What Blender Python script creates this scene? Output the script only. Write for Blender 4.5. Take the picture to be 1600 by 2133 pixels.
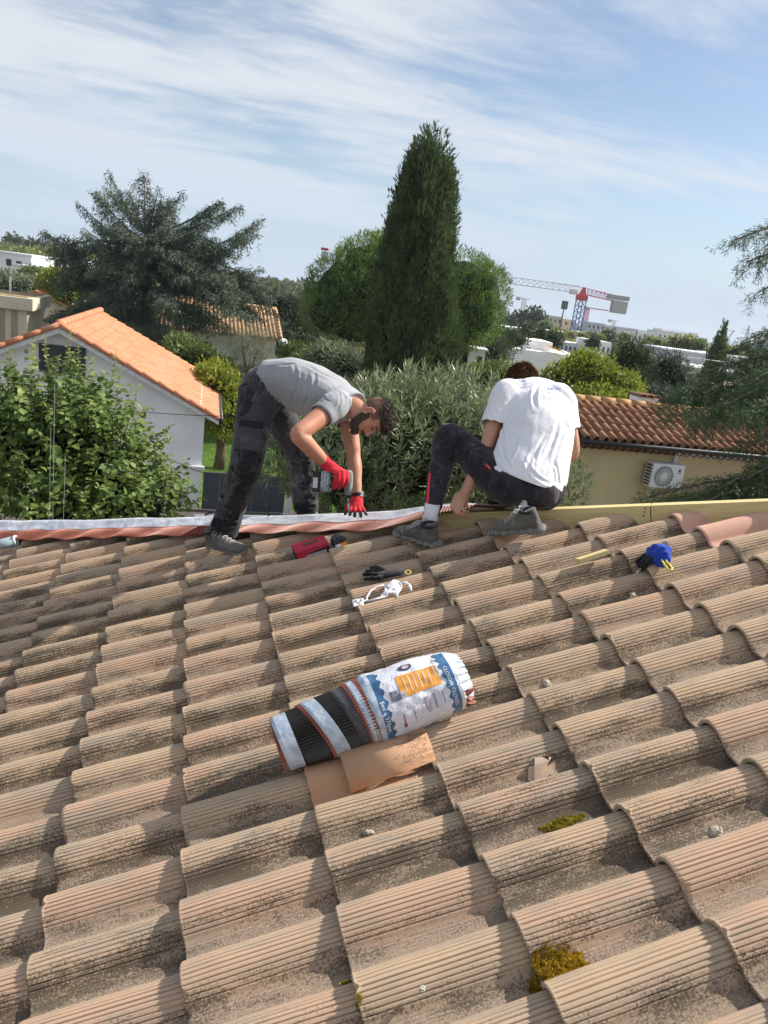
import bpy, bmesh, math, random
import numpy as np
from mathutils import Vector, Matrix, noise as mnoise

random.seed(7)
RNG = np.random.default_rng(11)
for o in list(bpy.data.objects):
    bpy.data.objects.remove(o)
scene = bpy.context.scene
col = scene.collection

# ------------------------------------------------------------------ camera
CAM = Vector((0.3057, -5.1490, 1.7612))
RC = Matrix(((0.9634312, -0.0539193, -0.2624748),
             (-0.2361827, 0.2917859, -0.9268650),
             (0.1265624, 0.9549627, 0.2683808)))
cam_data = bpy.data.cameras.new('camera')
cam_data.sensor_fit = 'HORIZONTAL'
cam_data.sensor_width = 36.0
cam_data.lens = 36.0
cam_data.clip_start = 0.05
cam_data.clip_end = 9000
cam = bpy.data.objects.new('camera', cam_data)
col.objects.link(cam)
cam.matrix_world = Matrix.Translation(CAM) @ RC.to_4x4()
scene.camera = cam

# ------------------------------------------------------------------ light and sky
SUN_ELEV = math.radians(40)
SUN_DIR = Vector((math.cos(SUN_ELEV) * math.cos(math.radians(9)), math.cos(SUN_ELEV) * math.sin(math.radians(9)), math.sin(SUN_ELEV)))
sun_data = bpy.data.lights.new('sun', 'SUN')
sun_data.energy = 5.0
sun_data.angle = math.radians(0.55)
sun_data.color = (1.0, 0.94, 0.85)
sun = bpy.data.objects.new('sun', sun_data)
col.objects.link(sun)
sun.rotation_euler = SUN_DIR.to_track_quat('Z', 'Y').to_euler()

world = bpy.data.worlds.new('World')
scene.world = world
world.use_nodes = True
wn = world.node_tree.nodes
wl = world.node_tree.links
wn.clear()
w_out = wn.new('ShaderNodeOutputWorld')
w_bg = wn.new('ShaderNodeBackground')
w_bg.inputs['Strength'].default_value = 0.080
w_sky = wn.new('ShaderNodeTexSky')
w_sky.sky_type = 'NISHITA'
w_sky.sun_disc = False
w_sky.sun_elevation = SUN_ELEV
w_sky.sun_rotation = math.atan2(SUN_DIR.x, SUN_DIR.y)
w_sky.air_density = 1.0
w_sky.dust_density = 0.6
w_sky.ozone_density = 1.6
# thin cirrus veil: noise on the sky plane, stretched along one wind direction
w_tc = wn.new('ShaderNodeTexCoord')
w_sep = wn.new('ShaderNodeSeparateXYZ')
wl.new(w_tc.outputs['Generated'], w_sep.inputs[0])


def wmath(op, a, b=None, clamp=False):
    n = wn.new('ShaderNodeMath')
    n.operation = op
    n.use_clamp = clamp
    for k, v in enumerate((a, b)):
        if v is None:
            continue
        if isinstance(v, (int, float)):
            n.inputs[k].default_value = v
        else:
            wl.new(v, n.inputs[k])
    return n.outputs[0]


w_z = wmath('MAXIMUM', wmath('ADD', w_sep.outputs['Z'], 0.12), 0.03)
w_px = wmath('DIVIDE', w_sep.outputs['X'], w_z)
w_py = wmath('DIVIDE', w_sep.outputs['Y'], w_z)
w_comb = wn.new('ShaderNodeCombineXYZ')
wl.new(w_px, w_comb.inputs[0])
wl.new(w_py, w_comb.inputs[1])


def wnoise(scale, detail, rough, dist, rot, stretch, off):
    m = wn.new('ShaderNodeMapping')
    m.inputs['Rotation'].default_value = (0, 0, math.radians(rot))
    m.inputs['Scale'].default_value = stretch
    m.inputs['Location'].default_value = off
    wl.new(w_comb.outputs[0], m.inputs[0])
    t = wn.new('ShaderNodeTexNoise')
    t.inputs['Scale'].default_value = scale
    t.inputs['Detail'].default_value = detail
    t.inputs['Roughness'].default_value = rough
    t.inputs['Distortion'].default_value = dist
    wl.new(m.outputs[0], t.inputs['Vector'])
    return t.outputs['Fac']


def wramp(v, lo, hi):
    r = wn.new('ShaderNodeMapRange')
    r.interpolation_type = 'SMOOTHSTEP'
    r.inputs['From Min'].default_value = lo
    r.inputs['From Max'].default_value = hi
    wl.new(v, r.inputs['Value'])
    return r.outputs['Result']


n_big = wnoise(0.55, 3, 0.5, 0.4, 12, (0.7, 1.5, 1), (2.2, 8.1, 0))
n_fib = wnoise(1.4, 9, 0.60, 0.9, 10, (0.75, 1.6, 1), (0.4, 2.2, 0))
n_fin = wnoise(5.0, 8, 0.62, 0.6, 24, (0.7, 1.6, 1), (1.4, 0.2, 0))
w_sum = wmath('ADD', wmath('MULTIPLY', n_big, 0.62), wmath('ADD', wmath('MULTIPLY', n_fib, 0.34), wmath('MULTIPLY', n_fin, 0.12)))
w_cloud = wmath('MULTIPLY', wramp(w_sum, 0.44, 0.62), 0.94, True)
w_low = wmath('MULTIPLY', wramp(w_sep.outputs['Z'], 0.24, -0.02), 0.85)
w_cloud = wmath('ADD', wmath('MULTIPLY', w_cloud, 0.90), 0.08, True)
w_mix = wn.new('ShaderNodeMix')
w_mix.data_type = 'RGBA'
wl.new(w_cloud, w_mix.inputs[0])
wl.new(w_sky.outputs[0], w_mix.inputs[6])
w_mix.inputs[7].default_value = (6.3, 6.6, 7.05, 1)
w_hor = wn.new('ShaderNodeMix')
w_hor.data_type = 'RGBA'
wl.new(w_low, w_hor.inputs[0])
wl.new(w_mix.outputs[2], w_hor.inputs[6])
w_hor.inputs[7].default_value = (4.5, 5.55, 6.9, 1)
wl.new(w_hor.outputs[2], w_bg.inputs['Color'])
wl.new(w_bg.outputs[0], w_out.inputs['Surface'])

scene.view_settings.view_transform = 'Standard'
scene.view_settings.look = 'None'
scene.view_settings.exposure = 0.66
scene.view_settings.gamma = 1.0
scene.view_settings.use_curve_mapping = False
scene.render.resolution_x = 768
scene.render.resolution_y = 1024
scene.render.engine = 'CYCLES'

# ------------------------------------------------------------------ helpers
GROUND = -4.3


def at(px, py, depth):
    """world point seen at photo pixel (1600 wide) at a depth in metres along the view axis"""
    d = Vector(((px - 800) / 1600, -(py - 1066.5) / 1600, -1.0)) * depth
    return CAM + RC @ d


def atz(px, py, z):
    d = RC @ Vector(((px - 800) / 1600, -(py - 1066.5) / 1600, -1.0))
    return CAM + d * ((z - CAM.z) / d.z)


SL = math.radians(19.4)
U = Vector((math.cos(SL), 0, math.sin(SL)))      # up the slope
NRM = Vector((-math.sin(SL), 0, math.cos(SL)))   # roof normal
EXPO, ROWW = 0.3995, 0.2


def roofp(px, py, h=0.0):
    """point on the roof surface (h above the crowns) seen at a photo pixel"""
    d = RC @ Vector(((px - 800) / 1600, -(py - 1066.5) / 1600, -1.0))
    return CAM + d * ((h - CAM.dot(NRM)) / d.dot(NRM))


def mesh_np(name, v, f, smooth=False):
    """v (n,3); f list of faces or (m,k) array"""
    me = bpy.data.meshes.new(name)
    v = np.asarray(v, dtype=np.float32)
    if isinstance(f, np.ndarray):
        m, k = f.shape
        me.vertices.add(len(v))
        me.vertices.foreach_set('co', v.ravel())
        me.loops.add(m * k)
        me.loops.foreach_set('vertex_index', f.astype(np.int32).ravel())
        me.polygons.add(m)
        me.polygons.foreach_set('loop_start', np.arange(0, m * k, k, dtype=np.int32))
        me.polygons.foreach_set('loop_total', np.full(m, k, dtype=np.int32))
        me.update(calc_edges=True)
    else:
        me.from_pydata(v.tolist(), [], f)
        me.update()
    if smooth:
        me.polygons.foreach_set('use_smooth', np.ones(len(me.polygons), dtype=bool))
    return me


def link(name, data, mat=None, parent=None):
    o = bpy.data.objects.new(name, data)
    col.objects.link(o)
    if mat is not None and data is not None and not data.materials:
        data.materials.append(mat)
    if parent is not None:
        o.parent = parent
    return o


def empty(name, loc=(0, 0, 0), rotz=0.0):
    o = bpy.data.objects.new(name, None)
    o.empty_display_size = 0.1
    col.objects.link(o)
    o.location = loc
    o.rotation_euler = (0, 0, rotz)
    return o


def tag(o, label=None, cat=None, group=None, kind=None):
    if label:
        o['label'] = label
    if cat:
        o['category'] = cat
    if group:
        o['group'] = group
    if kind:
        o['kind'] = kind
    return o


class MB:
    """collects simple shapes into one mesh"""

    def __init__(self):
        self.v, self.f = [], []

    def add(self, v, f):
        b = len(self.v)
        self.v += [tuple(p) for p in v]
        self.f += [tuple(i + b for i in q) for q in f]
        return self

    def box(self, c, s, rot=None):
        c = Vector(c)
        pts = []
        for x in (-.5, .5):
            for y in (-.5, .5):
                for z in (-.5, .5):
                    p = Vector((x * s[0], y * s[1], z * s[2]))
                    if rot is not None:
                        p = rot @ p
                    pts.append(c + p)
        return self.add(pts, [(0, 1, 3, 2), (4, 6, 7, 5), (0, 4, 5, 1), (2, 3, 7, 6), (0, 2, 6, 4), (1, 5, 7, 3)])

    def tube(self, pts, rad, seg=6, cap=True):
        pts = [Vector(p) for p in pts]
        n = len(pts)
        rad = [rad] * n if isinstance(rad, (int, float)) else rad
        ring = []
        t0 = (pts[1] - pts[0]).normalized()
        a = t0.orthogonal().normalized()
        for i in range(n):
            t = (pts[min(i + 1, n - 1)] - pts[max(i - 1, 0)]).normalized()
            a = (a - t * a.dot(t))
            a = a.normalized() if a.length > 1e-6 else t.orthogonal().normalized()
            b = t.cross(a)
            for k in range(seg):
                th = 2 * math.pi * k / seg
                ring.append(pts[i] + (a * math.cos(th) + b * math.sin(th)) * rad[i])
        f = []
        for i in range(n - 1):
            for k in range(seg):
                k2 = (k + 1) % seg
                f.append((i * seg + k, i * seg + k2, (i + 1) * seg + k2, (i + 1) * seg + k))
        if cap:
            f.append(tuple(range(seg))[::-1])
            f.append(tuple((n - 1) * seg + k for k in range(seg)))
        return self.add(ring, f)

    def quad(self, a, b, c, d):
        return self.add([a, b, c, d], [(0, 1, 2, 3)])

    def prism(self, poly, vec):
        """extrude a polygon (list of points) along vec"""
        n = len(poly)
        vec = Vector(vec)
        v = [Vector(p) for p in poly] + [Vector(p) + vec for p in poly]
        f = [tuple(range(n))[::-1], tuple(range(n, 2 * n))]
        for i in range(n):
            j = (i + 1) % n
            f.append((i, j, n + j, n + i))
        return self.add(v, f)

    def mesh(self, name, smooth=False, recalc=True, bevel=0):
        me = bpy.data.meshes.new(name)
        me.from_pydata(self.v, [], self.f)
        if recalc or bevel:
            bm = bmesh.new()
            bm.from_mesh(me)
            if bevel:
                bmesh.ops.bevel(bm, geom=bm.edges[:], offset=bevel, segments=2, affect='EDGES', profile=0.6)
            bmesh.ops.recalc_face_normals(bm, faces=bm.faces[:])
            bm.to_mesh(me)
            bm.free()
        me.update()
        if smooth:
            me.polygons.foreach_set('use_smooth', np.ones(len(me.polygons), dtype=bool))
        return me

    def build(self, name, mat, parent=None, smooth=False, bevel=0):
        return link(name, self.mesh(name, smooth, True, bevel), mat, parent)


# ------------------------------------------------------------------ materials
class NT:
    def __init__(self, name):
        self.m = bpy.data.materials.new(name)
        self.m.use_nodes = True
        self.n = self.m.node_tree.nodes
        self.l = self.m.node_tree.links
        self.b = self.n['Principled BSDF']
        self.out = self.n['Material Output']

    def new(self, t, **kw):
        n = self.n.new(t)
        for k, v in kw.items():
            setattr(n, k, v)
        return n

    def put(self, v, sock):
        if isinstance(v, (int, float)):
            sock.default_value = v
        elif isinstance(v, (tuple, list)):
            sock.default_value = tuple(v) + ((1,) if len(v) == 3 and sock.type == 'RGBA' else ())
        else:
            self.l.new(v, sock)

    def math(self, op, a, b=None, clamp=False):
        n = self.new('ShaderNodeMath', operation=op, use_clamp=clamp)
        self.put(a, n.inputs[0])
        if b is not None:
            self.put(b, n.inputs[1])
        return n.outputs[0]

    def coord(self, which='Object', scale=None, rot=None):
        s = self.new('ShaderNodeTexCoord').outputs[which]
        if scale or rot:
            m = self.new('ShaderNodeMapping')
            if scale:
                m.inputs['Scale'].default_value = scale
            if rot:
                m.inputs['Rotation'].default_value = rot
            self.l.new(s, m.inputs[0])
            s = m.outputs[0]
        return s

    def world_pos(self):
        return self.new('ShaderNodeNewGeometry').outputs['Position']

    def noise(self, vec, scale, detail=4, rough=0.55, dist=0.0, out='Fac'):
        n = self.new('ShaderNodeTexNoise')
        if vec is not None:
            self.l.new(vec, n.inputs['Vector'])
        n.inputs['Scale'].default_value = scale
        n.inputs['Detail'].default_value = detail
        n.inputs['Roughness'].default_value = rough
        n.inputs['Distortion'].default_value = dist
        return n.outputs[out]

    def range(self, v, lo, hi, a=0.0, b=1.0, smooth=True):
        r = self.new('ShaderNodeMapRange')
        if smooth:
            r.interpolation_type = 'SMOOTHSTEP'
        self.put(v, r.inputs['Value'])
        r.inputs['From Min'].default_value = lo
        r.inputs['From Max'].default_value = hi
        r.inputs['To Min'].default_value = a
        r.inputs['To Max'].default_value = b
        return r.outputs['Result']

    def mix(self, fac, a, b, mode='MIX'):
        n = self.new('ShaderNodeMix', data_type='RGBA', blend_type=mode)
        self.put(fac, n.inputs[0])
        self.put(a, n.inputs[6])
        self.put(b, n.inputs[7])
        return n.outputs[2]

    def sep(self, v):
        n = self.new('ShaderNodeSeparateXYZ')
        self.l.new(v, n.inputs[0])
        return n.outputs

    def rand(self):
        return self.new('ShaderNodeObjectInfo').outputs['Random']

    def bump(self, h, strength=0.3, dist=0.01):
        n = self.new('ShaderNodeBump')
        n.inputs['Strength'].default_value = strength
        n.inputs['Distance'].default_value = dist
        self.put(h, n.inputs['Height'])
        self.l.new(n.outputs[0], self.b.inputs['Normal'])

    def done(self, color=None, rough=0.8, spec=0.3, metal=0.0):
        if color is not None:
            self.put(color, self.b.inputs['Base Color'])
        self.put(rough, self.b.inputs['Roughness'])
        self.b.inputs['Specular IOR Level'].default_value = spec
        self.b.inputs['Metallic'].default_value = metal
        return self.m


_mc = {}


def plain(name, color, rough=0.7, spec=0.3, metal=0.0, var=0.12, scale=8.0, bump=0.0, bscale=60.0):
    """a simple painted / raw surface with slight mottling"""
    if name in _mc:
        return _mc[name]
    t = NT(name)
    v = t.coord('Object')
    n = t.noise(v, scale, 5, 0.6)
    c = t.mix(t.range(n, 0.3, 0.7), tuple(x * (1 - var) for x in color), tuple(min(1, x * (1 + var)) for x in color))
    if bump:
        t.bump(t.noise(v, bscale, 4, 0.6), bump, 0.01)
    _mc[name] = t.done(c, rough, spec, metal)
    return _mc[name]


def leaf_mat(name, dark, light, trans=0.25, rough=0.5, spec=0.35, scale=1.2):
    t = NT(name)
    v = t.world_pos()
    n = t.noise(v, scale, 3, 0.6)
    n2 = t.noise(v, scale * 9, 2, 0.5)
    s = t.math('ADD', t.math('MULTIPLY', n, 0.6), t.math('MULTIPLY', n2, 0.4))
    c = t.mix(t.range(s, 0.36, 0.64), dark, light)
    t.done(c, rough, spec)
    tr = t.new('ShaderNodeBsdfTranslucent')
    t.l.new(t.mix(0.5, c, tuple(min(1, x * 1.5) for x in light)), tr.inputs['Color'])
    mx = t.new('ShaderNodeMixShader')
    mx.inputs[0].default_value = trans
    t.l.new(t.b.outputs[0], mx.inputs[1])
    t.l.new(tr.outputs[0], mx.inputs[2])
    t.l.new(mx.outputs[0], t.out.inputs['Surface'])
    return t.m
# ------------------------------------------------------------------ the roof the workers stand on


def tile_material(name, kind):
    t = NT(name)
    v = t.coord('Object')
    r = t.rand()
    # shift the texture by the tile's own random value so that no two tiles share a pattern
    cx = t.new('ShaderNodeCombineXYZ')
    t.l.new(t.math('MULTIPLY', r, 37.0), cx.inputs[0])
    t.l.new(t.math('MULTIPLY', r, 91.0), cx.inputs[1])
    t.l.new(t.math('MULTIPLY', r, 53.0), cx.inputs[2])
    ad = t.new('ShaderNodeVectorMath', operation='ADD')
    t.l.new(v, ad.inputs[0])
    t.l.new(cx.outputs[0], ad.inputs[1])
    p = ad.outputs[0]
    mp = t.new('ShaderNodeMapping')
    mp.inputs['Scale'].default_value = (0.28, 1, 1)
    t.l.new(p, mp.inputs[0])
    ps = mp.outputs[0]
    s = t.sep(v)
    if kind == 'old':
        pink, ochre, grey = (0.515, 0.352, 0.245), (0.515, 0.380, 0.256), (0.40, 0.318, 0.236)
        c = t.mix(t.range(r, 0.1, 0.9), pink, ochre)
        c = t.mix(t.range(t.noise(ps, 14, 5, 0.6), 0.42, 0.66), c, grey)
        c = t.mix(t.math('MULTIPLY', t.range(t.noise(ps, 45, 4, 0.65), 0.5, 0.72), 0.35), c, (0.56, 0.40, 0.28))
        # grit lying in the pan
        pan = t.range(s[1], 0.062, 0.03)
        grit = t.range(t.noise(p, 260, 3, 0.7), 0.35, 0.65)
        c = t.mix(t.math('MULTIPLY', pan, 0.72), c, t.mix(grit, (0.11, 0.085, 0.065), (0.40, 0.32, 0.25)))
        # black lichen, mostly on the flank that stays damp
        flank = t.math('MULTIPLY', t.range(s[1], 0.115, 0.055), t.range(s[1], -0.01, 0.03))
        n1 = t.noise(ps, 20, 4, 0.6)
        n2 = t.noise(p, 170, 4, 0.75)
        own = t.range(t.math('FRACT', t.math('MULTIPLY', r, 7.31)), 0.0, 1.0, -0.05, 0.09, False)
        k = t.math('ADD', t.math('ADD', t.math('MULTIPLY', n1, 0.50), t.math('MULTIPLY', n2, 0.72)), t.math('ADD', t.math('MULTIPLY', flank, 0.155), own))
        lich = t.math('MULTIPLY', t.range(k, 0.716, 0.85), 0.88)
        c = t.mix(lich, c, t.mix(n2, (0.045, 0.036, 0.026), (0.14, 0.112, 0.08)))
        # a few spots of pale and of yellow lichen
        sp = t.range(t.noise(p, 60, 2, 0.5), 0.73, 0.77)
        c = t.mix(t.math('MULTIPLY', sp, 0.7), c, (0.50, 0.42, 0.30))
        c = t.mix(t.math('MULTIPLY', t.range(t.noise(p, 22, 2, 0.5), 0.765, 0.79), 0.7), c, (0.42, 0.25, 0.04))
        # fine grain of the clay, as bump only
        h = t.math('ADD', t.math('MULTIPLY', n2, 0.6), t.noise(p, 480, 3, 0.7))
        t.bump(h, 0.5, 0.0022)
        return t.done(c, 0.93, 0.15)
    if kind == 'new':
        c = t.mix(t.range(t.noise(p, 9, 3, 0.5), 0.35, 0.65), (0.56, 0.325, 0.24), (0.60, 0.36, 0.27))
        c = t.mix(t.math('MULTIPLY', t.range(t.noise(p, 90, 4, 0.7), 0.56, 0.7), 0.35), c, (0.62, 0.44, 0.34))
        t.bump(t.noise(p, 260, 3, 0.7), 0.18, 0.001)
        return t.done(c, 0.85, 0.2)
    # weathered smooth tile
    c = t.mix(t.range(t.noise(p, 8, 4, 0.6), 0.35, 0.65), (0.53, 0.285, 0.165), (0.50, 0.31, 0.195))
    n1, n2 = t.noise(ps, 16, 4, 0.6), t.noise(p, 190, 4, 0.75)
    side = t.range(s[0], 0.10, 0.26)
    k = t.math('ADD', t.math('ADD', t.math('MULTIPLY', n1, 0.6), t.math('MULTIPLY', n2, 0.45)), t.math('MULTIPLY', side, 0.10))
    c = t.mix(t.math('MULTIPLY', t.range(k, 0.60, 0.70), 0.7), c, (0.09, 0.075, 0.055))
    t.bump(n2, 0.3, 0.002)
    return t.done(c, 0.9, 0.15)


M_TILE = tile_material('weathered_grooved_clay', 'old')
M_TILE_NEW = tile_material('new_pink_clay', 'new')
M_TILE_SMOOTH = tile_material('weathered_smooth_clay', 'smooth')


def catmull(pts, per):
    out = []
    P = [np.array(p, float) for p in pts]
    P = [2 * P[0] - P[1]] + P + [2 * P[-1] - P[-2]]
    for i in range(1, len(P) - 2):
        for k in range(per):
            t = k / per
            a, b, c, d = P[i - 1], P[i], P[i + 1], P[i + 2]
            out.append(0.5 * ((2 * b) + (c - a) * t + (2 * a - 5 * b + 4 * c - d) * t * t + (3 * b - a - 3 * c + d) * t ** 3))
    out.append(P[-2])
    return np.array(out)


def tile_mesh(name, grooved=True, seed=0, length=0.455, slim=1.0):
    """S-profile tile: local x up the slope, y across (barrel on the far side), z out of the roof"""
    rs = random.Random(seed)
    ctl = [(-0.034, 0.016), (-0.015, 0.004), (0.008, 0.0), (0.034, 0.0015), (0.05, 0.010), (0.061, 0.027), (0.077, 0.0455), (0.098, 0.0585),
           (0.122, 0.0625), (0.146, 0.057), (0.166, 0.0435), (0.181, 0.026), (0.192, 0.006)]
    prof = catmull(ctl, 18 if grooved else 5)
    # arc length and groove field
    seg = np.hypot(*np.diff(prof, axis=0).T)
    s = np.r_[0, np.cumsum(seg)]
    # resample evenly
    n = 250 if grooved else 44
    si = np.linspace(0, s[-1], n)
    prof = np.c_[np.interp(si, s, prof[:, 0]), np.interp(si, s, prof[:, 1])]
    d = np.gradient(prof, axis=0)
    nr = np.c_[-d[:, 1], d[:, 0]]
    nr /= np.linalg.norm(nr, axis=1)[:, None]
    dep = np.zeros(n)
    if grooved:
        q0 = 0.108
        for g in range(11):
            c = q0 + g * 0.0128 + rs.uniform(-.0008, .0008)
            wd = 0.0015 + rs.uniform(-.0002, .0004)
            dep += np.exp(-((si - c) / wd) ** 2) * (0.0044 + rs.uniform(-.0010, .0008))
        for g in range(7):   # finer scoring in the pan
            c = 0.030 + g * 0.0085
            dep += np.exp(-((si - c) / 0.0016) ** 2) * 0.0009
    # slight hand-made waviness
    TH = 0.0135
    us = [0.0, 0.003, 0.010, 0.10, 0.20, 0.30, length]
    drop = [-0.0032, -0.0006, 0, 0, 0, 0, 0]
    V, F = [], []
    m_in = max(12, n // 8)
    idx_in = np.linspace(0, n - 1, m_in).astype(int)
    wob = [rs.uniform(-.0012, .0012) for _ in us]
    chips = [(rs.randrange(n), rs.uniform(4, 11) * n / 250, rs.uniform(.002, .010)) for _ in range(rs.choice((1, 2, 3)))] if grooved else []
    for j, u in enumerate(us):
        off = -dep * (1 if j > 1 else 0.6) + drop[j] + wob[j]
        ring = prof + nr * off[:, None]
        jag = 0.0 if j else 1.0
        for k in range(n):
            uu = u + (jag * 0.0014 * math.sin(k * 0.9 + seed) if j == 0 else 0) + (sum(d_ * math.exp(-((k - c_) / w_) ** 2) for c_, w_, d_ in chips) if j < 3 else 0)
            V.append((uu, ring[k, 0], ring[k, 1] - u * 0.064))
    nu = len(us)
    for j in range(nu - 1):
        for k in range(n - 1):
            F.append((j * n + k, (j + 1) * n + k, (j + 1) * n + k + 1, j * n + k + 1))
    b = len(V)
    inn = prof[idx_in] - nr[idx_in] * TH
    for u in (0.0, length):
        for k in range(m_in):
            V.append((u + 0.002, inn[k, 0], inn[k, 1] - u * 0.064))
    for k in range(m_in - 1):
        F.append((b + k, b + k + 1, b + m_in + k + 1, b + m_in + k))
    # lip face: fan strips between outer row 0 and the inner row
    for k in range(m_in - 1):
        o = list(range(idx_in[k], idx_in[k + 1] + 1))
        F.append(tuple(o) + (b + k + 1, b + k))
    # long far edge and near edge
    F.append(tuple(j * n + n - 1 for j in range(nu)) + (b + 2 * m_in - 1, b + m_in - 1))
    F.append((b, b + m_in) + tuple(j * n for j in range(nu - 1, -1, -1)))
    me = bpy.data.meshes.new(name)
    me.from_pydata(V, [], F)
    bm = bmesh.new()
    bm.from_mesh(me)
    bmesh.ops.recalc_face_normals(bm, faces=bm.faces[:])
    bm.to_mesh(me)
    bm.free()
    me.update()
    return me


ROOF = empty('tiled_roof', (0, 0, 0))
tag(ROOF, 'sloping roof of weathered grooved terracotta tiles under the two workers', 'roof')

HIP_A, HIP_B = 0.190, -0.800      # hip line in plan: y = A + B x


def hip_side(p):
    return p.y - (HIP_A + HIP_B * p.x)     # > 0 : beyond the hip


def grid(c, i, h=0.0):
    return U * (c * EXPO) + Vector((0, -i * ROWW, 0)) + NRM * h


OLD = [tile_mesh('tile', True, k) for k in range(9)]
SMOOTH = tile_mesh('tile', False, 50)
for me in OLD:
    me.materials.append(M_TILE)
SM_NEW = SMOOTH.copy()
SM_NEW.materials.append(M_TILE_NEW)
SMOOTH.materials.append(M_TILE_SMOOTH)
RT = Matrix((U, Vector((0, 1, 0)), NRM)).transposed()    # local x,y,z -> world
CAMI = cam.matrix_world.inverted()


def project(p):
    q = CAMI @ p
    if q.z > -0.2:
        return (-9999, -9999, 1)
    return (800 - 1600 * q.x / q.z, 1066.5 + 1600 * q.y / q.z, -q.z)


NEW_AT = {(7, 10), (7, 11), (4, 6), (1, 1), (-1, -4)}
SMOOTH_AT = set()
cand = []
for c in range(-7, 12):
    for i in range(-14, 34):
        base = grid(c, i)
        ctr = base + U * 0.2 + Vector((0, 0.1, 0))
        hs = hip_side(ctr)
        if hs > 0.22:
            continue
        x, y, dd = project(ctr)
        vis = -190 < x < 1790 and y < 2400 and dd < 20 and dd > 0
        if ctr.y < -5.9 or ctr.x > 3.9 or ctr.x < -2.6:
            continue
        cand.append((0 if vis else 1, dd, c, i, base, hs))
cand.sort(key=lambda k: (k[0], k[1]))
rest_v, rest_f = [], []
n_tile = 0
TILE_AT = {}
for vis, dd, c, i, base, hs in cand:
    rr = random.Random(c * 977 + i * 131)
    me = OLD[rr.randrange(9)]
    if (c, i) in NEW_AT:
        me = SM_NEW
    j = Vector((rr.uniform(-.004, .004), rr.uniform(-.003, .003), rr.uniform(-.003, .003)))
    M = Matrix.Translation(base + RT @ Vector((0, -0.150, -0.0625)) + j) @ (RT @ Matrix.Rotation(math.radians(rr.uniform(-.9, .9)), 3, 'Z') @ Matrix.Rotation(math.radians(rr.uniform(-1.4, 1.4)), 3, 'X')).to_4x4()
    cut = any(hip_side(M @ Vector((x, y, 0.03))) > -0.03 for x in (0, 0.45) for y in (0.0, 0.19))
    if cut:
        bm = bmesh.new()
        bm.from_mesh(me)
        bm.transform(M)
        # cut along the hip
        no = Vector((-HIP_B, 1, 0)).normalized()
        bmesh.ops.bisect_plane(bm, geom=bm.verts[:] + bm.edges[:] + bm.faces[:], plane_co=Vector((0, HIP_A, 0)) - no * 0.037, plane_no=no, clear_outer=True)
        if len(bm.faces) < 10:
            bm.free()
            continue
        bm.transform(M.inverted())
        m2 = bpy.data.meshes.new('tile')
        bm.to_mesh(m2)
        bm.free()
        m2.materials.append(me.materials[0])
        me = m2
    if n_tile < 300:
        o = link('tile', me, None, ROOF)
        o.matrix_world = M
        TILE_AT[(c, i)] = o
        n_tile += 1
    else:
        b = len(rest_v)
        if not cut:
            me = SMOOTH
        rest_v += [tuple(M @ v.co) for v in me.vertices]
        rest_f += [tuple(b + k for k in p.vertices) for p in me.polygons]
if rest_v:
    me = bpy.data.meshes.new('tile_field')
    me.from_pydata(rest_v, [], rest_f)
    tag(link('tile_field', me, M_TILE, ROOF), kind='stuff')
print('tiles', n_tile, 'rest faces', len(rest_f))
# deck below the tiles and the slope beyond the hip
M_DECK = plain('roof_deck_wood', (0.10, 0.07, 0.05), 0.9)
hx0, hx1 = -3.2, 4.4


def hip_pt(x, h=0.0):
    """point on the hip line, h above the tile crowns"""
    return Vector((x, HIP_A + HIP_B * x, x * math.tan(SL))) + Vector((0, 0, h))


DK = -0.10
mb = MB()
a, b = hip_pt(hx0, DK), hip_pt(hx1, DK)
a2, b2 = Vector((hx0, -6.2, a.z)), Vector((hx1, -6.2, b.z))
mb.quad(a2, b2, b, a)
S2 = math.tan(SL)
L = 4.0
# other slope falls away along +y from the hip to its own eave
S3 = S2 / -HIP_B
a3 = hip_pt((1.0 - HIP_A) / HIP_B, DK)
c2 = Vector((hx1, 1.0, b.z - (1.0 - b.y) * S3))
mb.add([a3, b, c2], [(0, 1, 2)])
mb.box(((hx0 + 0.4 + hx1) / 2, -2.6, (GROUND - 1.75) / 2), (hx1 - hx0 - 0.5, 6.8, -1.75 - GROUND))
mb.build('roof_deck', M_DECK, ROOF)
# ------------------------------------------------------------------ hip timber, ridge membrane
HD = Vector((1, HIP_B, math.tan(SL)))
HD_LEN = HD.length
HD.normalize()
HN = Vector((HIP_B, -1, 0)).normalized()      # horizontal, from the hip towards the near slope


def wood_mat(name, c1, c2):
    t = NT(name)
    v = t.coord('Object', (1.2, 26, 26))
    n = t.noise(v, 3.0, 6, 0.6, 1.2)
    c = t.mix(t.range(n, 0.35, 0.62), c1, c2)
    k = t.noise(t.coord('Object', (4, 10, 10)), 2.2, 2, 0.5)
    c = t.mix(t.math('MULTIPLY', t.range(k, 0.74, 0.78), 0.8), c, (0.20, 0.10, 0.03))
    t.bump(n, 0.15, 0.002)
    return t.done(c, 0.75, 0.25)


M_PINE = wood_mat('treated_pine', (0.58, 0.46, 0.20), (0.66, 0.545, 0.28))
beam = empty('ridge_timber', hip_pt(2.1, 0))
tag(beam, 'yellow treated pine timber along the hip beside the cut tiles', 'timber')


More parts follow.
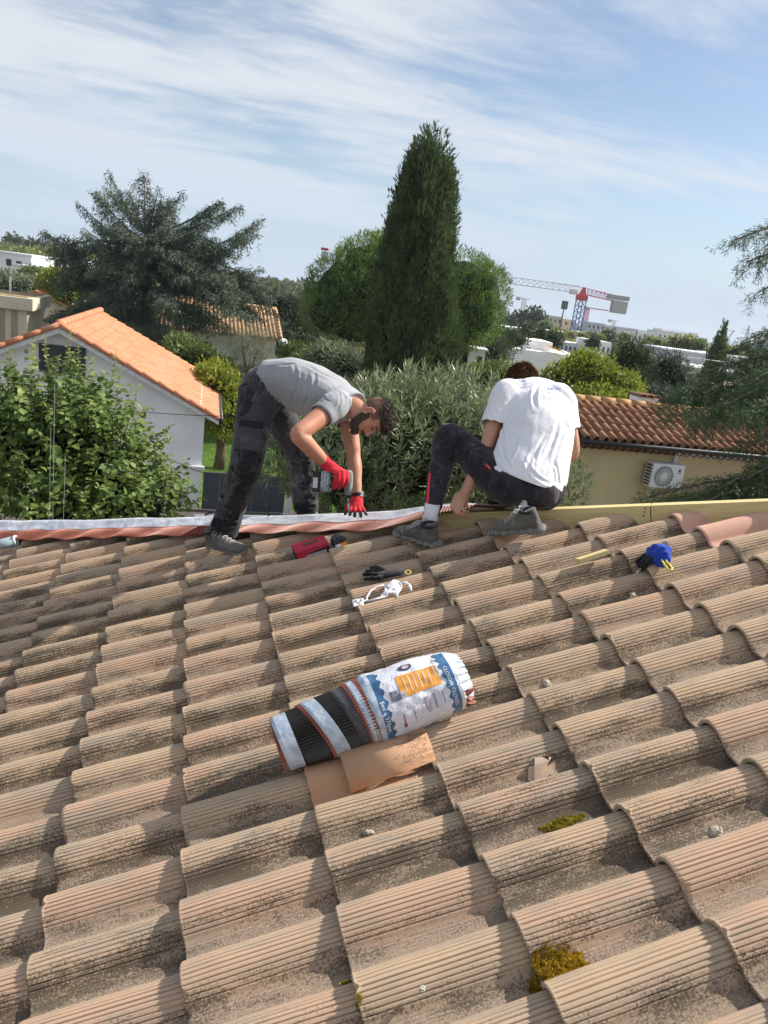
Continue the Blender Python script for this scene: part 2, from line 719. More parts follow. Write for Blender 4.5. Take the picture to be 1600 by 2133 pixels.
def beam_piece(x0, x1):
    p0, p1 = hip_pt(x0, 0.020), hip_pt(x1, 0.020)
    ctr = (p0 + p1) / 2
    R3 = Matrix((HD, Vector((0, 0, 1)).cross(HD).normalized(), HD.cross(Vector((0, 0, 1)).cross(HD).normalized()))).transposed()
    mb = MB()
    mb.box((0, 0, -0.075), ((p1 - p0).length - 0.004, 0.07, 0.15))
    o = mb.build('timber_length', M_PINE, beam, bevel=0.003)
    o.matrix_world = Matrix.Translation(ctr) @ R3.to_4x4()
    o.matrix_parent_inverse = Matrix.Identity(4)
    o.matrix_basis = Matrix.Translation(-beam.location) @ Matrix.Translation(ctr) @ R3.to_4x4()
    return o


beam_piece(-2.8, 0.4)
beam_piece(0.4, 2.60)
beam_piece(2.60, 4.3)
# nail heads in the timber joint
for k in range(3):
    p = hip_pt(2.585, 0.008 - k * 0.020) + HN * 0.0365
    o = MB().tube([p - HN * 0.004, p + HN * 0.002], 0.004, 8).build('nail', plain('nail_steel', (0.12, 0.10, 0.08), 0.6, metal=0.6), beam)
    o.location = -beam.location

# membrane: fabric crown plus pleated apron
t = NT('grey_membrane_fabric')
v = t.coord('Object')
n = t.noise(v, 6, 4, 0.6)
t.bump(t.math('ADD', t.noise(v, 14, 3, 0.5), t.math('MULTIPLY', t.noise(v, 300, 2, 0.5), 0.1)), 0.6, 0.02)
M_FABRIC = t.done(t.mix(t.range(n, 0.35, 0.65), (0.50, 0.52, 0.57), (0.62, 0.64, 0.68)), 0.7, 0.3)
M_PLEAT = plain('red_brown_pleated_aluminium', (0.29, 0.085, 0.05), 0.5, 0.4, 0.0, 0.15, 20)
M_PLEAT_BLK = plain('black_butyl_pleats', (0.016, 0.013, 0.012), 0.38, 0.5, 0, 0.2, 20)
mem = empty('ridge_membrane', hip_pt(0.5, 0))
tag(mem, 'grey ridge membrane with red pleated edges unrolled along the hip', 'roof membrane')


def tile_h(y):
    """rough height of the tile field (0 at crowns) across the rows"""
    q = ((y + 0.150) % ROWW)
    return -0.0625 + max(0.0, 0.0625 * math.sin(max(0, min(1, (q - 0.045) / 0.15)) * math.pi)) ** 1.0


def mem_pt(x, s):
    """s: metres from the crest towards the near slope"""
    wig = 0.5 * math.sin(x * 5.1) + 0.5 * math.sin(x * 11.7 + 1.3)
    crest = max(0.040, min(0.095, 0.066 - 0.026 * x)) + 0.005 * wig
    lift = 0.0
    if x > 1.50:
        k = min(1, (x - 1.50) / 0.5)
        lift = 0.045 * math.sin(k * math.pi * 0.75) ** 2 * (1 if s > 0.06 else 0.7)
    p = hip_pt(x, 0)
    if x > 1.58 and s > 0:
        s = s * (1 - 0.62 * min(1, (x - 1.58) / 0.35))
    side = HN * s
    base = p + side
    roof_z = base.x * math.tan(SL)
    s1 = 0.105 + 0.008 * math.sin(x * 7.3)
    if s < 0.03:
        h = crest - (s / 0.03) ** 2 * 0.010
        z = p.z + h
    else:
        f = min(1.0, (s - 0.03) / (0.215 - 0.03))
        lo = roof_z + 0.012 + 0.26 * tile_h(base.y)
        hi = p.z + crest - 0.010
        z = hi + (lo - hi) * (f ** 0.75)
        z += 0.003 * math.sin(f * math.pi) * math.sin(x * 23 + 2 * math.sin(x * 3))
    return Vector((base.x, base.y, z + lift))


X0M, X1M = -2.2, 2.06
NX = 420
ss = [-0.12, -0.09, -0.06, -0.035, -0.015, 0.0, 0.015, 0.03, 0.05, 0.07, 0.09, 0.108]
V, F = [], []
for a in range(NX + 1):
    x = X0M + (X1M - X0M) * a / NX
    lim = 1.0
    for s in ss:
        if s < 0:
            p = mem_pt(x, 0)
            q = p - HN * (-s)
            q = Vector((q.x, q.y, p.z - 0.006 - 0.5 * (-s) + 0.01 * math.sin(x * 9 + s * 30)))
        else:
            q = mem_pt(x, s)
        w = mnoise.noise(Vector((x * 6, s * 14, 3.1))) * 0.007 + mnoise.noise(Vector((x * 17, s * 30, 7.1))) * 0.003
        q = q + Vector((0, 0, w if abs(s) > 0.004 else w * .6))
        V.append(q - mem.location)
m = len(ss)
for a in range(NX):
    for k in range(m - 1):
        F.append((a * m + k, a * m + k + 1, (a + 1) * m + k + 1, (a + 1) * m + k))
link('fabric_strip', mesh_np('fabric_strip', [tuple(p) for p in V], F, True), M_FABRIC, mem)
# apron: zig-zag pleats, each a real fold
V, F = [], []
pitch = 0.0080
NP = int((X1M - X0M - 0.02) * HD_LEN / pitch)
sp = [0.104, 0.120, 0.140, 0.160, 0.178, 0.194]
for a in range(NP + 1):
    x = X0M + 0.01 + a * pitch / HD_LEN
    zz = 0.0060 if a % 2 else -0.0060
    for s in sp:
        q = mem_pt(x, s)
        w = mnoise.noise(Vector((x * 6, s * 14, 3.1))) * 0.004
        V.append(q + Vector((0, 0, zz * (0.3 if s < 0.11 else 1) + w + 0.003)) - mem.location)
m = len(sp)
for a in range(NP):
    for k in range(m - 1):
        F.append((a * m + k, a * m + k + 1, (a + 1) * m + k + 1, (a + 1) * m + k))
link('pleated_apron', mesh_np('pleated_apron', [tuple(p) for p in V], F), M_PLEAT, mem)
V, F = [], []
# seam line between fabric and apron
mb = MB()
mb.tube([mem_pt(X0M + (X1M - X0M) * a / 200, 0.106) + Vector((0, 0, 0.004)) - mem.location for a in range(201)], 0.0022, 5)
mb.build('seam', plain('seam_thread', (0.55, 0.36, 0.35), 0.7), mem, True)

# the rest of the membrane still on its roll
M_CARD = plain('brown_cardboard_core', (0.13, 0.075, 0.04), 0.85, 0.2, 0, 0.2, 30)
RP = at(1034, 1041, 4.16)
rl = empty('membrane_roll', RP)
tag(rl, 'partly unwound membrane roll with dark cardboard core on the timber', 'roll')
Rx = Matrix((HN.cross(Vector((0, 0, 1))).normalized(), Vector((0, 0, 1)), -HN)).transposed()


def lathe_open(r_in, r_out, l0, l1, seg=40, wav=0.0, wn_=0):
    V, F = [], []
    for (r, l) in ((r_in, l0), (r_out, l0), (r_out, l1), (r_in, l1)):
        for k in range(seg):
            th = 2 * math.pi * k / seg
            rr = r + wav * (1 if (wn_ and k % 2) else -1 if wn_ else 0)
            V.append(Vector((rr * math.cos(th), rr * math.sin(th), l)))
    for j in range(4):
        for k in range(seg):
            k2 = (k + 1) % seg
            F.append((j * seg + k, j * seg + k2, ((j + 1) % 4) * seg + k2, ((j + 1) % 4) * seg + k))
    return V, F


for nm, (ri, ro, l0, l1, sg, wv, wc), mt in (
        ('core_tube', (0.040, 0.044, 0.0, 0.34, 40, 0, 0), M_CARD),
        ('wound_pleats', (0.0455, 0.054, 0.004, 0.07, 72, 0.002, 1), M_PLEAT_BLK),
        ('wound_fabric', (0.0455, 0.056, 0.071, 0.25, 48, 0, 0), M_FABRIC)):
    V, F = lathe_open(ri, ro, l0, l1, sg, wv, wc)
    o = MB().add([Rx @ p for p in V], F).build(nm, mt, rl, nm != 'wound_pleats')

def canal_mesh(name, r0, r1, L, up=True, seg=9, th=0.016):
    """half-round tile, local x along its length"""
    V, F = [], []
    for (l, r) in ((0, r0), (L, r1)):
        for rr in (r, r - th):
            for k in range(seg + 1):
                a = math.pi * k / seg
                V.append((l, rr * math.cos(a), rr * math.sin(a) * (1 if up else -1)))
    n = seg + 1
    for k in range(seg):
        F.append((k, k + 1, 2 * n + k + 1, 2 * n + k))
        F.append((n + k, 3 * n + k, 3 * n + k + 1, n + k + 1))
        F.append((k, n + k, n + k + 1, k + 1))
        F.append((2 * n + k, 2 * n + k + 1, 3 * n + k + 1, 3 * n + k))
    me = bpy.data.meshes.new(name)
    me.from_pydata(V, [], F)
    bm = bmesh.new()
    bm.from_mesh(me)
    bmesh.ops.recalc_face_normals(bm, faces=bm.faces[:])
    bm.to_mesh(me)
    bm.free()
    me.polygons.foreach_set('use_smooth', np.ones(len(me.polygons), dtype=bool))
    me.update()
    return me


# smooth replacement tile with a smooth half-round cover slid over it, beside the wrapped roll
o = link('tile', SMOOTH, None, ROOF)
o.matrix_world = Matrix.Translation(grid(2, 15) + RT @ Vector((0, -0.150, -0.0625))) @ RT.to_4x4()
o['label'] = 'smooth stained tile half covered by another smooth tile'
cvm = canal_mesh('tile', 0.092, 0.080, 0.29, True, 18, 0.014)
cvm.materials.append(M_TILE_SMOOTH)
o = link('tile', cvm, None, ROOF)
o.matrix_world = Matrix.Translation(grid(2, 15) + RT @ Vector((0.122, -0.045, -0.060))) @ (RT @ Matrix.Rotation(math.radians(1.5), 3, 'Z')).to_4x4()
o['label'] = 'smooth ochre half round tile beside the wrapped membrane roll'
_o = TILE_AT.get((2, 15))
if _o:
    bpy.data.objects.remove(_o)
for key in NEW_AT:
    if key in TILE_AT:
        TILE_AT[key]['label'] = 'new pink smooth tile against the timber'

# ------------------------------------------------------------------ wrapped membrane roll lying on the tiles
A0 = roofp(578, 1552, 0.072)
A1 = roofp(952, 1412, 0.092)
AX = (A1 - A0)
ALEN = AX.length
AX.normalize()
AY = AX.cross(Vector((0, 0, 1))).normalized()
if AY.dot(CAM - A0) < 0:
    AY = -AY
AZ = AY.cross(AX) if AY.cross(AX).z > 0 else AX.cross(AY)
pack = empty('wrapped_membrane_roll', A0)
tag(pack, 'membrane roll half out of its printed blue and white wrapper', 'roll')
SPLIT = 0.50     # where the wrapper begins, as a share of the length


def roll_r(s, th):
    if s < SPLIT:
        return 0.090 + 0.016 * s / SPLIT
    k = (s - SPLIT) / (1 - SPLIT)
    r = 0.112 - 0.004 * k
    flat = 1.0 - (0.18 * max(0, k - 0.55) / 0.45) * abs(math.sin(th))
    cr = mnoise.noise(Vector((s * 7, math.cos(th) * 2.2, math.sin(th) * 2.2))) * 0.006 + mnoise.noise(Vector((s * 22, math.cos(th) * 6, math.sin(th) * 6 + 4))) * 0.003
    return r * flat + cr


def roll_pt(s, th, lift=0.0):
    r = roll_r(s, th) + lift
    return AX * (s * ALEN) + AY * (r * math.cos(th)) + AZ * (r * math.sin(th))


def band(name, s0, s1, mat, tilt, ph, lift, pleat=0.0, npl=0, smooth=True, thick=0.002):
    """ring band whose edges are tilted against the axis (the roll has telescoped)"""
    seg = npl * 2 if npl else 72
    V, F = [], []
    ns = 4
    for j in range(ns + 1):
        for k in range(seg):
            th = 2 * math.pi * k / seg
            t_ = tilt * math.sin(th + ph)
            s = s0 + (s1 - s0) * j / ns + t_
            s = max(0.0, s)
            l_ = lift + (pleat if k % 2 else -pleat) * (1 if npl else 0)
            V.append(roll_pt(s, th, l_))
    for k in range(seg):     # turn the edges inward so that the band has a thickness
        th = 2 * math.pi * k / seg
        V.append(roll_pt(max(0.0, s0 + tilt * math.sin(th + ph)), th, lift - 0.012))
    for j in range(ns):
        for k in range(seg):
            k2 = (k + 1) % seg
            F.append((j * seg + k, j * seg + k2, (j + 1) * seg + k2, (j + 1) * seg + k))
    b = (ns + 1) * seg
    for k in range(seg):
        k2 = (k + 1) % seg
        F.append((b + k, b + k2, k2, k))
    return link(name, mesh_np(name, [tuple(p) for p in V], F, smooth), mat, pack)


t = NT('release_film')
v = t.coord('Object')
n = t.noise(v, 30, 3, 0.6)
t.bump(t.noise(v, 60, 3, 0.5), 0.5, 0.004)
M_FILM = t.done(t.mix(t.range(n, 0.4, 0.6), (0.36, 0.43, 0.52), (0.52, 0.58, 0.66)), 0.35, 0.5)
M_MESHF = plain('grey_mesh_fabric', (0.075, 0.07, 0.075), 0.6, 0.4, 0, 0.3, 90, 0.4, 400)
TL, PH = 0.055, 2.2
band('pleat_edge', 0.000, 0.035, M_PLEAT, 0.0, PH, -0.004, 0.0025, 62, False)
band('film_strip', 0.012, 0.095, M_FILM, 0.012, PH, 0.000)
band('black_pleats', 0.085, 0.215, M_PLEAT_BLK, 0.030, PH, -0.002, 0.0022, 58, False)
band('pleat_edge', 0.196, 0.225, M_PLEAT, TL, PH, 0.003, 0.0025, 62, False)
band('film_strip', 0.215, 0.290, M_FILM, TL, PH, 0.006)
band('black_pleats', 0.280, 0.375, M_PLEAT_BLK, TL, PH, 0.003, 0.0022, 58, False)
band('mesh_strip', 0.365, 0.455, M_MESHF, 0.045, PH, 0.005)
band('pleat_edge', 0.425, 0.447, M_PLEAT, 0.030, PH, 0.009, 0.0025, 62, False)
band('film_strip', 0.440, 0.480, M_FILM, 0.026, PH, 0.010)
band('pleat_edge', 0.474, 0.494, M_PLEAT, 0.015, PH, 0.010, 0.0025, 62, False)
band('film_strip', 0.486, 0.545, M_FILM, 0.012, PH, 0.007)
# spiral end of the roll
mb = MB()
sp_pts = []
for k in range(160):
    th = k * 0.24
    r = 0.030 + (0.085 - 0.030) * k / 159
    sp_pts.append(AX * 0.004 + AY * (r * math.cos(th)) + AZ * (r * math.sin(th)))
V, F = [], []
for k, p in enumerate(sp_pts):
    V += [p, p + AX * 0.05]
for k in range(159):
    F.append((2 * k, 2 * k + 1, 2 * k + 3, 2 * k + 2))
link('wound_end', mesh_np('wound_end', [tuple(p) for p in V], F), M_PLEAT, pack)

# printed wrapper
t = NT('white_wrapper_film')
v = t.coord('Object')
n = t.noise(v, 22, 3, 0.6)
vo = t.new('ShaderNodeTexVoronoi', feature='DISTANCE_TO_EDGE')
vo.inputs['Scale'].default_value = 15
t.l.new(t.noise(v, 7, 4, 0.6, 0.5, 'Color'), vo.inputs['Vector'])
t.bump(t.math('ADD', n, t.math('MULTIPLY', t.range(vo.outputs['Distance'], 0, 0.12), 0.22)), 0.6, 0.006)
M_WRAP = t.done((0.70, 0.71, 0.78), 0.32, 0.5)
M_WBLUE = plain('wrapper_blue_print', (0.045, 0.13, 0.26), 0.35, 0.5)
M_WORNG = plain('wrapper_orange_print', (0.78, 0.34, 0.055), 0.35, 0.5, 0, 0.06)
M_WINK = plain('wrapper_dark_print', (0.05, 0.055, 0.10), 0.4, 0.4)
M_WMAG = plain('wrapper_magenta_print', (0.30, 0.04, 0.14), 0.4, 0.4)
M_WPALE = plain('wrapper_white_print', (0.82, 0.82, 0.85), 0.35, 0.5, 0, 0.03)
M_WGREY = plain('wrapper_lilac_print', (0.50, 0.42, 0.50), 0.4, 0.4)
V, F = [], []
na, nt_ = 46, 96
for j in range(na + 1):
    s = 0.535 + (0.975 - 0.535) * j / na
    for k in range(nt_):
        V.append(roll_pt(s, 2 * math.pi * k / nt_, 0.006))
for j in range(na):
    for k in range(nt_):
        k2 = (k + 1) % nt_
        F.append((j * nt_ + k, j * nt_ + k2, (j + 1) * nt_ + k2, (j + 1) * nt_ + k))
wrap = link('wrapper', mesh_np('wrapper', [tuple(p) for p in V], F, True), M_WRAP, pack)


# print: (a, b) in a sheet, a = share along the axis, b = metres round the girth (b = 0 faces the camera and up)
TH0 = 0.45


def on_wrap(a, b, lift):
    th = TH0 + b / 0.112
    return roll_pt(a, th, 0.006 + lift)


def patch(name, poly, mat, lift, div=14):
    """print a closed sheet polygon (a, b) on the wrapper, cut into small facets that follow it"""
    bm = bmesh.new()
    vs = [bm.verts.new((p[0], p[1], 0)) for p in poly]
    bm.faces.new(vs)
    a0, a1 = min(p[0] for p in poly), max(p[0] for p in poly)
    b0, b1 = min(p[1] for p in poly), max(p[1] for p in poly)
    for k in range(1, div):
        bmesh.ops.bisect_plane(bm, geom=bm.verts[:] + bm.edges[:] + bm.faces[:], plane_co=(0, b0 + (b1 - b0) * k / div, 0), plane_no=(0, 1, 0))
    for k in range(1, max(3, div)):
        bmesh.ops.bisect_plane(bm, geom=bm.verts[:] + bm.edges[:] + bm.faces[:], plane_co=(a0 + (a1 - a0) * k / max(3, div), 0, 0), plane_no=(1, 0, 0))
    for v_ in bm.verts:
        v_.co = on_wrap(v_.co.x, v_.co.y, lift)
    me = bpy.data.meshes.new(name)
    bm.to_mesh(me)
    bm.free()
    o = link(name, me, mat, wrap)
    return o


def rect(a0, a1, b0, b1):
    return [(a0, b0), (a1, b0), (a1, b1), (a0, b1)]


def scallop(a_edge, a_wave, b0, b1, n=9, amp=0.009):
    pts = [(a_edge, b1), (a_edge, b0)]
    for k in range(n * 6 + 1):
        b = b0 + (b1 - b0) * k / (n * 6)
        pts.append((a_wave + amp * math.sin(k / 6 * 2 * math.pi), b))
    return pts


patch('blue_border', scallop(0.540, 0.583, -0.165, 0.155), M_WBLUE, 0.0012, 26)
patch('blue_border', scallop(0.957, 0.905, -0.165, 0.155), M_WBLUE, 0.0012, 26)


def flat_text(s, size):
    cu = bpy.data.curves.new('txt', 'FONT')
    cu.body = s
    cu.size = size
    cu.resolution_u = 2
    ob = bpy.data.objects.new('txt', cu)
    col.objects.link(ob)
    dg = bpy.context.evaluated_depsgraph_get()
    me = bpy.data.meshes.new_from_object(ob.evaluated_get(dg))
    bpy.data.objects.remove(ob)
    return me


def wrap_text(name, s, a, b, size, mat, lift, along_girth=True, parent=None):
    """lettering on the wrapper; along_girth: reads down round the roll"""
    me = flat_text(s, size)
    bm = bmesh.new()
    bm.from_mesh(me)
    bmesh.ops.triangulate(bm, faces=bm.faces[:])
    for v_ in bm.verts:
        x, y = v_.co.x, v_.co.y
        if along_girth:
            v_.co = on_wrap(a + y / ALEN, b - x, lift)
        else:
            v_.co = on_wrap(a + x / ALEN, b + y, lift)
    bmesh.ops.recalc_face_normals(bm, faces=bm.faces[:])
    bm.to_mesh(me)
    bm.free()
    me.name = name
    return link(name, me, mat, parent or wrap)


wrap_text('printed_text', '5ml x 370mm', 0.549, 0.030, 0.019, M_WPALE, 0.0022)
wrap_text('printed_text', 'CLOSOIR CLOSED', 0.919, 0.072, 0.0175, M_WPALE, 0.0022)
panel = patch('orange_panel', [(0.665, 0.018)] + [(0.665 + 0.212 * k / 16, 0.018 + 0.004 * (k % 2)) for k in range(1, 16)][::-1][:0] + [(0.880, 0.018), (0.884, 0.014), (0.884, -0.052), (0.880, -0.056), (0.672, -0.056), (0.668, -0.052)][:0] +
              [(0.884, 0.018), (0.884, 0.088), (0.665, 0.088)], M_WORNG, 0.0012, 12)
for k in range(6):
    patch('text_line', rect(0.70 + k * 0.027, 0.7035 + k * 0.027, 0.034 - 0.004 * (k % 2), 0.080), M_WPALE, 0.0022, 6)
patch('text_line', rect(0.868, 0.873, 0.045, 0.082), M_WPALE, 0.0022, 6)
for k in range(11):
    a = 0.607 + k * 0.0050
    patch('barcode_bar', rect(a, a + (0.0030 if k % 3 else 0.0020), 0.015, 0.048), M_WINK, 0.0018, 4)
for k in range(4):
    patch('text_line', rect(0.745 + k * 0.026, 0.747 + k * 0.026, -0.052 + 0.006 * (k % 2), -0.004), M_WINK if k in (1, 3) else M_WGREY, 0.0018, 5)
patch('table_column', rect(0.775, 0.792, -0.055, -0.002), M_WGREY, 0.0015, 5)
patch('table_column', rect(0.815, 0.829, -0.052, -0.002), M_WGREY, 0.0015, 5)
patch('text_line', rect(0.868, 0.8705, -0.045, 0.0), M_WINK, 0.0018, 5)
patch('text_line', rect(0.848, 0.850, -0.05, 0.0), M_WGREY, 0.0018, 5)
patch('text_line', rect(0.640, 0.645, -0.058, -0.028), M_WMAG, 0.0018, 5)
patch('brand_block', rect(0.634, 0.648, -0.078, -0.060), M_WMAG, 0.0018, 4)
patch('text_line', rect(0.700, 0.7025, -0.06, -0.02), M_WINK, 0.0018, 5)
ell = [(0.735 + 0.036 * math.cos(2 * math.pi * k / 24), 0.115 + 0.014 * math.sin(2 * math.pi * k / 24)) for k in range(24)]
patch('product_picture', ell, M_WINK, 0.0015, 8)
ell = [(0.740 + 0.020 * math.cos(2 * math.pi * k / 20), 0.116 + 0.008 * math.sin(2 * math.pi * k / 20)) for k in range(20)]
patch('product_picture', ell, M_WGREY, 0.0024, 6)
ell = [(0.676 + 0.014 * math.cos(2 * math.pi * k / 18), 0.028 + 0.010 * math.sin(2 * math.pi * k / 18)) for k in range(18)]
patch('round_badge', ell, M_FILM, 0.0024, 5)
wrap_text('printed_text', 'ITES', 0.875, 0.128, 0.018, M_WINK, 0.002)
# gathered white end of the wrapper
V, F = [], []
sg = 90
for j in range(6):
    s = 0.955 + j * 0.017
    for k in range(sg):
        th = 2 * math.pi * k / sg
        pl = (0.0045 if (k // 2) % 2 else -0.0045) * min(1, j / 2)
        rr = (1 - 0.05 * j) + 0.04 * mnoise.noise(Vector((math.cos(th) * 3, math.sin(th) * 3, j * .4)))
        q = roll_pt(min(s, 0.975), th, 0.004)
        ax = AX * ((s - min(s, 0.975)) * ALEN)
        V.append((q - AX * q.dot(AX)) * rr + AX * q.dot(AX) + ax + (AY * math.cos(th) + AZ * math.sin(th)) * pl)
for j in range(5):
    for k in range(sg):
        k2 = (k + 1) % sg
        F.append((j * sg + k, j * sg + k2, (j + 1) * sg + k2, (j + 1) * sg + k))
link('gathered_end', mesh_np('gathered_end', [tuple(p) for p in V], F), M_FILM if False else plain('crimped_film', (0.62, 0.66, 0.72), 0.35, 0.5, 0, 0.1, 40), wrap)
mb = MB()
for k in range(7):
    th = -0.7 + k * 0.13
    p = roll_pt(0.955, th, -0.004) + AX * 0.02
    d = (AX + Vector((random.uniform(-.4, .4), random.uniform(-.4, .4), random.uniform(-.4, .2)))).normalized()
    w = d.cross(AZ).normalized() * 0.011
    mb.add([p - w, p + w, p + d * 0.03 + w * .5, p + d * 0.034 - w * .4, p + d * .015 + AZ * .004], [(0, 1, 4), (1, 2, 4), (2, 3, 4), (3, 0, 4)])
mb.build('torn_pleats', M_PLEAT, pack)
# paper core and solid inside so that the roll is not hollow
mb = MB()
mb.tube([AX * 0.02, AX * (ALEN * 0.95)], 0.072, 24)
mb.build('inner_winding', M_PLEAT_BLK, pack, True)

# ------------------------------------------------------------------ boxes, gloves and scraps on the tiles


def frame_at(px, py, h, tilt=0.0, yaw=0.0):
    """matrix on the roof: x up the slope, y away across the rows, z out; turned by yaw (about z) and tilt (about x)"""
    p = roofp(px, py, h)
    R3 = RT @ Matrix.Rotation(math.radians(yaw), 3, 'Z') @ Matrix.Rotation(math.radians(tilt), 3, 'X')
    return Matrix.Translation(p) @ R3.to_4x4()


def thing_at(name, M, label, cat, group=None):
    e = empty(name)
    e.matrix_world = M
    return tag(e, label, cat, group)


M_RED = plain('red_card', (0.52, 0.025, 0.06), 0.45, 0.4, 0, 0.08)
M_BLK = plain('black_card', (0.012, 0.012, 0.014), 0.45, 0.4)
M_LBL = plain('grey_label', (0.36, 0.37, 0.40), 0.5, 0.3)
M_YEL = plain('yellow_print', (0.75, 0.62, 0.04), 0.5, 0.3)
bx = thing_at('screw_box', frame_at(650, 1153, -0.030, 9, 5), 'red and black cardboard box lying in a tile valley', 'box')
BX = (0.190, 0.105, 0.062)
MB().box((0, 0, BX[2] / 2), BX).build('carton', M_BLK, bx, bevel=0.003)
mb = MB()
mb.box((0, 0.012, BX[2] + 0.0005), (BX[0] - .001, BX[1] - 0.026, 0.003))
mb.box((0, -BX[1] / 2 + 0.008, BX[2] + 0.0005), (0.001, 0.001, 0.002))
mb.build('red_lid', M_RED, bx)
mb = MB()
zf = -BX[1] / 2 - 0.0012
mb.add([(-BX[0] / 2 + .002, zf, BX[2] - .001), (-BX[0] / 2 + .002, zf, 0.022), (-0.035, zf, 0.022), (-0.02, zf, 0.040), (BX[0] / 2 - 0.002, zf, 0.048), (BX[0] / 2 - .002, zf, BX[2] - .001)], [(0, 1, 2, 3, 4, 5)])
mb.box((0, -BX[1] / 2 + 0.0125, BX[2] + 0.0008), (BX[0] - .001, 0.025, 0.0035))
mb.build('red_band', M_RED, bx)
MB().box((0.018, zf - 0.0006, 0.017), (0.115, 0.0016, 0.030)).build('grey_label', M_LBL, bx)
MB().box((0.005, 0.012, BX[2] + 0.0025), (0.078, 0.026, 0.0016)).build('black_plate', M_BLK, bx)
me = flat_text('ROCKET', 0.0185)
o = link('printed_text', me, M_YEL, bx)
o.location = (-0.031, 0.0055, BX[2] + 0.004)

tp = thing_at('tape_roll', frame_at(706, 1128, -0.005, 0, 12), 'dark grey tape roll with orange label standing behind red box', 'tape roll')
V, F = lathe_open(0.014, 0.040, -0.03, 0.03, 40)
Ry = Matrix.Rotation(math.radians(90), 3, 'X')
MB().add([Ry @ p for p in V], F).build('tape', plain('dark_tape', (0.05, 0.055, 0.06), 0.5), tp, False, 0.002)
mb = MB()
mb.box((0.016, -0.0325, -0.014), (0.036, 0.003, 0.03))
mb.build('orange_label', plain('orange_label', (0.45, 0.17, 0.03), 0.5), tp)
mb = MB()
mb.box((-0.020, -0.0325, -0.012), (0.032, 0.003, 0.022))
mb.build('white_label', plain('white_label', (0.7, 0.7, 0.72), 0.5), tp)

wd = thing_at('timber_offcut', frame_at(1235, 1162, 0.012, -14, 2), 'small yellow pine offcut lying on a grooved tile', 'wood offcut')
MB().box((0, 0, 0.008), (0.150, 0.045, 0.020)).build('block', M_PINE, wd, bevel=0.002)
# ------------------------------------------------------------------ small things lying on the tiles


def on_tile(px, py, lift=0.0):
    h = 0.0
    for _ in range(5):
        p = roofp(px, py, h)
        u = p.dot(U)
        h = tile_h(p.y) - 0.028 * ((u / EXPO) % 1.0) + lift
    return p


def on_tile_uv(u, y, lift=0.0):
    return U * u + Vector((0, y, 0)) + NRM * (tile_h(y) - 0.028 * ((u / EXPO) % 1.0) + lift)


def stone(name, label, px, py, size, mat, seed, squash=(1, 1, .7), group=None):
    rs = random.Random(seed)
    bm = bmesh.new()
    bmesh.ops.create_icosphere(bm, subdivisions=3, radius=1)
    for v_ in bm.verts:
        d = v_.co.normalized()
        k = 1 + 0.35 * mnoise.noise(d * 1.6 + Vector((seed, 0, 0))) + 0.16 * mnoise.noise(d * 5 + Vector((0, seed, 0))) + .06 * mnoise.noise(d * 14)
        v_.co = Vector((d.x * squash[0], d.y * squash[1], d.z * squash[2])) * k * size
    me = bpy.data.meshes.new(name)
    bm.to_mesh(me)
    bm.free()
    o = link(name, me, mat)
    o.location = on_tile(px, py, size * squash[2] * .55)
    o.rotation_euler = (rs.uniform(-.3, .3), rs.uniform(-.3, .3), rs.uniform(0, 6))
    return tag(o, label, 'stone', group)


M_STONE = plain('pale_mortar', (0.46, 0.41, 0.34), .95, .1, 0, .3, 40, .8, 90)
stone('mortar_lump', 'pale rough mortar lump casting a shadow in a tile valley', 1491, 1737, 0.020, M_STONE, 3, (1, .8, 1.1))
stone('mortar_lump', 'flat pale mortar flake lying in a valley right of the roll', 1137, 1420, 0.020, M_STONE, 5, (1.6, .7, .5))
stone('mortar_lump', 'small grey mortar crumb in a valley below the smooth tile', 768, 1734, 0.012, M_STONE, 6, (1.4, .8, .6))
stone('mortar_lump', 'whitish stone on a tile at the left roof edge', 4, 1712, 0.016, M_STONE, 8, (1.2, .8, .7))
stone('mortar_lump', 'light chip beside the blue glove row', 1318, 1238, 0.013, M_STONE, 9, (1.3, .8, .6))
stone('mortar_lump', 'small whitish chip in the lower left valley', 880, 1420 + 640, 0.008, M_STONE, 12, (1.2, .8, .7))

# broken tile shard
sd_p = on_tile(1130, 1600, 0.012)
bm = bmesh.new()
outline = [(-.055, -.010), (-.036, .018), (-.022, .012), (-.008, .030), (.010, .022), (.020, .006), (.036, .020), (.052, .044), (.060, .040), (.054, .016), (.030, -.012), (.006, -.026), (-.020, -.028), (-.044, -.024)]
vs = [bm.verts.new((a, b_, 0.022 * math.cos(a * 24) - 0.25 * abs(b_))) for a, b_ in outline]
f = bm.faces.new(vs)
r = bmesh.ops.extrude_face_region(bm, geom=[f])
for g in r['geom']:
    if isinstance(g, bmesh.types.BMVert):
        g.co += Vector((0.002, -0.002, -0.012))
bmesh.ops.recalc_face_normals(bm, faces=bm.faces[:])
me = bpy.data.meshes.new('tile_shard')
bm.to_mesh(me)
bm.free()
o = link('tile_shard', me, plain('broken_tan_clay', (0.50, 0.375, 0.285), .9, .15, 0, .15, 30))
o.matrix_world = Matrix.Translation(sd_p) @ (RT @ Matrix.Rotation(math.radians(12), 3, 'Z') @ Matrix.Rotation(math.radians(34), 3, 'X')).to_4x4() @ Matrix.Scale(1.15, 4)
tag(o, 'broken pinkish tile shard lying in a valley below the roll', 'tile shard')

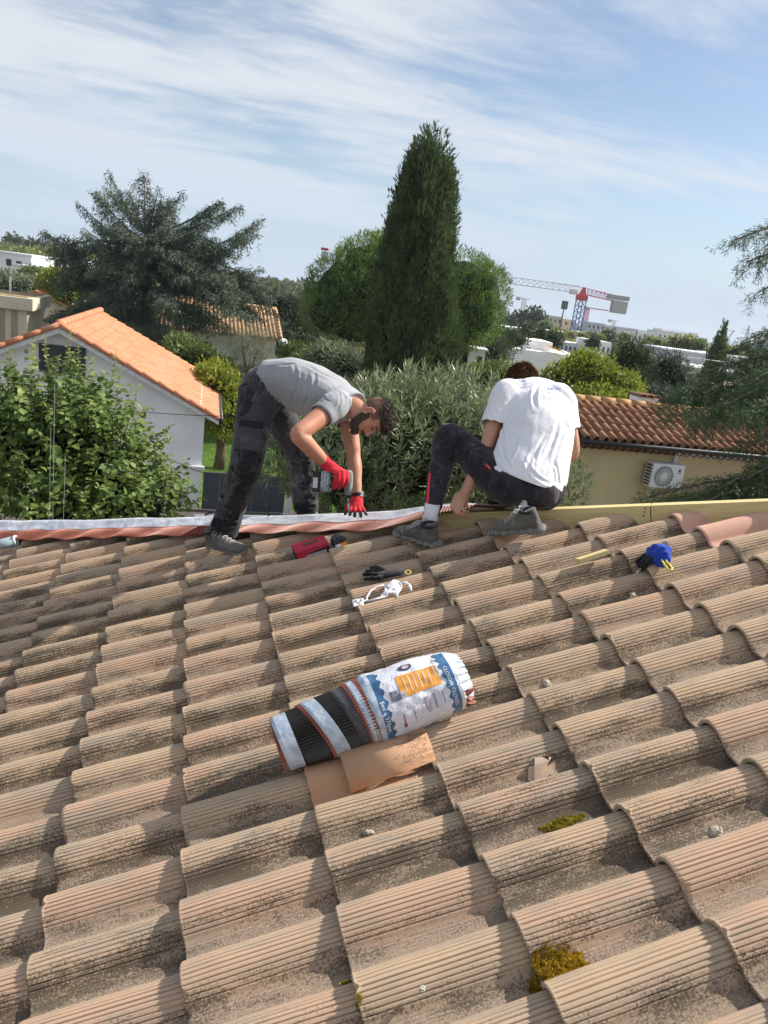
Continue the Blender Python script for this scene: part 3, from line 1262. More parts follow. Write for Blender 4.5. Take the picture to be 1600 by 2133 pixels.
# moss cushions
M_MOSS = leaf_mat('ochre_moss', (0.22, 0.14, 0.015), (0.60, 0.42, 0.05), 0.15, 0.9, 0.1, 45)
M_MOSSG = leaf_mat('green_moss', (0.18, 0.16, 0.02), (0.50, 0.42, 0.06), 0.15, 0.9, 0.1, 45)
M_MOSSB = plain('moss_base', (0.07, 0.045, 0.012), .95, .1, 0, .4, 60)


def moss(label, px, py, ru, ry, n, mat, seed, h=0.016):
    rs = np.random.default_rng(seed)
    c = on_tile(px, py, 0)
    cu, cy = c.dot(U), c.y
    root = empty('moss_cushion', c)
    tag(root, label, 'moss')
    pts = []
    while len(pts) < n:
        a, b_ = rs.uniform(-1.25, 1.25, 2)
        k = a * a + b_ * b_
        edge = 1 + .9 * mnoise.noise(Vector((a * 2.4, b_ * 2.4, seed)))
        if k < edge:
            pts.append((a, b_, max(0, 1 - k / edge)))
    P, D = [], []
    for a, b_, q in pts:
        lump = .5 + .5 * mnoise.noise(Vector((a * 5, b_ * 5, seed + 3)))
        p = on_tile_uv(cu + a * ru, cy + b_ * ry, h * (q ** .5) * (.35 + lump) * rs.uniform(.5, 1))
        P.append(tuple(p - c))
        D.append((rs.normal(0, .5), rs.normal(0, .5), 1))
    P, D = np.array(P), np.array(D)
    nB = len(P)
    Dn = D / np.linalg.norm(D, axis=1)[:, None]
    S = np.cross(Dn, rs.normal(0, 1, (nB, 3)))
    S /= np.linalg.norm(S, axis=1)[:, None]
    L = rs.uniform(.004, .009, (nB, 1))
    V = np.stack([P, P + Dn * L * .5 + S * L * .28, P + Dn * L, P + Dn * L * .5 - S * L * .28], 1).reshape(-1, 3)
    tag(link('moss_tufts', mesh_np('moss_tufts', V, np.arange(nB * 4).reshape(nB, 4)), mat, root), kind='stuff')
    V, F = [], []
    g = 16
    for i in range(g + 1):
        for j in range(g + 1):
            a, b_ = (i / g * 2 - 1), (j / g * 2 - 1)
            k = math.hypot(a, b_)
            s_ = 1 if k < 1e-6 else max(abs(a), abs(b_)) / k
            a, b_ = a * s_, b_ * s_
            q = max(0, 1 - (a * a + b_ * b_))
            V.append(tuple(on_tile_uv(cu + a * ru * .75, cy + b_ * ry * .75, -.004 + h * .45 * q ** .5) - c))
    for i in range(g):
        for j in range(g):
            F.append((i * (g + 1) + j, (i + 1) * (g + 1) + j, (i + 1) * (g + 1) + j + 1, i * (g + 1) + j + 1))
    link('moss_base', mesh_np('moss_base', V, F, True), M_MOSSB, root)


moss('large ochre moss cushion spilling over a lower tile edge', 1162, 2018, 0.066, 0.044, 7000, M_MOSS, 4, .013)
moss('long yellow green moss strip in the valley above', 1172, 1718, 0.060, 0.020, 2600, M_MOSSG, 6, .010)
moss('small green moss tuft at a lower left tile edge', 720, 2046, 0.016, 0.010, 500, M_MOSSG, 7, .008)
moss('tiny moss tuft under the lowest middle tile', 748, 2100, 0.010, 0.010, 300, M_MOSSG, 8, .008)

# grit and crumbs washed into the valleys
rs = np.random.default_rng(17)
V, F = [], []
for k in range(2600):
    u = rs.uniform(0.0, 3.2)
    row = rs.integers(-2, 24)
    y = -row * ROWW + 0.05 + rs.normal(0, .018) - .150 + .02
    p = on_tile_uv(u, y, .0005)
    if hip_side(p) > -.2:
        continue
    s_ = abs(rs.normal(0, .0016)) + .0009
    b0 = len(V)
    for d in ((1, 0, -.3), (-.5, .8, -.3), (-.5, -.8, -.3), (0, 0, .9)):
        V.append(tuple(p + Vector(d) * s_ * rs.uniform(.7, 1.3)))
    F += [(b0, b0 + 1, b0 + 3), (b0 + 1, b0 + 2, b0 + 3), (b0 + 2, b0, b0 + 3), (b0, b0 + 2, b0 + 1)]
tag(link('roof_grit', mesh_np('roof_grit', V, F), plain('grit', (0.34, 0.29, 0.23), .95, .1, 0, .4, 30)), 'fine grit and crumbs lying in the tile valleys', 'grit', kind='stuff')
# a few dry straws beside the smooth tile
st = empty('dry_straw', on_tile(775, 1640, .004))
tag(st, 'few dry straws beside the smooth ochre tile', 'straw')
M_STRAW = plain('straw', (0.5, 0.38, 0.17), .8)
for k in range(6):
    a_ = on_tile(762 + k * 3, 1646 - k, .006) - st.location
    MB().tube([a_, a_ + U * rs.uniform(.02, .045) + Vector((0, rs.uniform(-.004, .01), 0)) + NRM * rs.uniform(.004, .02)], .0009, 4).build('stalk', M_STRAW, st)
# ------------------------------------------------------------------ people
CX, CY, CZ = (RC @ Vector((1, 0, 0))), (RC @ Vector((0, 1, 0))), (RC @ Vector((0, 0, 1)))   # image right, image up, towards camera
TOCAM = CZ


class Vol:
    """closed shapes that are fused into one continuous skin"""

    def __init__(self):
        self.mb = MB()

    def ell(self, c, r, axes=None, seg=20, rings=12):
        c = Vector(c)
        ax = axes or (Vector((1, 0, 0)), Vector((0, 1, 0)), Vector((0, 0, 1)))
        r = (r, r, r) if isinstance(r, (int, float)) else r
        V, F = [c + ax[2] * r[2]], []
        for i in range(1, rings):
            ph = math.pi * i / rings
            for k in range(seg):
                th = 2 * math.pi * k / seg
                V.append(c + ax[0] * (r[0] * math.sin(ph) * math.cos(th)) + ax[1] * (r[1] * math.sin(ph) * math.sin(th)) + ax[2] * (r[2] * math.cos(ph)))
        V.append(c - ax[2] * r[2])
        for k in range(seg):
            F.append((0, 1 + k, 1 + (k + 1) % seg))
        for i in range(rings - 2):
            for k in range(seg):
                a, b = 1 + i * seg + k, 1 + i * seg + (k + 1) % seg
                F.append((a, a + seg, b + seg, b))
        l = len(V) - 1
        for k in range(seg):
            F.append((l, 1 + (rings - 2) * seg + (k + 1) % seg, 1 + (rings - 2) * seg + k))
        self.mb.add(V, F)
        return self

    def loft(self, rings, ref, seg=22, round_ends=(True, True)):
        """rings: (centre, r_ref, r_other); ref: direction of the first radius"""
        pts = [Vector(r[0]) for r in rings]
        n = len(pts)
        # densify with catmull-rom
        P, RA, RB = [], [], []
        for i in range(n - 1):
            for k in range(5):
                t = k / 5
                a, b, c, d = pts[max(i - 1, 0)], pts[i], pts[i + 1], pts[min(i + 2, n - 1)]
                P.append(0.5 * ((2 * b) + (c - a) * t + (2 * a - 5 * b + 4 * c - d) * t * t + (3 * b - a - 3 * c + d) * t ** 3))
                e = t * t * (3 - 2 * t)
                RA.append(rings[i][1] + (rings[i + 1][1] - rings[i][1]) * e)
                RB.append(rings[i][2] + (rings[i + 1][2] - rings[i][2]) * e)
        P.append(pts[-1])
        RA.append(rings[-1][1])
        RB.append(rings[-1][2])
        # rounded caps
        if round_ends[0]:
            d = (P[0] - P[1]).normalized()
            m = min(RA[0], RB[0])
            P = [P[0] + d * m * 0.62, P[0] + d * m * 0.4] + P
            RA = [RA[0] * 0.35, RA[0] * 0.75] + RA
            RB = [RB[0] * 0.35, RB[0] * 0.75] + RB
        if round_ends[1]:
            d = (P[-1] - P[-2]).normalized()
            m = min(RA[-1], RB[-1])
            P += [P[-1] + d * m * 0.4, P[-1] + d * m * 0.62]
            RA += [RA[-1] * 0.75, RA[-1] * 0.35]
            RB += [RB[-1] * 0.75, RB[-1] * 0.35]
        V, F = [], []
        a = Vector(ref)
        N_ = len(P)
        for i in range(N_):
            t = (P[min(i + 1, N_ - 1)] - P[max(i - 1, 0)]).normalized()
            a = a - t * a.dot(t)
            if a.length < 1e-5:
                a = t.orthogonal()
            a.normalize()
            b = t.cross(a)
            for k in range(seg):
                th = 2 * math.pi * k / seg
                V.append(P[i] + a * (RA[i] * math.cos(th)) + b * (RB[i] * math.sin(th)))
        for i in range(N_ - 1):
            for k in range(seg):
                k2 = (k + 1) % seg
                F.append((i * seg + k, i * seg + k2, (i + 1) * seg + k2, (i + 1) * seg + k))
        F.append(tuple(range(seg))[::-1])
        F.append(tuple((N_ - 1) * seg + k for k in range(seg)))
        self.mb.add(V, F)
        return self

    def limb(self, pts, rad, ref=None, flat=1.0):
        return self.loft([(p, r, r * flat) for p, r in zip(pts, rad)], ref or TOCAM)

    def box(self, c, s, rot=None):
        self.mb.box(c, s, rot)
        return self

    def skin(self, name, voxel=0.006, smooth=6, fac=0.5):
        me = self.mb.mesh(name)
        ob = bpy.data.objects.new('tmp', me)
        col.objects.link(ob)
        md = ob.modifiers.new('r', 'REMESH')
        md.mode = 'VOXEL'
        md.voxel_size = voxel
        ms = ob.modifiers.new('s', 'SMOOTH')
        ms.factor = fac
        ms.iterations = smooth
        dg = bpy.context.evaluated_depsgraph_get()
        out = bpy.data.meshes.new_from_object(ob.evaluated_get(dg))
        out.name = name
        bpy.data.objects.remove(ob)
        out.polygons.foreach_set('use_smooth', np.ones(len(out.polygons), dtype=bool))
        return out


def displace(me, fn):
    """move every vertex along its normal by fn(co)"""
    n = len(me.vertices)
    co = np.empty(n * 3, np.float32)
    me.vertices.foreach_get('co', co)
    co = co.reshape(-1, 3)
    no = np.empty(n * 3, np.float32)
    me.vertex_normals.foreach_get('vector', no)
    no = no.reshape(-1, 3)
    d = fn(co, no)
    me.vertices.foreach_set('co', (co + no * d[:, None]).ravel().astype(np.float32))
    me.update()


def seg_dist(co, a, b):
    a, b = np.array(a), np.array(b)
    ab = b - a
    t = np.clip(((co - a) @ ab) / (ab @ ab), 0, 1)
    return np.linalg.norm(co - (a + t[:, None] * ab), axis=1)


def folds(creases, fine=0.002, fine_scale=18, seed=0):
    """creases: (a, b, width, depth): a groove with a raised roll on both sides"""

    def fn(co, no):
        d = np.zeros(len(co))
        for a, b, w, h in creases:
            r = seg_dist(co, a, b) / w
            d += -h * np.exp(-r ** 2) + 0.55 * h * np.exp(-((r - 1.7) / 0.7) ** 2)
        if fine:
            f = np.fromiter((mnoise.noise(Vector((c[0] * fine_scale + seed, c[1] * fine_scale, c[2] * fine_scale * 1.3))) for c in co), float, len(co))
            d += f * fine
        return d
    return fn


def cut_mesh(me, co, no):
    """cut away what lies on the side of the normal, leaving a clean edge"""
    bm = bmesh.new()
    bm.from_mesh(me)
    bmesh.ops.bisect_plane(bm, geom=bm.verts[:] + bm.edges[:] + bm.faces[:], plane_co=co, plane_no=no, clear_outer=True)
    bm.to_mesh(me)
    bm.free()
    me.update()
    return me


def solid(ob, th, off=-1):
    md = ob.modifiers.new('thickness', 'SOLIDIFY')
    md.thickness = th
    md.offset = off
    return ob


def on_surface(me, p, d):
    from mathutils.bvhtree import BVHTree
    if 'bvh' not in _bv or _bv.get('me') != me.name_full:
        bm = bmesh.new()
        bm.from_mesh(me)
        _bv['bvh'] = BVHTree.FromBMesh(bm)
        bm.free()
        _bv['me'] = me.name_full
    h = _bv['bvh'].ray_cast(p, d)
    return (h[0], h[1]) if h[0] else (None, None)


_bv = {}


def pix_creases(me, lines, n=5):
    """crease lines given in the photo, laid on the cloth surface that faces the viewer"""
    _bv.clear()
    out = []
    for (x0, y0, x1, y1, bow, w, h) in lines:
        pts = []
        for k in range(n + 1):
            f = k / n
            x = x0 + (x1 - x0) * f - (y1 - y0) * bow * math.sin(f * math.pi)
            y = y0 + (y1 - y0) * f + (x1 - x0) * bow * math.sin(f * math.pi)
            o_ = at(x, y, 2.5)
            q, _n = on_surface(me, o_, (o_ - CAM).normalized())
            if q is not None:
                pts.append(q)
        if len(pts) > 2:
            out.append((pts, w, h))
    _bv.clear()

    def fn(co, no):
        d = np.zeros(len(co))
        for pts, w, h in out:
            best = np.full(len(co), 9.0)
            par = np.zeros(len(co))
            m = len(pts) - 1
            for k in range(m):
                a, b_ = np.array(pts[k]), np.array(pts[k + 1])
                ab = b_ - a
                t = np.clip(((co - a) @ ab) / (ab @ ab + 1e-12), 0, 1)
                r = np.linalg.norm(co - (a + t[:, None] * ab), axis=1)
                c = r < best
                best[c] = r[c]
                par[c] = ((k + t) / m)[c]
            s = np.sin(np.clip(par, 0.02, 0.98) * math.pi) ** 0.8
            r = best / w
            d += h * s * (-0.55 * np.exp(-r ** 2) + 0.42 * np.exp(-((r - 1.8) / 0.9) ** 2))
        return d
    return fn


def skin_mat(name, base, red):
    t = NT(name)
    v = t.world_pos()
    n = t.noise(v, 22, 4, 0.6)
    c = t.mix(t.range(n, 0.35, 0.68), base, red)
    f = t.noise(v, 420, 2, 0.6)
    t.bump(f, 0.12, 0.002)
    t.b.inputs['Subsurface Weight'].default_value = 0.12
    t.b.inputs['Subsurface Radius'].default_value = (0.012, 0.004, 0.002)
    t.b.inputs['Subsurface Scale'].default_value = 0.6
    return t.done(c, 0.5, 0.35)


M_SKIN = skin_mat('tanned_skin', (0.46, 0.235, 0.15), (0.50, 0.22, 0.14))
M_SKIN2 = skin_mat('light_skin', (0.50, 0.27, 0.175), (0.54, 0.26, 0.17))


def cloth(name, c1, c2, dust=None, damt=0.0, weave=700, rough=0.9, fold=0.35):
    t = NT(name)
    v = t.world_pos()
    n = t.noise(v, 5, 4, 0.6)
    c = t.mix(t.range(n, 0.35, 0.65), c1, c2)
    if dust:
        a = t.range(t.noise(v, 9, 6, 0.72, 0.6), 0.50, 0.70)
        b = t.range(t.noise(v, 60, 4, 0.7), 0.56, 0.66)
        c = t.mix(t.math('MULTIPLY', a, damt), c, dust)
        c = t.mix(t.math('MULTIPLY', t.math('MULTIPLY', b, t.range(t.noise(v, 6, 2, 0.5), 0.52, 0.64)), min(1, damt * 1.1)), c, tuple(min(1, x * 1.5) for x in dust))
    h = t.math('ADD', t.math('MULTIPLY', t.noise(v, 16, 3, 0.55, 0.8), 1.0), t.math('MULTIPLY', t.noise(v, weave, 2, 0.5), 0.05))
    t.bump(h, fold, 0.02)
    t.b.inputs['Sheen Weight'].default_value = 0.15
    return t.done(c, rough, 0.15)


M_TEE_GREY = cloth('grey_cotton', (0.29, 0.30, 0.32), (0.34, 0.35, 0.37), fold=0.22)
M_TEE_WHITE = cloth('white_cotton', (0.74, 0.74, 0.78), (0.80, 0.80, 0.83), fold=0.22)
M_TR_GREY = cloth('dusty_grey_work_trousers', (0.034, 0.033, 0.038), (0.060, 0.058, 0.064), (0.20, 0.19, 0.19), 0.55)
M_TR_BLK = cloth('black_work_panel', (0.010, 0.010, 0.012), (0.022, 0.022, 0.025), (0.13, 0.13, 0.13), 0.35)
M_TR_TRACK = cloth('dark_track_trousers', (0.016, 0.014, 0.018), (0.040, 0.034, 0.042), (0.15, 0.15, 0.15), 0.30)
M_HAIR1 = plain('dark_brown_hair', (0.075, 0.052, 0.036), 0.6, 0.4, 0, 0.5, 160, 0.6, 300)
M_HAIR2 = plain('brown_hair', (0.24, 0.130, 0.065), 0.5, 0.4, 0, 0.5, 120, 0.6, 240)
M_GLOVE_RED = cloth('red_knit_glove', (0.55, 0.02, 0.035), (0.62, 0.03, 0.045), fold=0.3)
M_GLOVE_GRY = plain('grey_rubber_palm', (0.035, 0.038, 0.045), 0.6, 0.4, 0, 0.2, 40, 0.3, 200)
M_SHOE = cloth('worn_grey_suede', (0.085, 0.08, 0.072), (0.14, 0.135, 0.12), (0.26, 0.25, 0.23), 0.5)
M_SHOE_D = plain('dark_shoe_trim', (0.02, 0.02, 0.024), 0.7)
M_SOLE = plain('grey_rubber_sole', (0.17, 0.17, 0.155), 0.75, 0.3, 0, 0.25, 30, 0.3, 120)
M_LACE = plain('pale_lace', (0.5, 0.48, 0.45), 0.8)
M_SOCK = plain('white_sock', (0.75, 0.74, 0.78), 0.9, 0.2, 0, 0.05, 40, 0.3, 300)


def head_parts(vol, o, r, f, u, jaw=1.0):
    P = lambda a, b, c: o + r * a + f * b + u * c
    ax = (r, f, u)
    vol.ell(P(0, -0.014, 0.036), (0.074, 0.096, 0.086), ax)
    vol.ell(P(0, 0.030, -0.028), (0.060, 0.060, 0.086), ax)
    vol.ell(P(0, 0.036, -0.075), (0.052 * jaw, 0.052, 0.040), ax)
    vol.ell(P(0, 0.074, -0.096), (0.022, 0.018, 0.018), ax)
    vol.loft([(P(0, 0.084, 0.014), 0.008, 0.008), (P(0, 0.098, -0.012), 0.010, 0.010), (P(0, 0.106, -0.028), 0.0135, 0.011)], r)
    for s in (-1, 1):
        vol.ell(P(s * 0.011, 0.094, -0.030), (0.008, 0.009, 0.007), ax)
        vol.ell(P(s * 0.042, 0.060, -0.022), (0.022, 0.022, 0.022), ax)
        # ear: rim and lobe
        e = P(s * 0.077, -0.012, -0.008)
        pts = [e + f * (0.006 + 0.016 * math.cos(t_)) * 1.0 + u * (0.030 * math.sin(t_)) + r * (s * (0.004 + 0.006 * (1 - math.cos(t_)) / 2)) for t_ in [math.radians(d) for d in range(40, 331, 29)]]
        vol.loft([(p, 0.0058, 0.0058) for p in pts], r)
        vol.ell(e + f * 0.002, (0.006, 0.014, 0.024), ax)
    vol.ell(P(0, 0.072, 0.024), (0.052, 0.020, 0.011), ax)
    vol.ell(P(0, 0.086, -0.057), (0.024, 0.010, 0.006), ax)
    vol.ell(P(0, 0.084, -0.069), (0.021, 0.010, 0.006), ax)


def hair_tufts(name, pts, nrm, size, lean, mat, parent, n=900, seed=0):
    """short tapered tufts standing on a hair cap"""
    rs = np.random.default_rng(seed)
    idx = rs.integers(0, len(pts), n)
    p = pts[idx]
    nn = nrm[idx] + rs.normal(0, 0.35, (n, 3)) + np.array(lean)
    nn /= np.linalg.norm(nn, axis=1)[:, None]
    side = np.cross(nn, rs.normal(0, 1, (n, 3)))
    side /= np.linalg.norm(side, axis=1)[:, None]
    L = size * rs.uniform(0.6, 1.3, (n, 1))
    W = size * 0.14
    V = np.empty((n, 3, 3))
    V[:, 0] = p - side * W
    V[:, 1] = p + side * W
    V[:, 2] = p + nn * L
    F = np.arange(n * 3).reshape(n, 3)
    return tag(link(name, mesh_np(name, V.reshape(-1, 3), F), mat, parent), kind='stuff')


def me_pts(me):
    n = len(me.vertices)
    co = np.empty(n * 3, np.float32)
    me.vertices.foreach_get('co', co)
    no = np.empty(n * 3, np.float32)
    me.vertex_normals.foreach_get('vector', no)
    return co.reshape(-1, 3), no.reshape(-1, 3)


def shoe(parent, heel, toe, up, chunky=False, pitch=0.0):
    """trainer from heel point to toe point (on the ground side), with sole, upper, tongue and laces"""
    d = (toe - heel)
    L = d.length
    d.normalize()
    up = (up - d * up.dot(d)).normalized()
    s = d.cross(up).normalized()
    P = lambda a, b, c: heel + d * (a * L) + s * b + up * c
    v = Vol()
    v.loft([(P(0.06, 0, 0.050), 0.034, 0.034), (P(0.25, 0, 0.052), 0.036, 0.040), (P(0.5, 0.002, 0.048), 0.040, 0.034), (P(0.75, 0.004, 0.040), 0.045, 0.026), (P(0.93, 0.004, 0.034), 0.036, 0.018)], s)
    v.loft([(P(0.12, 0, 0.05), 0.036, 0.036), (P(0.14, 0, 0.095), 0.034, 0.040), (P(0.16, 0, 0.118), 0.036, 0.043)], s, round_ends=(True, False))
    v.loft([(P(0.30, 0, 0.105), 0.026, 0.014), (P(0.45, 0, 0.085), 0.028, 0.014), (P(0.6, 0, 0.064), 0.030, 0.012)], s)
    v.ell(P(0.04, 0, 0.085), (0.022, 0.016, 0.03), (s, d, up))
    me = v.skin('shoe_upper', 0.005, 5)
    fs = []
    for k in range(3):
        fs.append((tuple(P(0.52 + k * 0.1, -0.04, 0.05)), tuple(P(0.50 + k * 0.1, 0.04, 0.06)), 0.006, 0.0022))
    fs.append((tuple(P(0.2, 0.04, 0.03)), tuple(P(0.42, 0.04, 0.075)), 0.005, 0.003))
    fs.append((tuple(P(0.2, -0.04, 0.03)), tuple(P(0.42, -0.04, 0.075)), 0.005, 0.003))
    fs.append((tuple(P(0.78, -0.05, 0.02)), tuple(P(0.72, 0, 0.07)), 0.004, 0.002))
    fs.append((tuple(P(0.78, 0.05, 0.02)), tuple(P(0.72, 0, 0.07)), 0.004, 0.002))
    displace(me, folds(fs, 0.0012, 60))
    up_o = link('shoe_upper', me, M_SHOE, parent)
    v = Vol()
    if chunky:
        for a, w, h in ((0.02, 0.036, 0.018), (0.16, 0.040, 0.020), (0.32, 0.036, 0.017), (0.52, 0.040, 0.016), (0.70, 0.046, 0.017), (0.86, 0.042, 0.017), (0.96, 0.030, 0.015)):
            v.ell(P(a, 0.001, 0.016), (w + 0.006, 0.030, h + 0.006), (s, d, up))
            v.ell(P(a, w * .7, 0.014), (0.022, 0.020, 0.016), (s, d, up))
            v.ell(P(a, -w * .7, 0.014), (0.022, 0.020, 0.016), (s, d, up))
    v.loft([(P(0.02, 0, 0.018), 0.034, 0.016), (P(0.3, 0, 0.016), 0.036, 0.014), (P(0.55, 0.002, 0.015), 0.041, 0.013), (P(0.78, 0.004, 0.015), 0.046, 0.013), (P(0.95, 0.003, 0.018), 0.034, 0.012)], s)
    me = v.skin('sole', 0.005, 3)
    link('sole', me, M_SOLE, parent)
    mb = MB()
    for k in range(5):
        a = 0.34 + k * 0.075
        z = 0.122 - k * 0.0115
        mb.tube([P(a, -0.030, z - 0.014), P(a + .02, 0, z + 0.002), P(a + .03, 0.030, z - 0.014)], 0.0026, 5)
    for sg in (-1, 1):
        c = P(0.35, 0, 0.122)
        pts = [c, c + s * sg * 0.02 + up * 0.012, c + s * sg * 0.045 + up * 0.002 + d * 0.01, c + s * sg * 0.05 - up * 0.015 + d * 0.02]
        mb.tube(pts, 0.0022, 5)
    mb.build('lace', M_LACE, up_o, True)
    mb = MB()
    ring = [P(0.16 + 0.12 * math.cos(t_) * 1.0, 0.036 * math.sin(t_), 0.116 + 0.004 * math.cos(t_)) for t_ in [2 * math.pi * k / 20 for k in range(21)]]
    mb.tube(ring, 0.008, 8)
    mb.build('collar', M_SHOE_D, up_o, True)
    return up_o


def hand(name, wrist, knuckles, tips, mids, thumb, r0=0.010, mat=None, parent=None, palm_n=None, voxel=0.0035, dark=None, dark_mat=None, cuff=None):
    """palm from the wrist to four knuckles, each finger knuckle -> mid joint -> tip, thumb as three points"""
    v = Vol()
    kc = sum(knuckles, Vector()) / 4
    wid = (knuckles[0] - knuckles[3]).length / 2 + 0.006
    side = (knuckles[0] - knuckles[3]).normalized()
    v.loft([(wrist, 0.030, 0.022), (wrist.lerp(kc, 0.45), wid * 0.95, 0.019), (kc, wid, 0.015)], side)
    for kn, md, tp, rr in zip(knuckles, mids, tips, (1.0, 1.05, 1.0, 0.88)):
        r = r0 * rr
        v.limb([kn.lerp(wrist, 0.15), kn, md, tp], [r * 1.12, r * 1.12, r, r * 0.85])
    v.limb(thumb, [r0 * 1.5, r0 * 1.15, r0 * 0.95])
    if cuff:
        v.loft(cuff, side)
    me = v.skin(name, voxel, 3)
    displace(me, folds([], 0.0012, 90))
    me.materials.append(mat)
    if dark is not None:
        me.materials.append(dark_mat)
        for p in me.polygons:
            if dark(p.center, p.normal):
                p.material_index = 1
    return link(name, me, None, parent)


# ---- first worker: bends over the hip, facing right, drill in the near hand
W1 = empty('person', roofp(470, 1140, -0.02))
tag(W1, 'worker in grey t-shirt bending over to drive a screw', 'person')
ORG1 = W1.location.copy()
hipR, hipL = at(540, 822, 4.56), at(560, 820, 4.76)
kneeR, kneeL = at(511, 975, 4.44), at(627, 955, 4.98)
ankR, ankL = at(466, 1104, 4.60), at(638, 1058, 5.12)
shR, shL = at(695, 846, 4.24), at(722, 852, 4.58)
elR, elL = at(620, 905, 4.04), at(737, 950, 4.52)
wrR, wrL = at(681, 968, 4.20), at(743, 1036, 4.45)
hd1 = at(772, 868, 4.30)
u1 = (CX * 0.995 + CY * 0.06).normalized()
f1 = (-CY * 0.96 + CX * 0.05 + CZ * 0.20)
f1 = (f1 - u1 * f1.dot(u1)).normalized()
r1 = f1.cross(u1).normalized()
if r1.dot(CZ) < 0:
    r1 = -r1
b = Vol()
head_parts(b, hd1, r1, f1, u1)
b.loft([(at(700, 838, 4.42), 0.062, 0.062), (at(733, 846, 4.36), 0.060, 0.058), (hd1 - u1 * 0.055 - f1 * 0.018, 0.057, 0.060), (hd1 - u1 * 0.01 - f1 * 0.02, 0.055, 0.06)], r1)
b.limb([shR, shR.lerp(elR, 0.3), shR.lerp(elR, 0.75), elR, elR.lerp(wrR, 0.25), elR.lerp(wrR, 0.6), wrR], [0.058, 0.057, 0.050, 0.042, 0.046, 0.040, 0.028])
b.limb([shL, shL.lerp(elL, 0.35), shL.lerp(elL, 0.8), elL, elL.lerp(wrL, 0.28), elL.lerp(wrL, 0.65), wrL, at(742, 1060, 4.44)], [0.056, 0.055, 0.047, 0.040, 0.044, 0.036, 0.027, 0.022])
b.limb([wrR, at(700, 985, 4.20)], [0.026, 0.022])
b.loft([(at(556, 802, 4.66), 0.13, 0.085), (at(610, 797, 4.56), 0.14, 0.10), (at(665, 815, 4.48), 0.16, 0.11), (at(712, 838, 4.42), 0.14, 0.08)], CZ)
for h_, k_, a_ in ((hipR, kneeR, ankR), (hipL, kneeL, ankL)):
    b.limb([h_, h_.lerp(k_, .5), k_, k_.lerp(a_, .3), a_], [0.075, 0.07, 0.052, 0.052, 0.036])
body = link('body', b.skin('body', 0.0052, 5), M_SKIN, W1)

# trousers
v = Vol()
v.loft([(at(538, 792, 4.66), 0.165, 0.105), (at(546, 815, 4.66), 0.175, 0.125), (at(556, 838, 4.66), 0.165, 0.115)], CZ)
v.ell(at(541, 803, 4.56), (0.10, 0.11, 0.10))
v.ell(at(546, 803, 4.76), (0.10, 0.11, 0.10))
v.limb([at(537, 815, 4.58), hipR.lerp(kneeR, 0.35), hipR.lerp(kneeR, 0.7), kneeR, kneeR.lerp(ankR, 0.3), kneeR.lerp(ankR, 0.7), ankR + Vector((0, 0, -0.005))],
       [0.118, 0.112, 0.100, 0.094, 0.090, 0.082, 0.088])
v.limb([at(566, 822, 4.76), hipL.lerp(kneeL, 0.35), hipL.lerp(kneeL, 0.7), kneeL, kneeL.lerp(ankL, 0.4), ankL + Vector((0, 0, 0.0))],
       [0.110, 0.104, 0.090, 0.084, 0.082, 0.088])
me = v.skin('trousers', 0.0065, 6)
cr = []
rs = random.Random(3)
for (a_, b_, n_) in ((hipR, kneeR, 5), (kneeR, ankR, 10), (kneeL, ankL, 8), (hipL, kneeL, 4)):
    d_ = (b_ - a_).normalized()
    for k in range(n_):
        p = a_.lerp(b_, rs.uniform(0.05, 0.98))
        s_ = d_.cross(CZ).normalized()
        o_ = CZ * rs.uniform(0.05, 0.10)
        tilt = d_ * rs.uniform(-0.06, 0.06)
        cr.append((tuple(p + o_ - s_ * rs.uniform(0.02, .09) - tilt), tuple(p + o_ + s_ * rs.uniform(0.02, .09) + tilt), rs.uniform(.008, .014), rs.uniform(.005, .010)))
# bunching above the shoes
for (a_, dcm) in ((ankR, CZ), (ankL, CZ)):
    for k in range(4):
        p = a_ + Vector((0, 0, 0.02 + k * 0.045))
        cr.append((tuple(p + dcm * .08 - CX * .08 + Vector((0, 0, rs.uniform(-.02, .02)))), tuple(p + dcm * .08 + CX * .08 + Vector((0, 0, rs.uniform(-.02, .02)))), .011, .010))
# fold fan at the hip
for k in range(5):
    cr.append((tuple(at(575 + k * 4, 815 + k * 10, 4.56)), tuple(at(540 + k * 2, 835 + k * 13, 4.45)), .010, .006))
displace(me, folds(cr, 0.0035, 14, 2))
displace(me, pix_creases(me, [(585, 812, 545, 850, .1, .008, .010), (588, 826, 550, 872, .1, .008, .010), (582, 842, 548, 892, .1, .008, .008), (530, 780, 516, 845, .05, .008, .007), (486, 950, 545, 942, .1, .008, .010), (478, 985, 540, 965, .1, .008, .010), (470, 1010, 528, 1000, .15, .008, .010),
                              (462, 1040, 515, 1022, .1, .008, .011), (452, 1062, 508, 1050, .15, .008, .012), (446, 1080, 500, 1072, .15, .008, .012), (620, 940, 652, 962, .1, .007, .009), (612, 1000, 650, 1020, .1, .007, .010), (612, 1040, 652, 1034, .1, .007, .010), (500, 880, 530, 930, .1, .008, .008), (520, 900, 500, 960, .1, .008, .007)]))
me.materials.append(M_TR_GREY)
me.materials.append(M_TR_BLK)
kp = [np.array(kneeR.lerp(ankR, 0.05)), np.array(kneeR.lerp(ankR, 0.42))]
kq = [np.array(kneeL.lerp(ankL, 0.0)), np.array(kneeL.lerp(ankL, 0.5))]
fwd = np.array(CX)
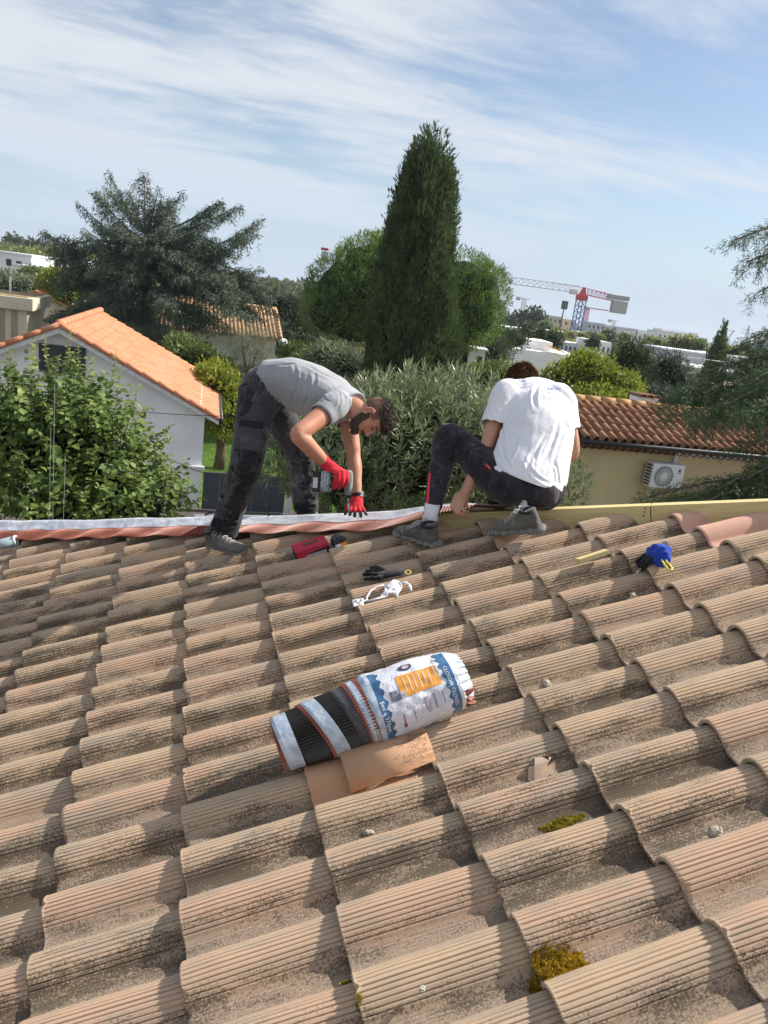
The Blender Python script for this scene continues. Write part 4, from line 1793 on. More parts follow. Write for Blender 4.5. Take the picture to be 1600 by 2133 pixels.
for p in me.polygons:
    c = np.array(p.center)
    n_ = np.array(p.normal)
    d1 = seg_dist(c[None], kp[0], kp[1])[0]
    w_ = 0.02 * mnoise.noise(p.center * 12)
    k_ = False
    if d1 < 0.15 and n_ @ fwd > -0.25 + w_ * 8:
        k_ = True
    if seg_dist(c[None], kq[0], kq[1])[0] < 0.14 and n_ @ fwd > 0.1:
        k_ = True
    if seg_dist(c[None], np.array(at(508, 830, 4.5)), np.array(at(512, 860, 4.5)))[0] < 0.09 and n_ @ np.array(CZ) > -.2:
        k_ = True
    if c[2] < ankR.z + 0.10 and c[1] < -0.3:
        k_ = True
    if k_:
        p.material_index = 1
tr1 = link('trousers', me, None, W1)
# cargo pocket with flap on the near thigh
mp = hipR.lerp(kneeR, 0.60) + CZ * 0.098 + CX * 0.008
dth = (kneeR - hipR).normalized()
sx = dth.cross(CZ).normalized()
R3 = Matrix((sx, -dth, sx.cross(-dth))).transposed()
MB().box(mp, (0.135, 0.17, 0.022), R3).build('cargo_pocket', M_TR_GREY, tr1, bevel=0.008)
MB().box(mp - dth * 0.075 + CZ * 0.008, (0.140, 0.042, 0.016), R3).build('pocket_flap', M_TR_BLK, tr1, bevel=0.006)

# t-shirt
v = Vol()
v.loft([(at(543, 796, 4.66), 0.172, 0.112), (at(575, 793, 4.62), 0.178, 0.128), (at(612, 797, 4.57), 0.180, 0.145), (at(650, 810, 4.51), 0.188, 0.145), (at(688, 825, 4.45), 0.195, 0.128), (at(716, 837, 4.41), 0.165, 0.098), (at(738, 848, 4.37), 0.092, 0.078)],
       CZ, round_ends=(False, False))
v.loft([(at(585, 812, 4.60), 0.14, 0.06), (at(622, 832, 4.55), 0.15, 0.085), (at(662, 850, 4.48), 0.14, 0.07), (at(690, 862, 4.45), 0.11, 0.05)], CZ)
v.limb([at(712, 838, 4.40), shR, shR.lerp(elR, 0.16), shR.lerp(elR, 0.34)], [0.086, 0.080, 0.076, 0.073])
v.limb([at(716, 842, 4.46), shL, shL.lerp(elL, 0.15), shL.lerp(elL, 0.30)], [0.085, 0.080, 0.077, 0.078])
me = v.skin('t_shirt', 0.006, 6)
cr = []
for k, (x0, y0, x1, y1) in enumerate(((612, 758, 598, 850), (585, 775, 600, 842), (571, 800, 612, 856), (640, 800, 622, 860), (560, 765, 556, 812), (690, 805, 704, 860), (706, 812, 716, 868), (720, 822, 724, 872),
                                      (655, 775, 640, 835), (600, 800, 640, 862), (680, 800, 664, 822), (668, 822, 690, 800), (733, 835, 728, 872))):
    dz = 4.44 if x0 > 660 else 4.47
    cr.append((tuple(at(x0, y0, dz - 0.03)), tuple(at(x1, y1, dz - 0.02)), 0.009 + 0.003 * (k % 3), 0.006 + 0.002 * (k % 2)))
displace(me, folds([], 0.004, 11, 5))
displace(me, pix_creases(me, [(612, 757, 600, 850, -.12, .010, .013), (585, 770, 606, 850, .10, .009, .010), (566, 790, 612, 856, .12, .008, .009), (640, 775, 628, 862, -.10, .010, .010), (556, 762, 552, 815, .08, .007, .006),
                              (690, 803, 700, 858, -.25, .007, .010), (702, 808, 712, 864, -.25, .007, .010), (714, 816, 722, 868, -.22, .006, .009), (727, 828, 730, 868, -.18, .005, .007), (655, 772, 646, 830, -.1, .009, .007),
                              (600, 812, 645, 868, .08, .008, .010), (622, 800, 652, 852, .10, .008, .008), (676, 812, 690, 838, .3, .006, .006), (575, 760, 640, 752, .05, .010, .006), (640, 760, 700, 790, .05, .010, .006), (575, 820, 600, 850, .1, .007, .007)]))
hem = at(547, 797, 4.62)
cut_mesh(me, hem - (CX * 0.9 - CY * 0.12) * 0.028, -(CX * 0.93 - CY * 0.36))
cut_mesh(me, shR.lerp(elR, 0.36), (elR - shR).normalized()) if False else None
tee1 = link('t_shirt', me, M_TEE_GREY, W1)
solid(tee1, 0.004)


def trim_limb(me, a, b, k, rad):
    """open a sleeve: remove the cap beyond a cut across a -> b"""
    bm = bmesh.new()
    bm.from_mesh(me)
    d = (b - a).normalized()
    c = a.lerp(b, k)
    dele = [f for f in bm.faces if (f.calc_center_median() - c).dot(d) > 0 and ((f.calc_center_median() - c) - d * (f.calc_center_median() - c).dot(d)).length < rad and (f.calc_center_median() - c).dot(d) < 0.2]
    bmesh.ops.delete(bm, geom=dele, context='FACES')
    bm.to_mesh(me)
    bm.free()


trim_limb(me, shR, elR, 0.37, 0.13)
trim_limb(me, shL, elL, 0.33, 0.12)
# neckline rib
mb = MB()
nk = at(737, 847.5, 4.37)
nd = (hd1 - nk).normalized()
na_ = (CZ - nd * CZ.dot(nd)).normalized()
nb_ = nd.cross(na_)
mb.tube([nk + na_ * (0.094 * math.cos(t_)) + nb_ * (0.082 * math.sin(t_)) for t_ in [2 * math.pi * k / 28 for k in range(29)]], 0.007, 8)
mb.build('neck_rib', M_TEE_GREY, tee1, True)
# hair, faded sides, beard, brow, eye
P1 = lambda a, b_, c: hd1 + r1 * a + f1 * b_ + u1 * c
v = Vol()
v.ell(P1(0, -0.010, 0.060), (0.072, 0.094, 0.070), (r1, f1, u1))
v.ell(P1(0, 0.068, 0.080), (0.052, 0.036, 0.032), (r1, f1, u1))
v.ell(P1(0, 0.02, 0.092), (0.056, 0.075, 0.040), (r1, f1, u1))
me = v.skin('hair', 0.005, 3)
displace(me, lambda co, no: np.fromiter((mnoise.noise(Vector(c) * 60) * 0.006 + mnoise.noise(Vector(c) * 140) * 0.004 for c in co), float, len(co)))
cut_mesh(me, P1(0, 0, 0.050), -(u1 - f1 * 0.05).normalized())
hair1 = link('hair', me, M_HAIR1, W1)
pc, pn = me_pts(me)
hair_tufts('hair_tufts', pc, pn, 0.010, tuple(f1 * 0.6), M_HAIR1, hair1, 5200, 1)
v = Vol()
v.ell(P1(0, -0.0145, 0.036), (0.0755, 0.0975, 0.0875), (r1, f1, u1))
me = v.skin('hair_fade', 0.005, 2)
cut_mesh(me, P1(0, 0.040, 0.0), f1)
cut_mesh(me, P1(0, 0, -0.002), -(u1 - f1 * 0.25).normalized())
link('hair_fade', me, plain('cropped_hair', (0.13, 0.075, 0.05), 0.7, 0.3, 0, 0.35, 90), W1)
v = Vol()
v.ell(P1(0, 0.044, -0.083), (0.0535, 0.050, 0.033), (r1, f1, u1))
v.ell(P1(0, 0.076, -0.097), (0.028, 0.022, 0.021), (r1, f1, u1))
for s in (-1, 1):
    v.loft([(P1(s * 0.064, 0.008, -0.012), 0.010, 0.016), (P1(s * 0.060, 0.016, -0.045), 0.011, 0.024), (P1(s * 0.050, 0.035, -0.078), 0.012, 0.026)], r1)
v.loft([(P1(-0.026, 0.086, -0.052), 0.005, 0.006), (P1(0, 0.097, -0.047), 0.006, 0.006), (P1(0.026, 0.086, -0.052), 0.005, 0.006)], u1)
me = v.skin('beard', 0.0045, 2)
displace(me, lambda co, no: np.fromiter((mnoise.noise(Vector(c) * 110) * 0.004 for c in co), float, len(co)))
bd = link('beard', me, M_HAIR1, W1)
pc, pn = me_pts(me)
hair_tufts('beard_tufts', pc, pn, 0.006, tuple(-u1 * 0.4), M_HAIR1, bd, 2600, 2)
mb = MB()
for s in (-1, 1):
    mb2 = MB().tube([P1(s * 0.016, 0.094, 0.026), P1(s * 0.034, 0.088, 0.031), P1(s * 0.050, 0.076, 0.026)], [0.004, 0.005, 0.003], 6)
    mb2.build('eyebrow', M_HAIR1, W1, True)
    mb2 = MB().tube([P1(s * 0.020, 0.083, 0.008), P1(s * 0.032, 0.086, 0.006), P1(s * 0.044, 0.076, 0.007)], [0.002, 0.004, 0.002], 6)
    mb2.build('eye', M_HAIR1, W1, True)
mb = MB().tube([P1(-0.020, 0.091, -0.063), P1(0, 0.0965, -0.062), P1(0.020, 0.091, -0.063)], [0.0015, 0.0025, 0.0015], 6)
mb.build('mouth', plain('lip', (0.30, 0.10, 0.08), 0.5), W1, True)
# necklace
mb = MB()
cc = at(744, 862, 4.33)
pts = []
for k in range(25):
    t_ = 2 * math.pi * k / 24
    pts.append(at(742 - 1, 866, 4.36) + CZ * (0.072 * math.cos(t_)) + (CY * 0.93 + CX * 0.42) * (0.098 * math.sin(t_)))
mb.tube(pts, 0.0022, 6)
mb.build('necklace', plain('gold_chain', (0.65, 0.42, 0.12), 0.3, 0.5, 0.9), W1, True)
# gloves
gk = [at(722, 985, 4.165), at(714, 984, 4.155), at(706, 985, 4.15), at(699, 988, 4.15)]
gm = [at(723, 1001, 4.150), at(714, 1003, 4.135), at(705, 1004, 4.13), at(697, 1004, 4.13)]
gt = [at(716, 1014, 4.185), at(706, 1017, 4.165), at(696, 1017, 4.165), at(689, 1014, 4.165)]
th = [at(694, 984, 4.21), at(706, 992, 4.24), at(714, 999, 4.25)]
gn = (at(680, 1000, 4.2) - at(715, 975, 4.2)).normalized()
gl = hand('glove', wrR, gk, gt, gm, th, 0.0115, M_GLOVE_RED, W1, cuff=[(at(672, 958, 4.18), 0.038, 0.036), (at(682, 968, 4.19), 0.036, 0.032), (at(692, 978, 4.18), 0.040, 0.028)],
          dark=lambda c, n: (c - at(684, 1000, 4.16)).length < 0.045 or n.dot(CZ) < -0.5, dark_mat=M_GLOVE_GRY)
gk = [at(733, 1056, 4.40), at(740, 1058, 4.39), at(748, 1058, 4.39), at(755, 1056, 4.40)]
gm = [at(730, 1064, 4.37), at(739, 1066, 4.355), at(750, 1066, 4.355), at(759, 1064, 4.37)]
gt = [at(729, 1073, 4.36), at(739, 1076, 4.34), at(752, 1076, 4.34), at(764, 1072, 4.36)]
th = [at(729, 1050, 4.44), at(722, 1061, 4.41), at(719, 1071, 4.385)]
tipc = [at(729, 1073, 4.36), at(739, 1076, 4.34), at(752, 1076, 4.34), at(764, 1072, 4.36), at(719, 1071, 4.385)]
hand('glove', at(743, 1042, 4.44), gk, gt, gm, th, 0.0105, M_GLOVE_RED, W1, cuff=[(at(743, 1040, 4.45), 0.037, 0.034), (at(743, 1049, 4.43), 0.038, 0.030)],
     dark=lambda c, n: min((c - q).length for q in tipc) < 0.024, dark_mat=M_GLOVE_GRY)
mb = MB()
wc = at(743, 1029, 4.455)
mb.tube([wc + CX * (0.031 * math.cos(t_)) + CZ * (0.033 * math.sin(t_)) + CY * (0.004 * math.cos(t_)) for t_ in [2 * math.pi * k / 24 for k in range(25)]], 0.009, 8)
wt = mb.build('watch_strap', M_BLK, W1, True)
MB().box(wc + CX * 0.030 + CZ * 0.012, (0.022, 0.030, 0.032), Matrix((CX, CZ, CY)).transposed()).build('watch_case', plain('watch_steel', (0.75, 0.75, 0.77), 0.2, 0.5, 0.9), wt, bevel=0.003)
# shoes
shoe(W1, roofp(437, 1141, -0.012), roofp(517, 1156, -0.012), NRM)
p_ = ankL - Vector((0, 0, 0.125))
shoe(W1, p_ - CX * 0.05 - Vector((0, 0, .0)), p_ + CX * 0.21 - CZ * 0.06 - Vector((0, 0, 0.035)), Vector((0, 0, 1)))

# cordless drill in the near hand
DR = empty('cordless_drill', at(722, 1030, 4.2))
tag(DR, 'dusty grey cordless drill held by worker in red gloves', 'drill')
dl = lambda p: p - DR.location
R3 = Matrix((CX, CZ, CY)).transposed() @ Matrix.Rotation(math.radians(4), 3, 'Y')
M_DRILL = plain('dusty_teal_plastic', (0.20, 0.235, 0.235), 0.7, 0.3, 0, 0.45, 45)
M_DRILL_D = plain('black_plastic_housing', (0.022, 0.023, 0.025), 0.6, 0.35, 0, 0.4, 60)
MB().box(dl(at(660, 1003, 4.2)), (0.045, 0.078, 0.112), R3).build('battery', M_DRILL_D, DR, bevel=0.008)
MB().box(dl(at(679, 1003, 4.2)), (0.056, 0.082, 0.116), R3).build('battery_mount', M_DRILL, DR, bevel=0.012)
MB().box(dl(at(658, 1006, 4.2) + CZ * 0.0385), (0.026, 0.004, 0.056), R3).build('battery_label', plain('pale_label', (0.55, 0.53, 0.56), 0.5), DR)
mb = MB()
for k in range(3):
    MB().box(dl(at(672 + k * 6, 1000, 4.2) + CZ * 0.0405), (0.009, 0.005, 0.080 - k * 0.012), R3).build('battery_rib', plain('scuffed_rib', (0.42, 0.45, 0.45), 0.6, 0.3, 0, 0.5, 90), DR, bevel=0.002)
mb = MB().tube([dl(at(686, 1003, 4.2)), dl(at(704, 1000, 4.2)), dl(at(722, 1000, 4.2))], [0.024, 0.019, 0.022], 14)
mb.build('handle', M_DRILL_D, DR, True)
v = Vol()
v.loft([(dl(at(727, 984, 4.2)), 0.021, 0.026), (dl(at(727, 1000, 4.2)), 0.023, 0.030), (dl(at(725, 1022, 4.2)), 0.022, 0.026), (dl(at(725, 1029, 4.2)), 0.018, 0.018)], CX)
link('motor_housing', v.skin('motor_housing', 0.004, 2), M_DRILL, DR)
mb = MB().tube([dl(at(725, 1026, 4.2)), dl(at(725, 1037, 4.2))], [0.017, 0.010], 14)
mb.build('chuck', M_DRILL_D, DR, True)
mb = MB().tube([dl(at(725, 1036, 4.2)), dl(at(726, 1048, 4.21))], 0.0048, 8)
mb.build('bit_holder', plain('brass_bit', (0.50, 0.47, 0.30), 0.4, 0.5, 0.7), DR, True)
mb = MB().tube([dl(at(726, 1047, 4.21)), dl(at(726.5, 1074, 4.23))], [0.0045, 0.0032], 8)
mb.build('screw', plain('zinc', (0.60, 0.68, 0.68), 0.3, 0.5, 0.8), DR, True)

# ---- second worker: squats with his back to the camera
W2 = empty('person', roofp(1000, 1115, -0.02))
tag(W2, 'worker in white printed t-shirt squatting with his back turned', 'person')
sh2L, sh2R = at(1052, 818, 4.16), at(1172, 826, 4.18)
el2L, el2R = at(1014, 932, 4.10), at(1192, 938, 4.22)
wr2L, wr2R = at(969, 1028, 4.08), at(1130, 1000, 4.55)
hp2L, hp2R = at(1055, 1008, 4.02), at(1130, 1018, 4.00)
kn2L, kn2R = at(932, 906, 4.22), at(1150, 985, 4.42)
an2L, an2R = at(896, 1084, 4.08), at(1092, 1058, 3.97)
hd2 = at(1086, 807, 4.40)
u2 = (CY * 0.70 - CZ * 0.70 + CX * 0.10).normalized()
f2 = (-CY * 0.7 - CZ * 0.7)
f2 = (f2 - u2 * f2.dot(u2)).normalized()
r2 = f2.cross(u2).normalized()
b = Vol()
head_parts(b, hd2, r2, f2, u2)
b.loft([(at(1105, 850, 4.22), 0.06, 0.06), (at(1098, 825, 4.30), 0.056, 0.056), (hd2 - u2 * 0.04 - f2 * 0.02, 0.055, 0.055)], CX)
b.limb([sh2L, sh2L.lerp(el2L, 0.4), el2L, el2L.lerp(wr2L, 0.3), el2L.lerp(wr2L, 0.7), wr2L], [0.052, 0.048, 0.040, 0.043, 0.034, 0.026])
b.limb([sh2R, sh2R.lerp(el2R, 0.4), el2R, el2R.lerp(wr2R, 0.3), wr2R], [0.052, 0.048, 0.041, 0.042, 0.028])
b.loft([(at(1095, 1005, 4.02), 0.15, 0.11), (at(1104, 940, 4.08), 0.15, 0.10), (at(1112, 870, 4.16), 0.17, 0.11), (at(1112, 825, 4.24), 0.14, 0.08)], CX)
for h_, k_, a_ in ((hp2L, kn2L, an2L), (hp2R, kn2R, an2R)):
    b.limb([h_, h_.lerp(k_, .5), k_, k_.lerp(a_, .35), a_], [0.075, 0.066, 0.050, 0.050, 0.034])
# bare left hand, fingers half curled
kk = [at(946, 1041, 4.04), at(951, 1047, 4.02), at(957, 1051, 4.01), at(963, 1053, 4.01)]
b2 = Vol()
side = (kk[0] - kk[3]).normalized()
b.loft([(wr2L, 0.028, 0.020), (wr2L.lerp(kk[1], 0.55), 0.038, 0.018), ((kk[1] + kk[2]) / 2, 0.036, 0.014)], side)
for kn, md, tp in zip(kk, (at(941, 1056, 4.00), at(948, 1064, 3.98), at(957, 1067, 3.98), at(966, 1064, 3.99)), (at(949, 1069, 4.01), at(959, 1075, 4.00), at(969, 1074, 4.01), at(977, 1067, 4.02))):
    b.limb([kn.lerp(wr2L, 0.2), kn, md, tp], [0.0100, 0.0092, 0.0082, 0.007])
b.limb([at(968, 1036, 4.06), at(972, 1046, 4.06), at(969, 1055, 4.06)], [0.013, 0.011, 0.009])
link('body', b.skin('body', 0.0040, 3), M_SKIN2, W2)
# trousers
v = Vol()
v.ell(at(1094, 1010, 4.02), (0.195, 0.135, 0.110), (CX, CZ, CY))
v.ell(at(1062, 1012, 3.98), (0.115, 0.115, 0.105), (CX, CZ, CY))
v.ell(at(1122, 1022, 3.97), (0.108, 0.110, 0.098), (CX, CZ, CY))
v.limb([hp2L, hp2L.lerp(kn2L, 0.3), hp2L.lerp(kn2L, 0.7), kn2L, kn2L.lerp(an2L, 0.3), kn2L.lerp(an2L, 0.7), an2L + Vector((0, 0, 0.03))], [0.120, 0.108, 0.084, 0.070, 0.066, 0.054, 0.044])
v.limb([hp2R, hp2R.lerp(kn2R, 0.5), kn2R, kn2R.lerp(an2R, 0.35), an2R + Vector((0, 0, 0.03))], [0.120, 0.100, 0.074, 0.068, 0.048])
me = v.skin('trousers', 0.0062, 6)
cr = []
for (x0, y0, x1, y1, w_, h_) in ((985, 935, 1010, 985, .012, .006), (965, 925, 985, 975, .010, .005), (945, 915, 925, 935, .009, .008), (950, 925, 922, 950, .009, .007), (915, 905, 940, 945, .009, .005), (900, 960, 925, 975, .009, .005),
                                 (895, 1000, 918, 1012, .008, .004), (892, 1040, 912, 1050, .008, .004), (1030, 990, 1060, 1050, .012, .006), (1015, 985, 1035, 1030, .011, .006), (1100, 1030, 1150, 1050, .012, .004), (1000, 950, 1040, 1040, .010, .005)):
    dd_ = 4.14 if x0 < 960 else 3.95
    cr.append((tuple(at(x0, y0, dd_)), tuple(at(x1, y1, dd_)), w_, h_))
displace(me, folds(cr, 0.003, 15, 9))
displace(me, pix_creases(me, [(912, 900, 948, 930, .15, .007, .009), (908, 918, 945, 945, .15, .007, .009), (905, 940, 938, 958, .1, .007, .007), (960, 915, 945, 955, .1, .008, .008), (985, 925, 975, 975, .1, .008, .007), (1010, 945, 1000, 995, .1, .008, .008), (1020, 985, 1060, 1048, .12, .009, .010),
                              (1010, 1000, 1040, 1040, .12, .008, .008), (893, 985, 922, 992, .1, .006, .006), (890, 1030, 915, 1036, .1, .006, .006), (1080, 1035, 1140, 1052, .1, .009, .006)]))
tr2 = link('trousers', me, M_TR_TRACK, W2)


M_STRIPE = plain('red_stripe', (0.75, 0.05, 0.06), 0.5)


def ribbon(name, me, pix, width, mat, parent, lift=0.002, d0=3.0):
    """flat ribbon lying on a cloth surface under a line of points"""
    V, F = [], []
    for (x, y, ang) in pix:
        for s in (-1, 1):
            o_ = at(x + s * width * math.cos(ang), y + s * width * math.sin(ang), d0)
            dr = (o_ - CAM).normalized()
            h, n_ = on_surface(me, o_, dr)
            if h is None:
                h, n_ = on_surface(me, o_ + CX * 0.01, dr)
            if h is None:
                continue
            V.append(h + n_ * lift)
    for k in range(len(V) // 2 - 1):
        F.append((2 * k, 2 * k + 1, 2 * k + 3, 2 * k + 2))
    if F:
        return link(name, mesh_np(name, [tuple(q) for q in V], F), mat, parent)


ribbon('stripe', me, [(897 - 0.088 * (y - 975), y, 0) for y in range(985, 1072, 4)], 2.2, M_STRIPE, tr2)
ribbon('stripe', me, [(1012 + k * 2.5, 968 + k * 2.2, 1.5) for k in range(5)], 3.0, M_STRIPE, tr2)
ribbon('waist_pocket', me, [(1006 - k * 0.6, 925 + k * 8, 0.2) for k in range(7)], 5.0, M_TR_BLK, tr2)
# socks and shoes
MB().tube([an2L + Vector((0, 0, 0.09)), an2L + Vector((0, 0, -0.05))], [0.040, 0.042], 18).build('sock', M_SOCK, W2, True)
MB().tube([an2R + Vector((0, 0, 0.05)), an2R + Vector((0, 0, -0.04)) + CX * 0.01], [0.038, 0.040], 18).build('sock', M_SOCK, W2, True)
hl = roofp(912, 1141, -0.014)
shoe(W2, hl, hl + (Vector((0.0, 1, 0)) * 0.86 - CX * 0.50).normalized() * 0.32 + Vector((0, 0, -0.012)), NRM * 0.8 + CX * 0.1, True)
hr = roofp(1128, 1108, 0.035)
tr_ = hr + (Vector((0.0, 1, 0)) * 0.80 - CX * 0.60).normalized() * 0.27
tr_ = Vector((tr_.x, tr_.y, tr_.x * math.tan(SL) - 0.005))
shoe(W2, hr, tr_, NRM, True)
# t-shirt
v = Vol()
v.loft([(at(1098, 1035, 3.99), 0.185, 0.150), (at(1096, 1000, 4.02), 0.212, 0.158), (at(1106, 945, 4.08), 0.212, 0.150), (at(1112, 895, 4.13), 0.218, 0.150), (at(1115, 855, 4.18), 0.212, 0.138), (at(1113, 826, 4.23), 0.180, 0.105), (at(1106, 808, 4.29), 0.110, 0.075)],
       CX, seg=30, round_ends=(False, False))
v.ell(at(1060, 812, 4.19), (0.085, 0.075, 0.060), (CX, CZ, CY))
v.ell(at(1158, 820, 4.20), (0.090, 0.080, 0.062), (CX, CZ, CY))
v.ell(at(1086, 802, 4.24), (0.070, 0.060, 0.035), (CX, CZ, CY))
v.limb([at(1060, 820, 4.17), sh2L.lerp(el2L, 0.1), sh2L.lerp(el2L, 0.35), sh2L.lerp(el2L, 0.64)], [0.080, 0.076, 0.072, 0.074])
v.limb([at(1160, 826, 4.19), sh2R.lerp(el2R, 0.1), sh2R.lerp(el2R, 0.35), sh2R.lerp(el2R, 0.62)], [0.080, 0.074, 0.068, 0.066])
me = v.skin('t_shirt', 0.0058, 7)
cr = []
for (x0, y0, x1, y1, w_, h_) in ((1125, 800, 1118, 830, .014, .014), (1118, 830, 1104, 860, .014, .006), (1180, 880, 1150, 990, .013, .009), (1192, 900, 1172, 985, .011, .007), (1165, 870, 1130, 960, .013, .006), (1046, 850, 1050, 930, .010, .010),
                                 (1030, 955, 1090, 995, .012, .008), (1020, 965, 1075, 1005, .010, .006), (1120, 930, 1100, 1000, .013, .006), (1075, 900, 1050, 975, .013, .006), (1150, 960, 1160, 1010, .010, .007), (1095, 960, 1140, 1005, .010, .005),
                                 (1040, 900, 1075, 985, .011, .005)):
    cr.append((tuple(at(x0, y0, 3.99 if y0 > 860 else 4.10)), tuple(at(x1, y1, 3.93 if y1 > 880 else 4.08)), w_ * 1.2, h_))
displace(me, folds([], 0.004, 10, 12))
displace(me, pix_creases(me, [(1124, 797, 1116, 850, .12, .010, .016), (1185, 880, 1150, 992, .06, .010, .012), (1194, 905, 1172, 990, .05, .008, .010), (1165, 868, 1128, 965, -.06, .011, .009), (1047, 845, 1052, 935, .05, .008, .011),
                              (1026, 955, 1096, 1000, .15, .009, .010), (1022, 968, 1080, 1008, .15, .008, .008), (1122, 925, 1098, 1005, .08, .010, .009), (1078, 905, 1046, 980, -.06, .010, .008), (1152, 955, 1164, 1012, -.06, .008, .010), (1092, 955, 1145, 1008, .12, .008, .008),
                              (1040, 890, 1072, 990, .08, .009, .008), (1015, 830, 1030, 880, .1, .007, .007), (1140, 900, 1110, 985, .08, .008, .007), (1060, 860, 1048, 905, .1, .008, .008), (1175, 850, 1190, 900, .1, .007, .007)]))
cut_mesh(me, at(1098, 1003, 3.86), -(CY * 0.94 + CX * 0.34 + CZ * 0.12).normalized())
trim_limb(me, sh2L, el2L, 0.60, 0.085)
trim_limb(me, sh2R, el2R, 0.60, 0.10)
tee2 = link('t_shirt', me, M_TEE_WHITE, W2)
M_BLUE_INK = plain('blue_shirt_print', (0.10, 0.13, 0.42), 0.8)


def shirt_text(s, px, py, size, slope, squash=0.55):
    m2 = flat_text(s, size)
    bm = bmesh.new()
    bm.from_mesh(m2)
    bmesh.ops.triangulate(bm, faces=bm.faces[:])
    ok = True
    for v_ in bm.verts:
        x, y = px + v_.co.x, py - v_.co.y * squash + v_.co.x * slope
        o_ = at(x, y, 3.2)
        h, n_ = on_surface(me, o_, (o_ - CAM).normalized())
        if h is None:
            ok = False
            break
        v_.co = h + n_ * 0.0022
    if ok:
        bm.to_mesh(m2)
        link('printed_text', m2, M_BLUE_INK, tee2)
    bm.free()


shirt_text('NE', 1080, 797, 13, -0.08, 0.6)
shirt_text('Renov', 1079, 802.5, 7, -0.06, 0.6)
shirt_text('Devis gr', 1082, 809, 7.5, -0.12, 0.6)
shirt_text('ART', 1138, 812, 13, 0.12, 0.6)
shirt_text('ation', 1140, 818, 7, 0.2, 0.6)
shirt_text('ite', 1162, 826, 7, 0.25, 0.6)
solid(tee2, 0.004)
# hair
P2 = lambda a, b_, c: hd2 + r2 * a + f2 * b_ + u2 * c
v = Vol()
v.ell(P2(0, -0.016, 0.036), (0.088, 0.108, 0.098), (r2, f2, u2))
v.ell(P2(0, -0.060, -0.020), (0.070, 0.055, 0.060), (r2, f2, u2))
me = v.skin('hair', 0.005, 2)
displace(me, lambda co, no: np.fromiter((mnoise.noise(Vector(c) * 30) * 0.005 + mnoise.noise(Vector(c) * 110) * 0.001 for c in co), float, len(co)))
hair2 = link('hair', me, M_HAIR2, W2)
pc, pn = me_pts(me)
hair_tufts('hair_tufts', pc, pn, 0.026, tuple(-u2 * 1.6 - f2 * 0.9), M_HAIR2, hair2, 6000, 4)
for o_ in [o_ for o_ in bpy.data.objects if o_.parent in (W1, W2)]:
    o_.matrix_parent_inverse = Matrix.Translation(-o_.parent.location)
# ------------------------------------------------------------------ gloves and cloth left on the tiles
M_GBLK = cloth('black_knit_glove', (0.010, 0.010, 0.012), (0.020, 0.020, 0.023), fold=.5)
M_GBLU = cloth('blue_knit_glove', (0.015, 0.045, 0.36), (0.02, 0.07, 0.46), fold=.6)
M_GYEL = plain('yellow_cuff_edge', (0.72, 0.60, 0.13), .8)
g = empty('black_glove', on_tile(802, 1200, 0))
tag(g, 'black work glove lying flat with a yellow cuff ring', 'glove')
T = lambda px, py, l: roofp(px, py, l - 0.012) - g.location
v = Vol()
v.loft([(T(838, 1192, .014), .028, .010), (T(820, 1194, .017), .034, .013), (T(803, 1196, .017), .042, .014), (T(792, 1197, .016), .042, .012)], Vector((0, 1, 0)))
for (a_, b_, c_) in (((795, 1188), (782, 1184), (772, 1183)), ((792, 1193), (774, 1190), (763, 1190)), ((792, 1199), (772, 1196), (757, 1197)), ((794, 1205), (778, 1205), (760, 1206))):
    v.limb([T(*a_, .016), T(*b_, .016), T(*c_, .012)], [.0125, .0115, .0100])
v.limb([T(802, 1190, .02), T(788, 1184, .028), T(778, 1181, .024)], [.013, .012, .010])
me = v.skin('glove_body', .004, 3)
displace(me, folds([], .003, 60, 3))
link('glove_body', me, M_GBLK, g)
rc_ = T(850, 1192, .010)
MB().tube([rc_ + U * (.013 * math.cos(a)) + (Vector((0, .8, 0)) + NRM * .6) * (.011 * math.sin(a)) for a in [2 * math.pi * k / 20 for k in range(21)]], .0025, 6).build('cuff_ring', M_GYEL, g, True)
MB().tube([T(838, 1192, .012), rc_ - U * .013], .003, 6).build('cuff_tab', plain('cuff_tab', (.5, .5, .5), .8), g)

g2 = empty('blue_glove', on_tile(1365, 1165, 0))
tag(g2, 'blue and black work glove with yellow edged cuff', 'glove')
T = lambda px, py, l: roofp(px, py, l - 0.012) - g2.location
v = Vol()
v.loft([(T(1384, 1172, .030), .036, .020), (T(1378, 1158, .045), .042, .026), (T(1366, 1153, .045), .044, .022), (T(1352, 1156, .030), .036, .018)], Vector((0, 1, 0)))
v.ell(T(1382, 1146, .040), (.034, .030, .024))
me = v.skin('glove_back', .004, 3)
displace(me, folds([], .007, 34, 6))
link('glove_back', me, M_GBLU, g2)
for (a_, b_, c_) in (((1352, 1156), (1338, 1163), (1326, 1172)), ((1354, 1160), (1342, 1170), (1331, 1180)), ((1356, 1164), (1348, 1174), (1338, 1183)), ((1378, 1142), (1384, 1136), (1386, 1131))):
    me = Vol().limb([T(*a_, .028), T(*b_, .024), T(*c_, .012)], [.015, .0135, .011]).skin('glove_finger', .004, 3)
    displace(me, folds([], .004, 50, 8))
    link('glove_finger', me, M_GBLK, g2)
cpts = [(1372, 1158), (1377, 1156), (1380, 1162), (1383, 1170), (1390, 1177), (1394, 1183), (1391, 1187), (1385, 1184), (1378, 1175), (1373, 1166), (1372, 1158)]
MB().tube([T(x, y, .034) + CZ * .035 for x, y in cpts], .0045, 7).build('cuff_edge', M_GYEL, g2, True)
mbq = MB().add([T(x, y, .032) + CZ * .034 for x, y in cpts[:-1]], [tuple(range(len(cpts) - 1))])
mbq.build('cuff_opening', M_GBLK, g2)

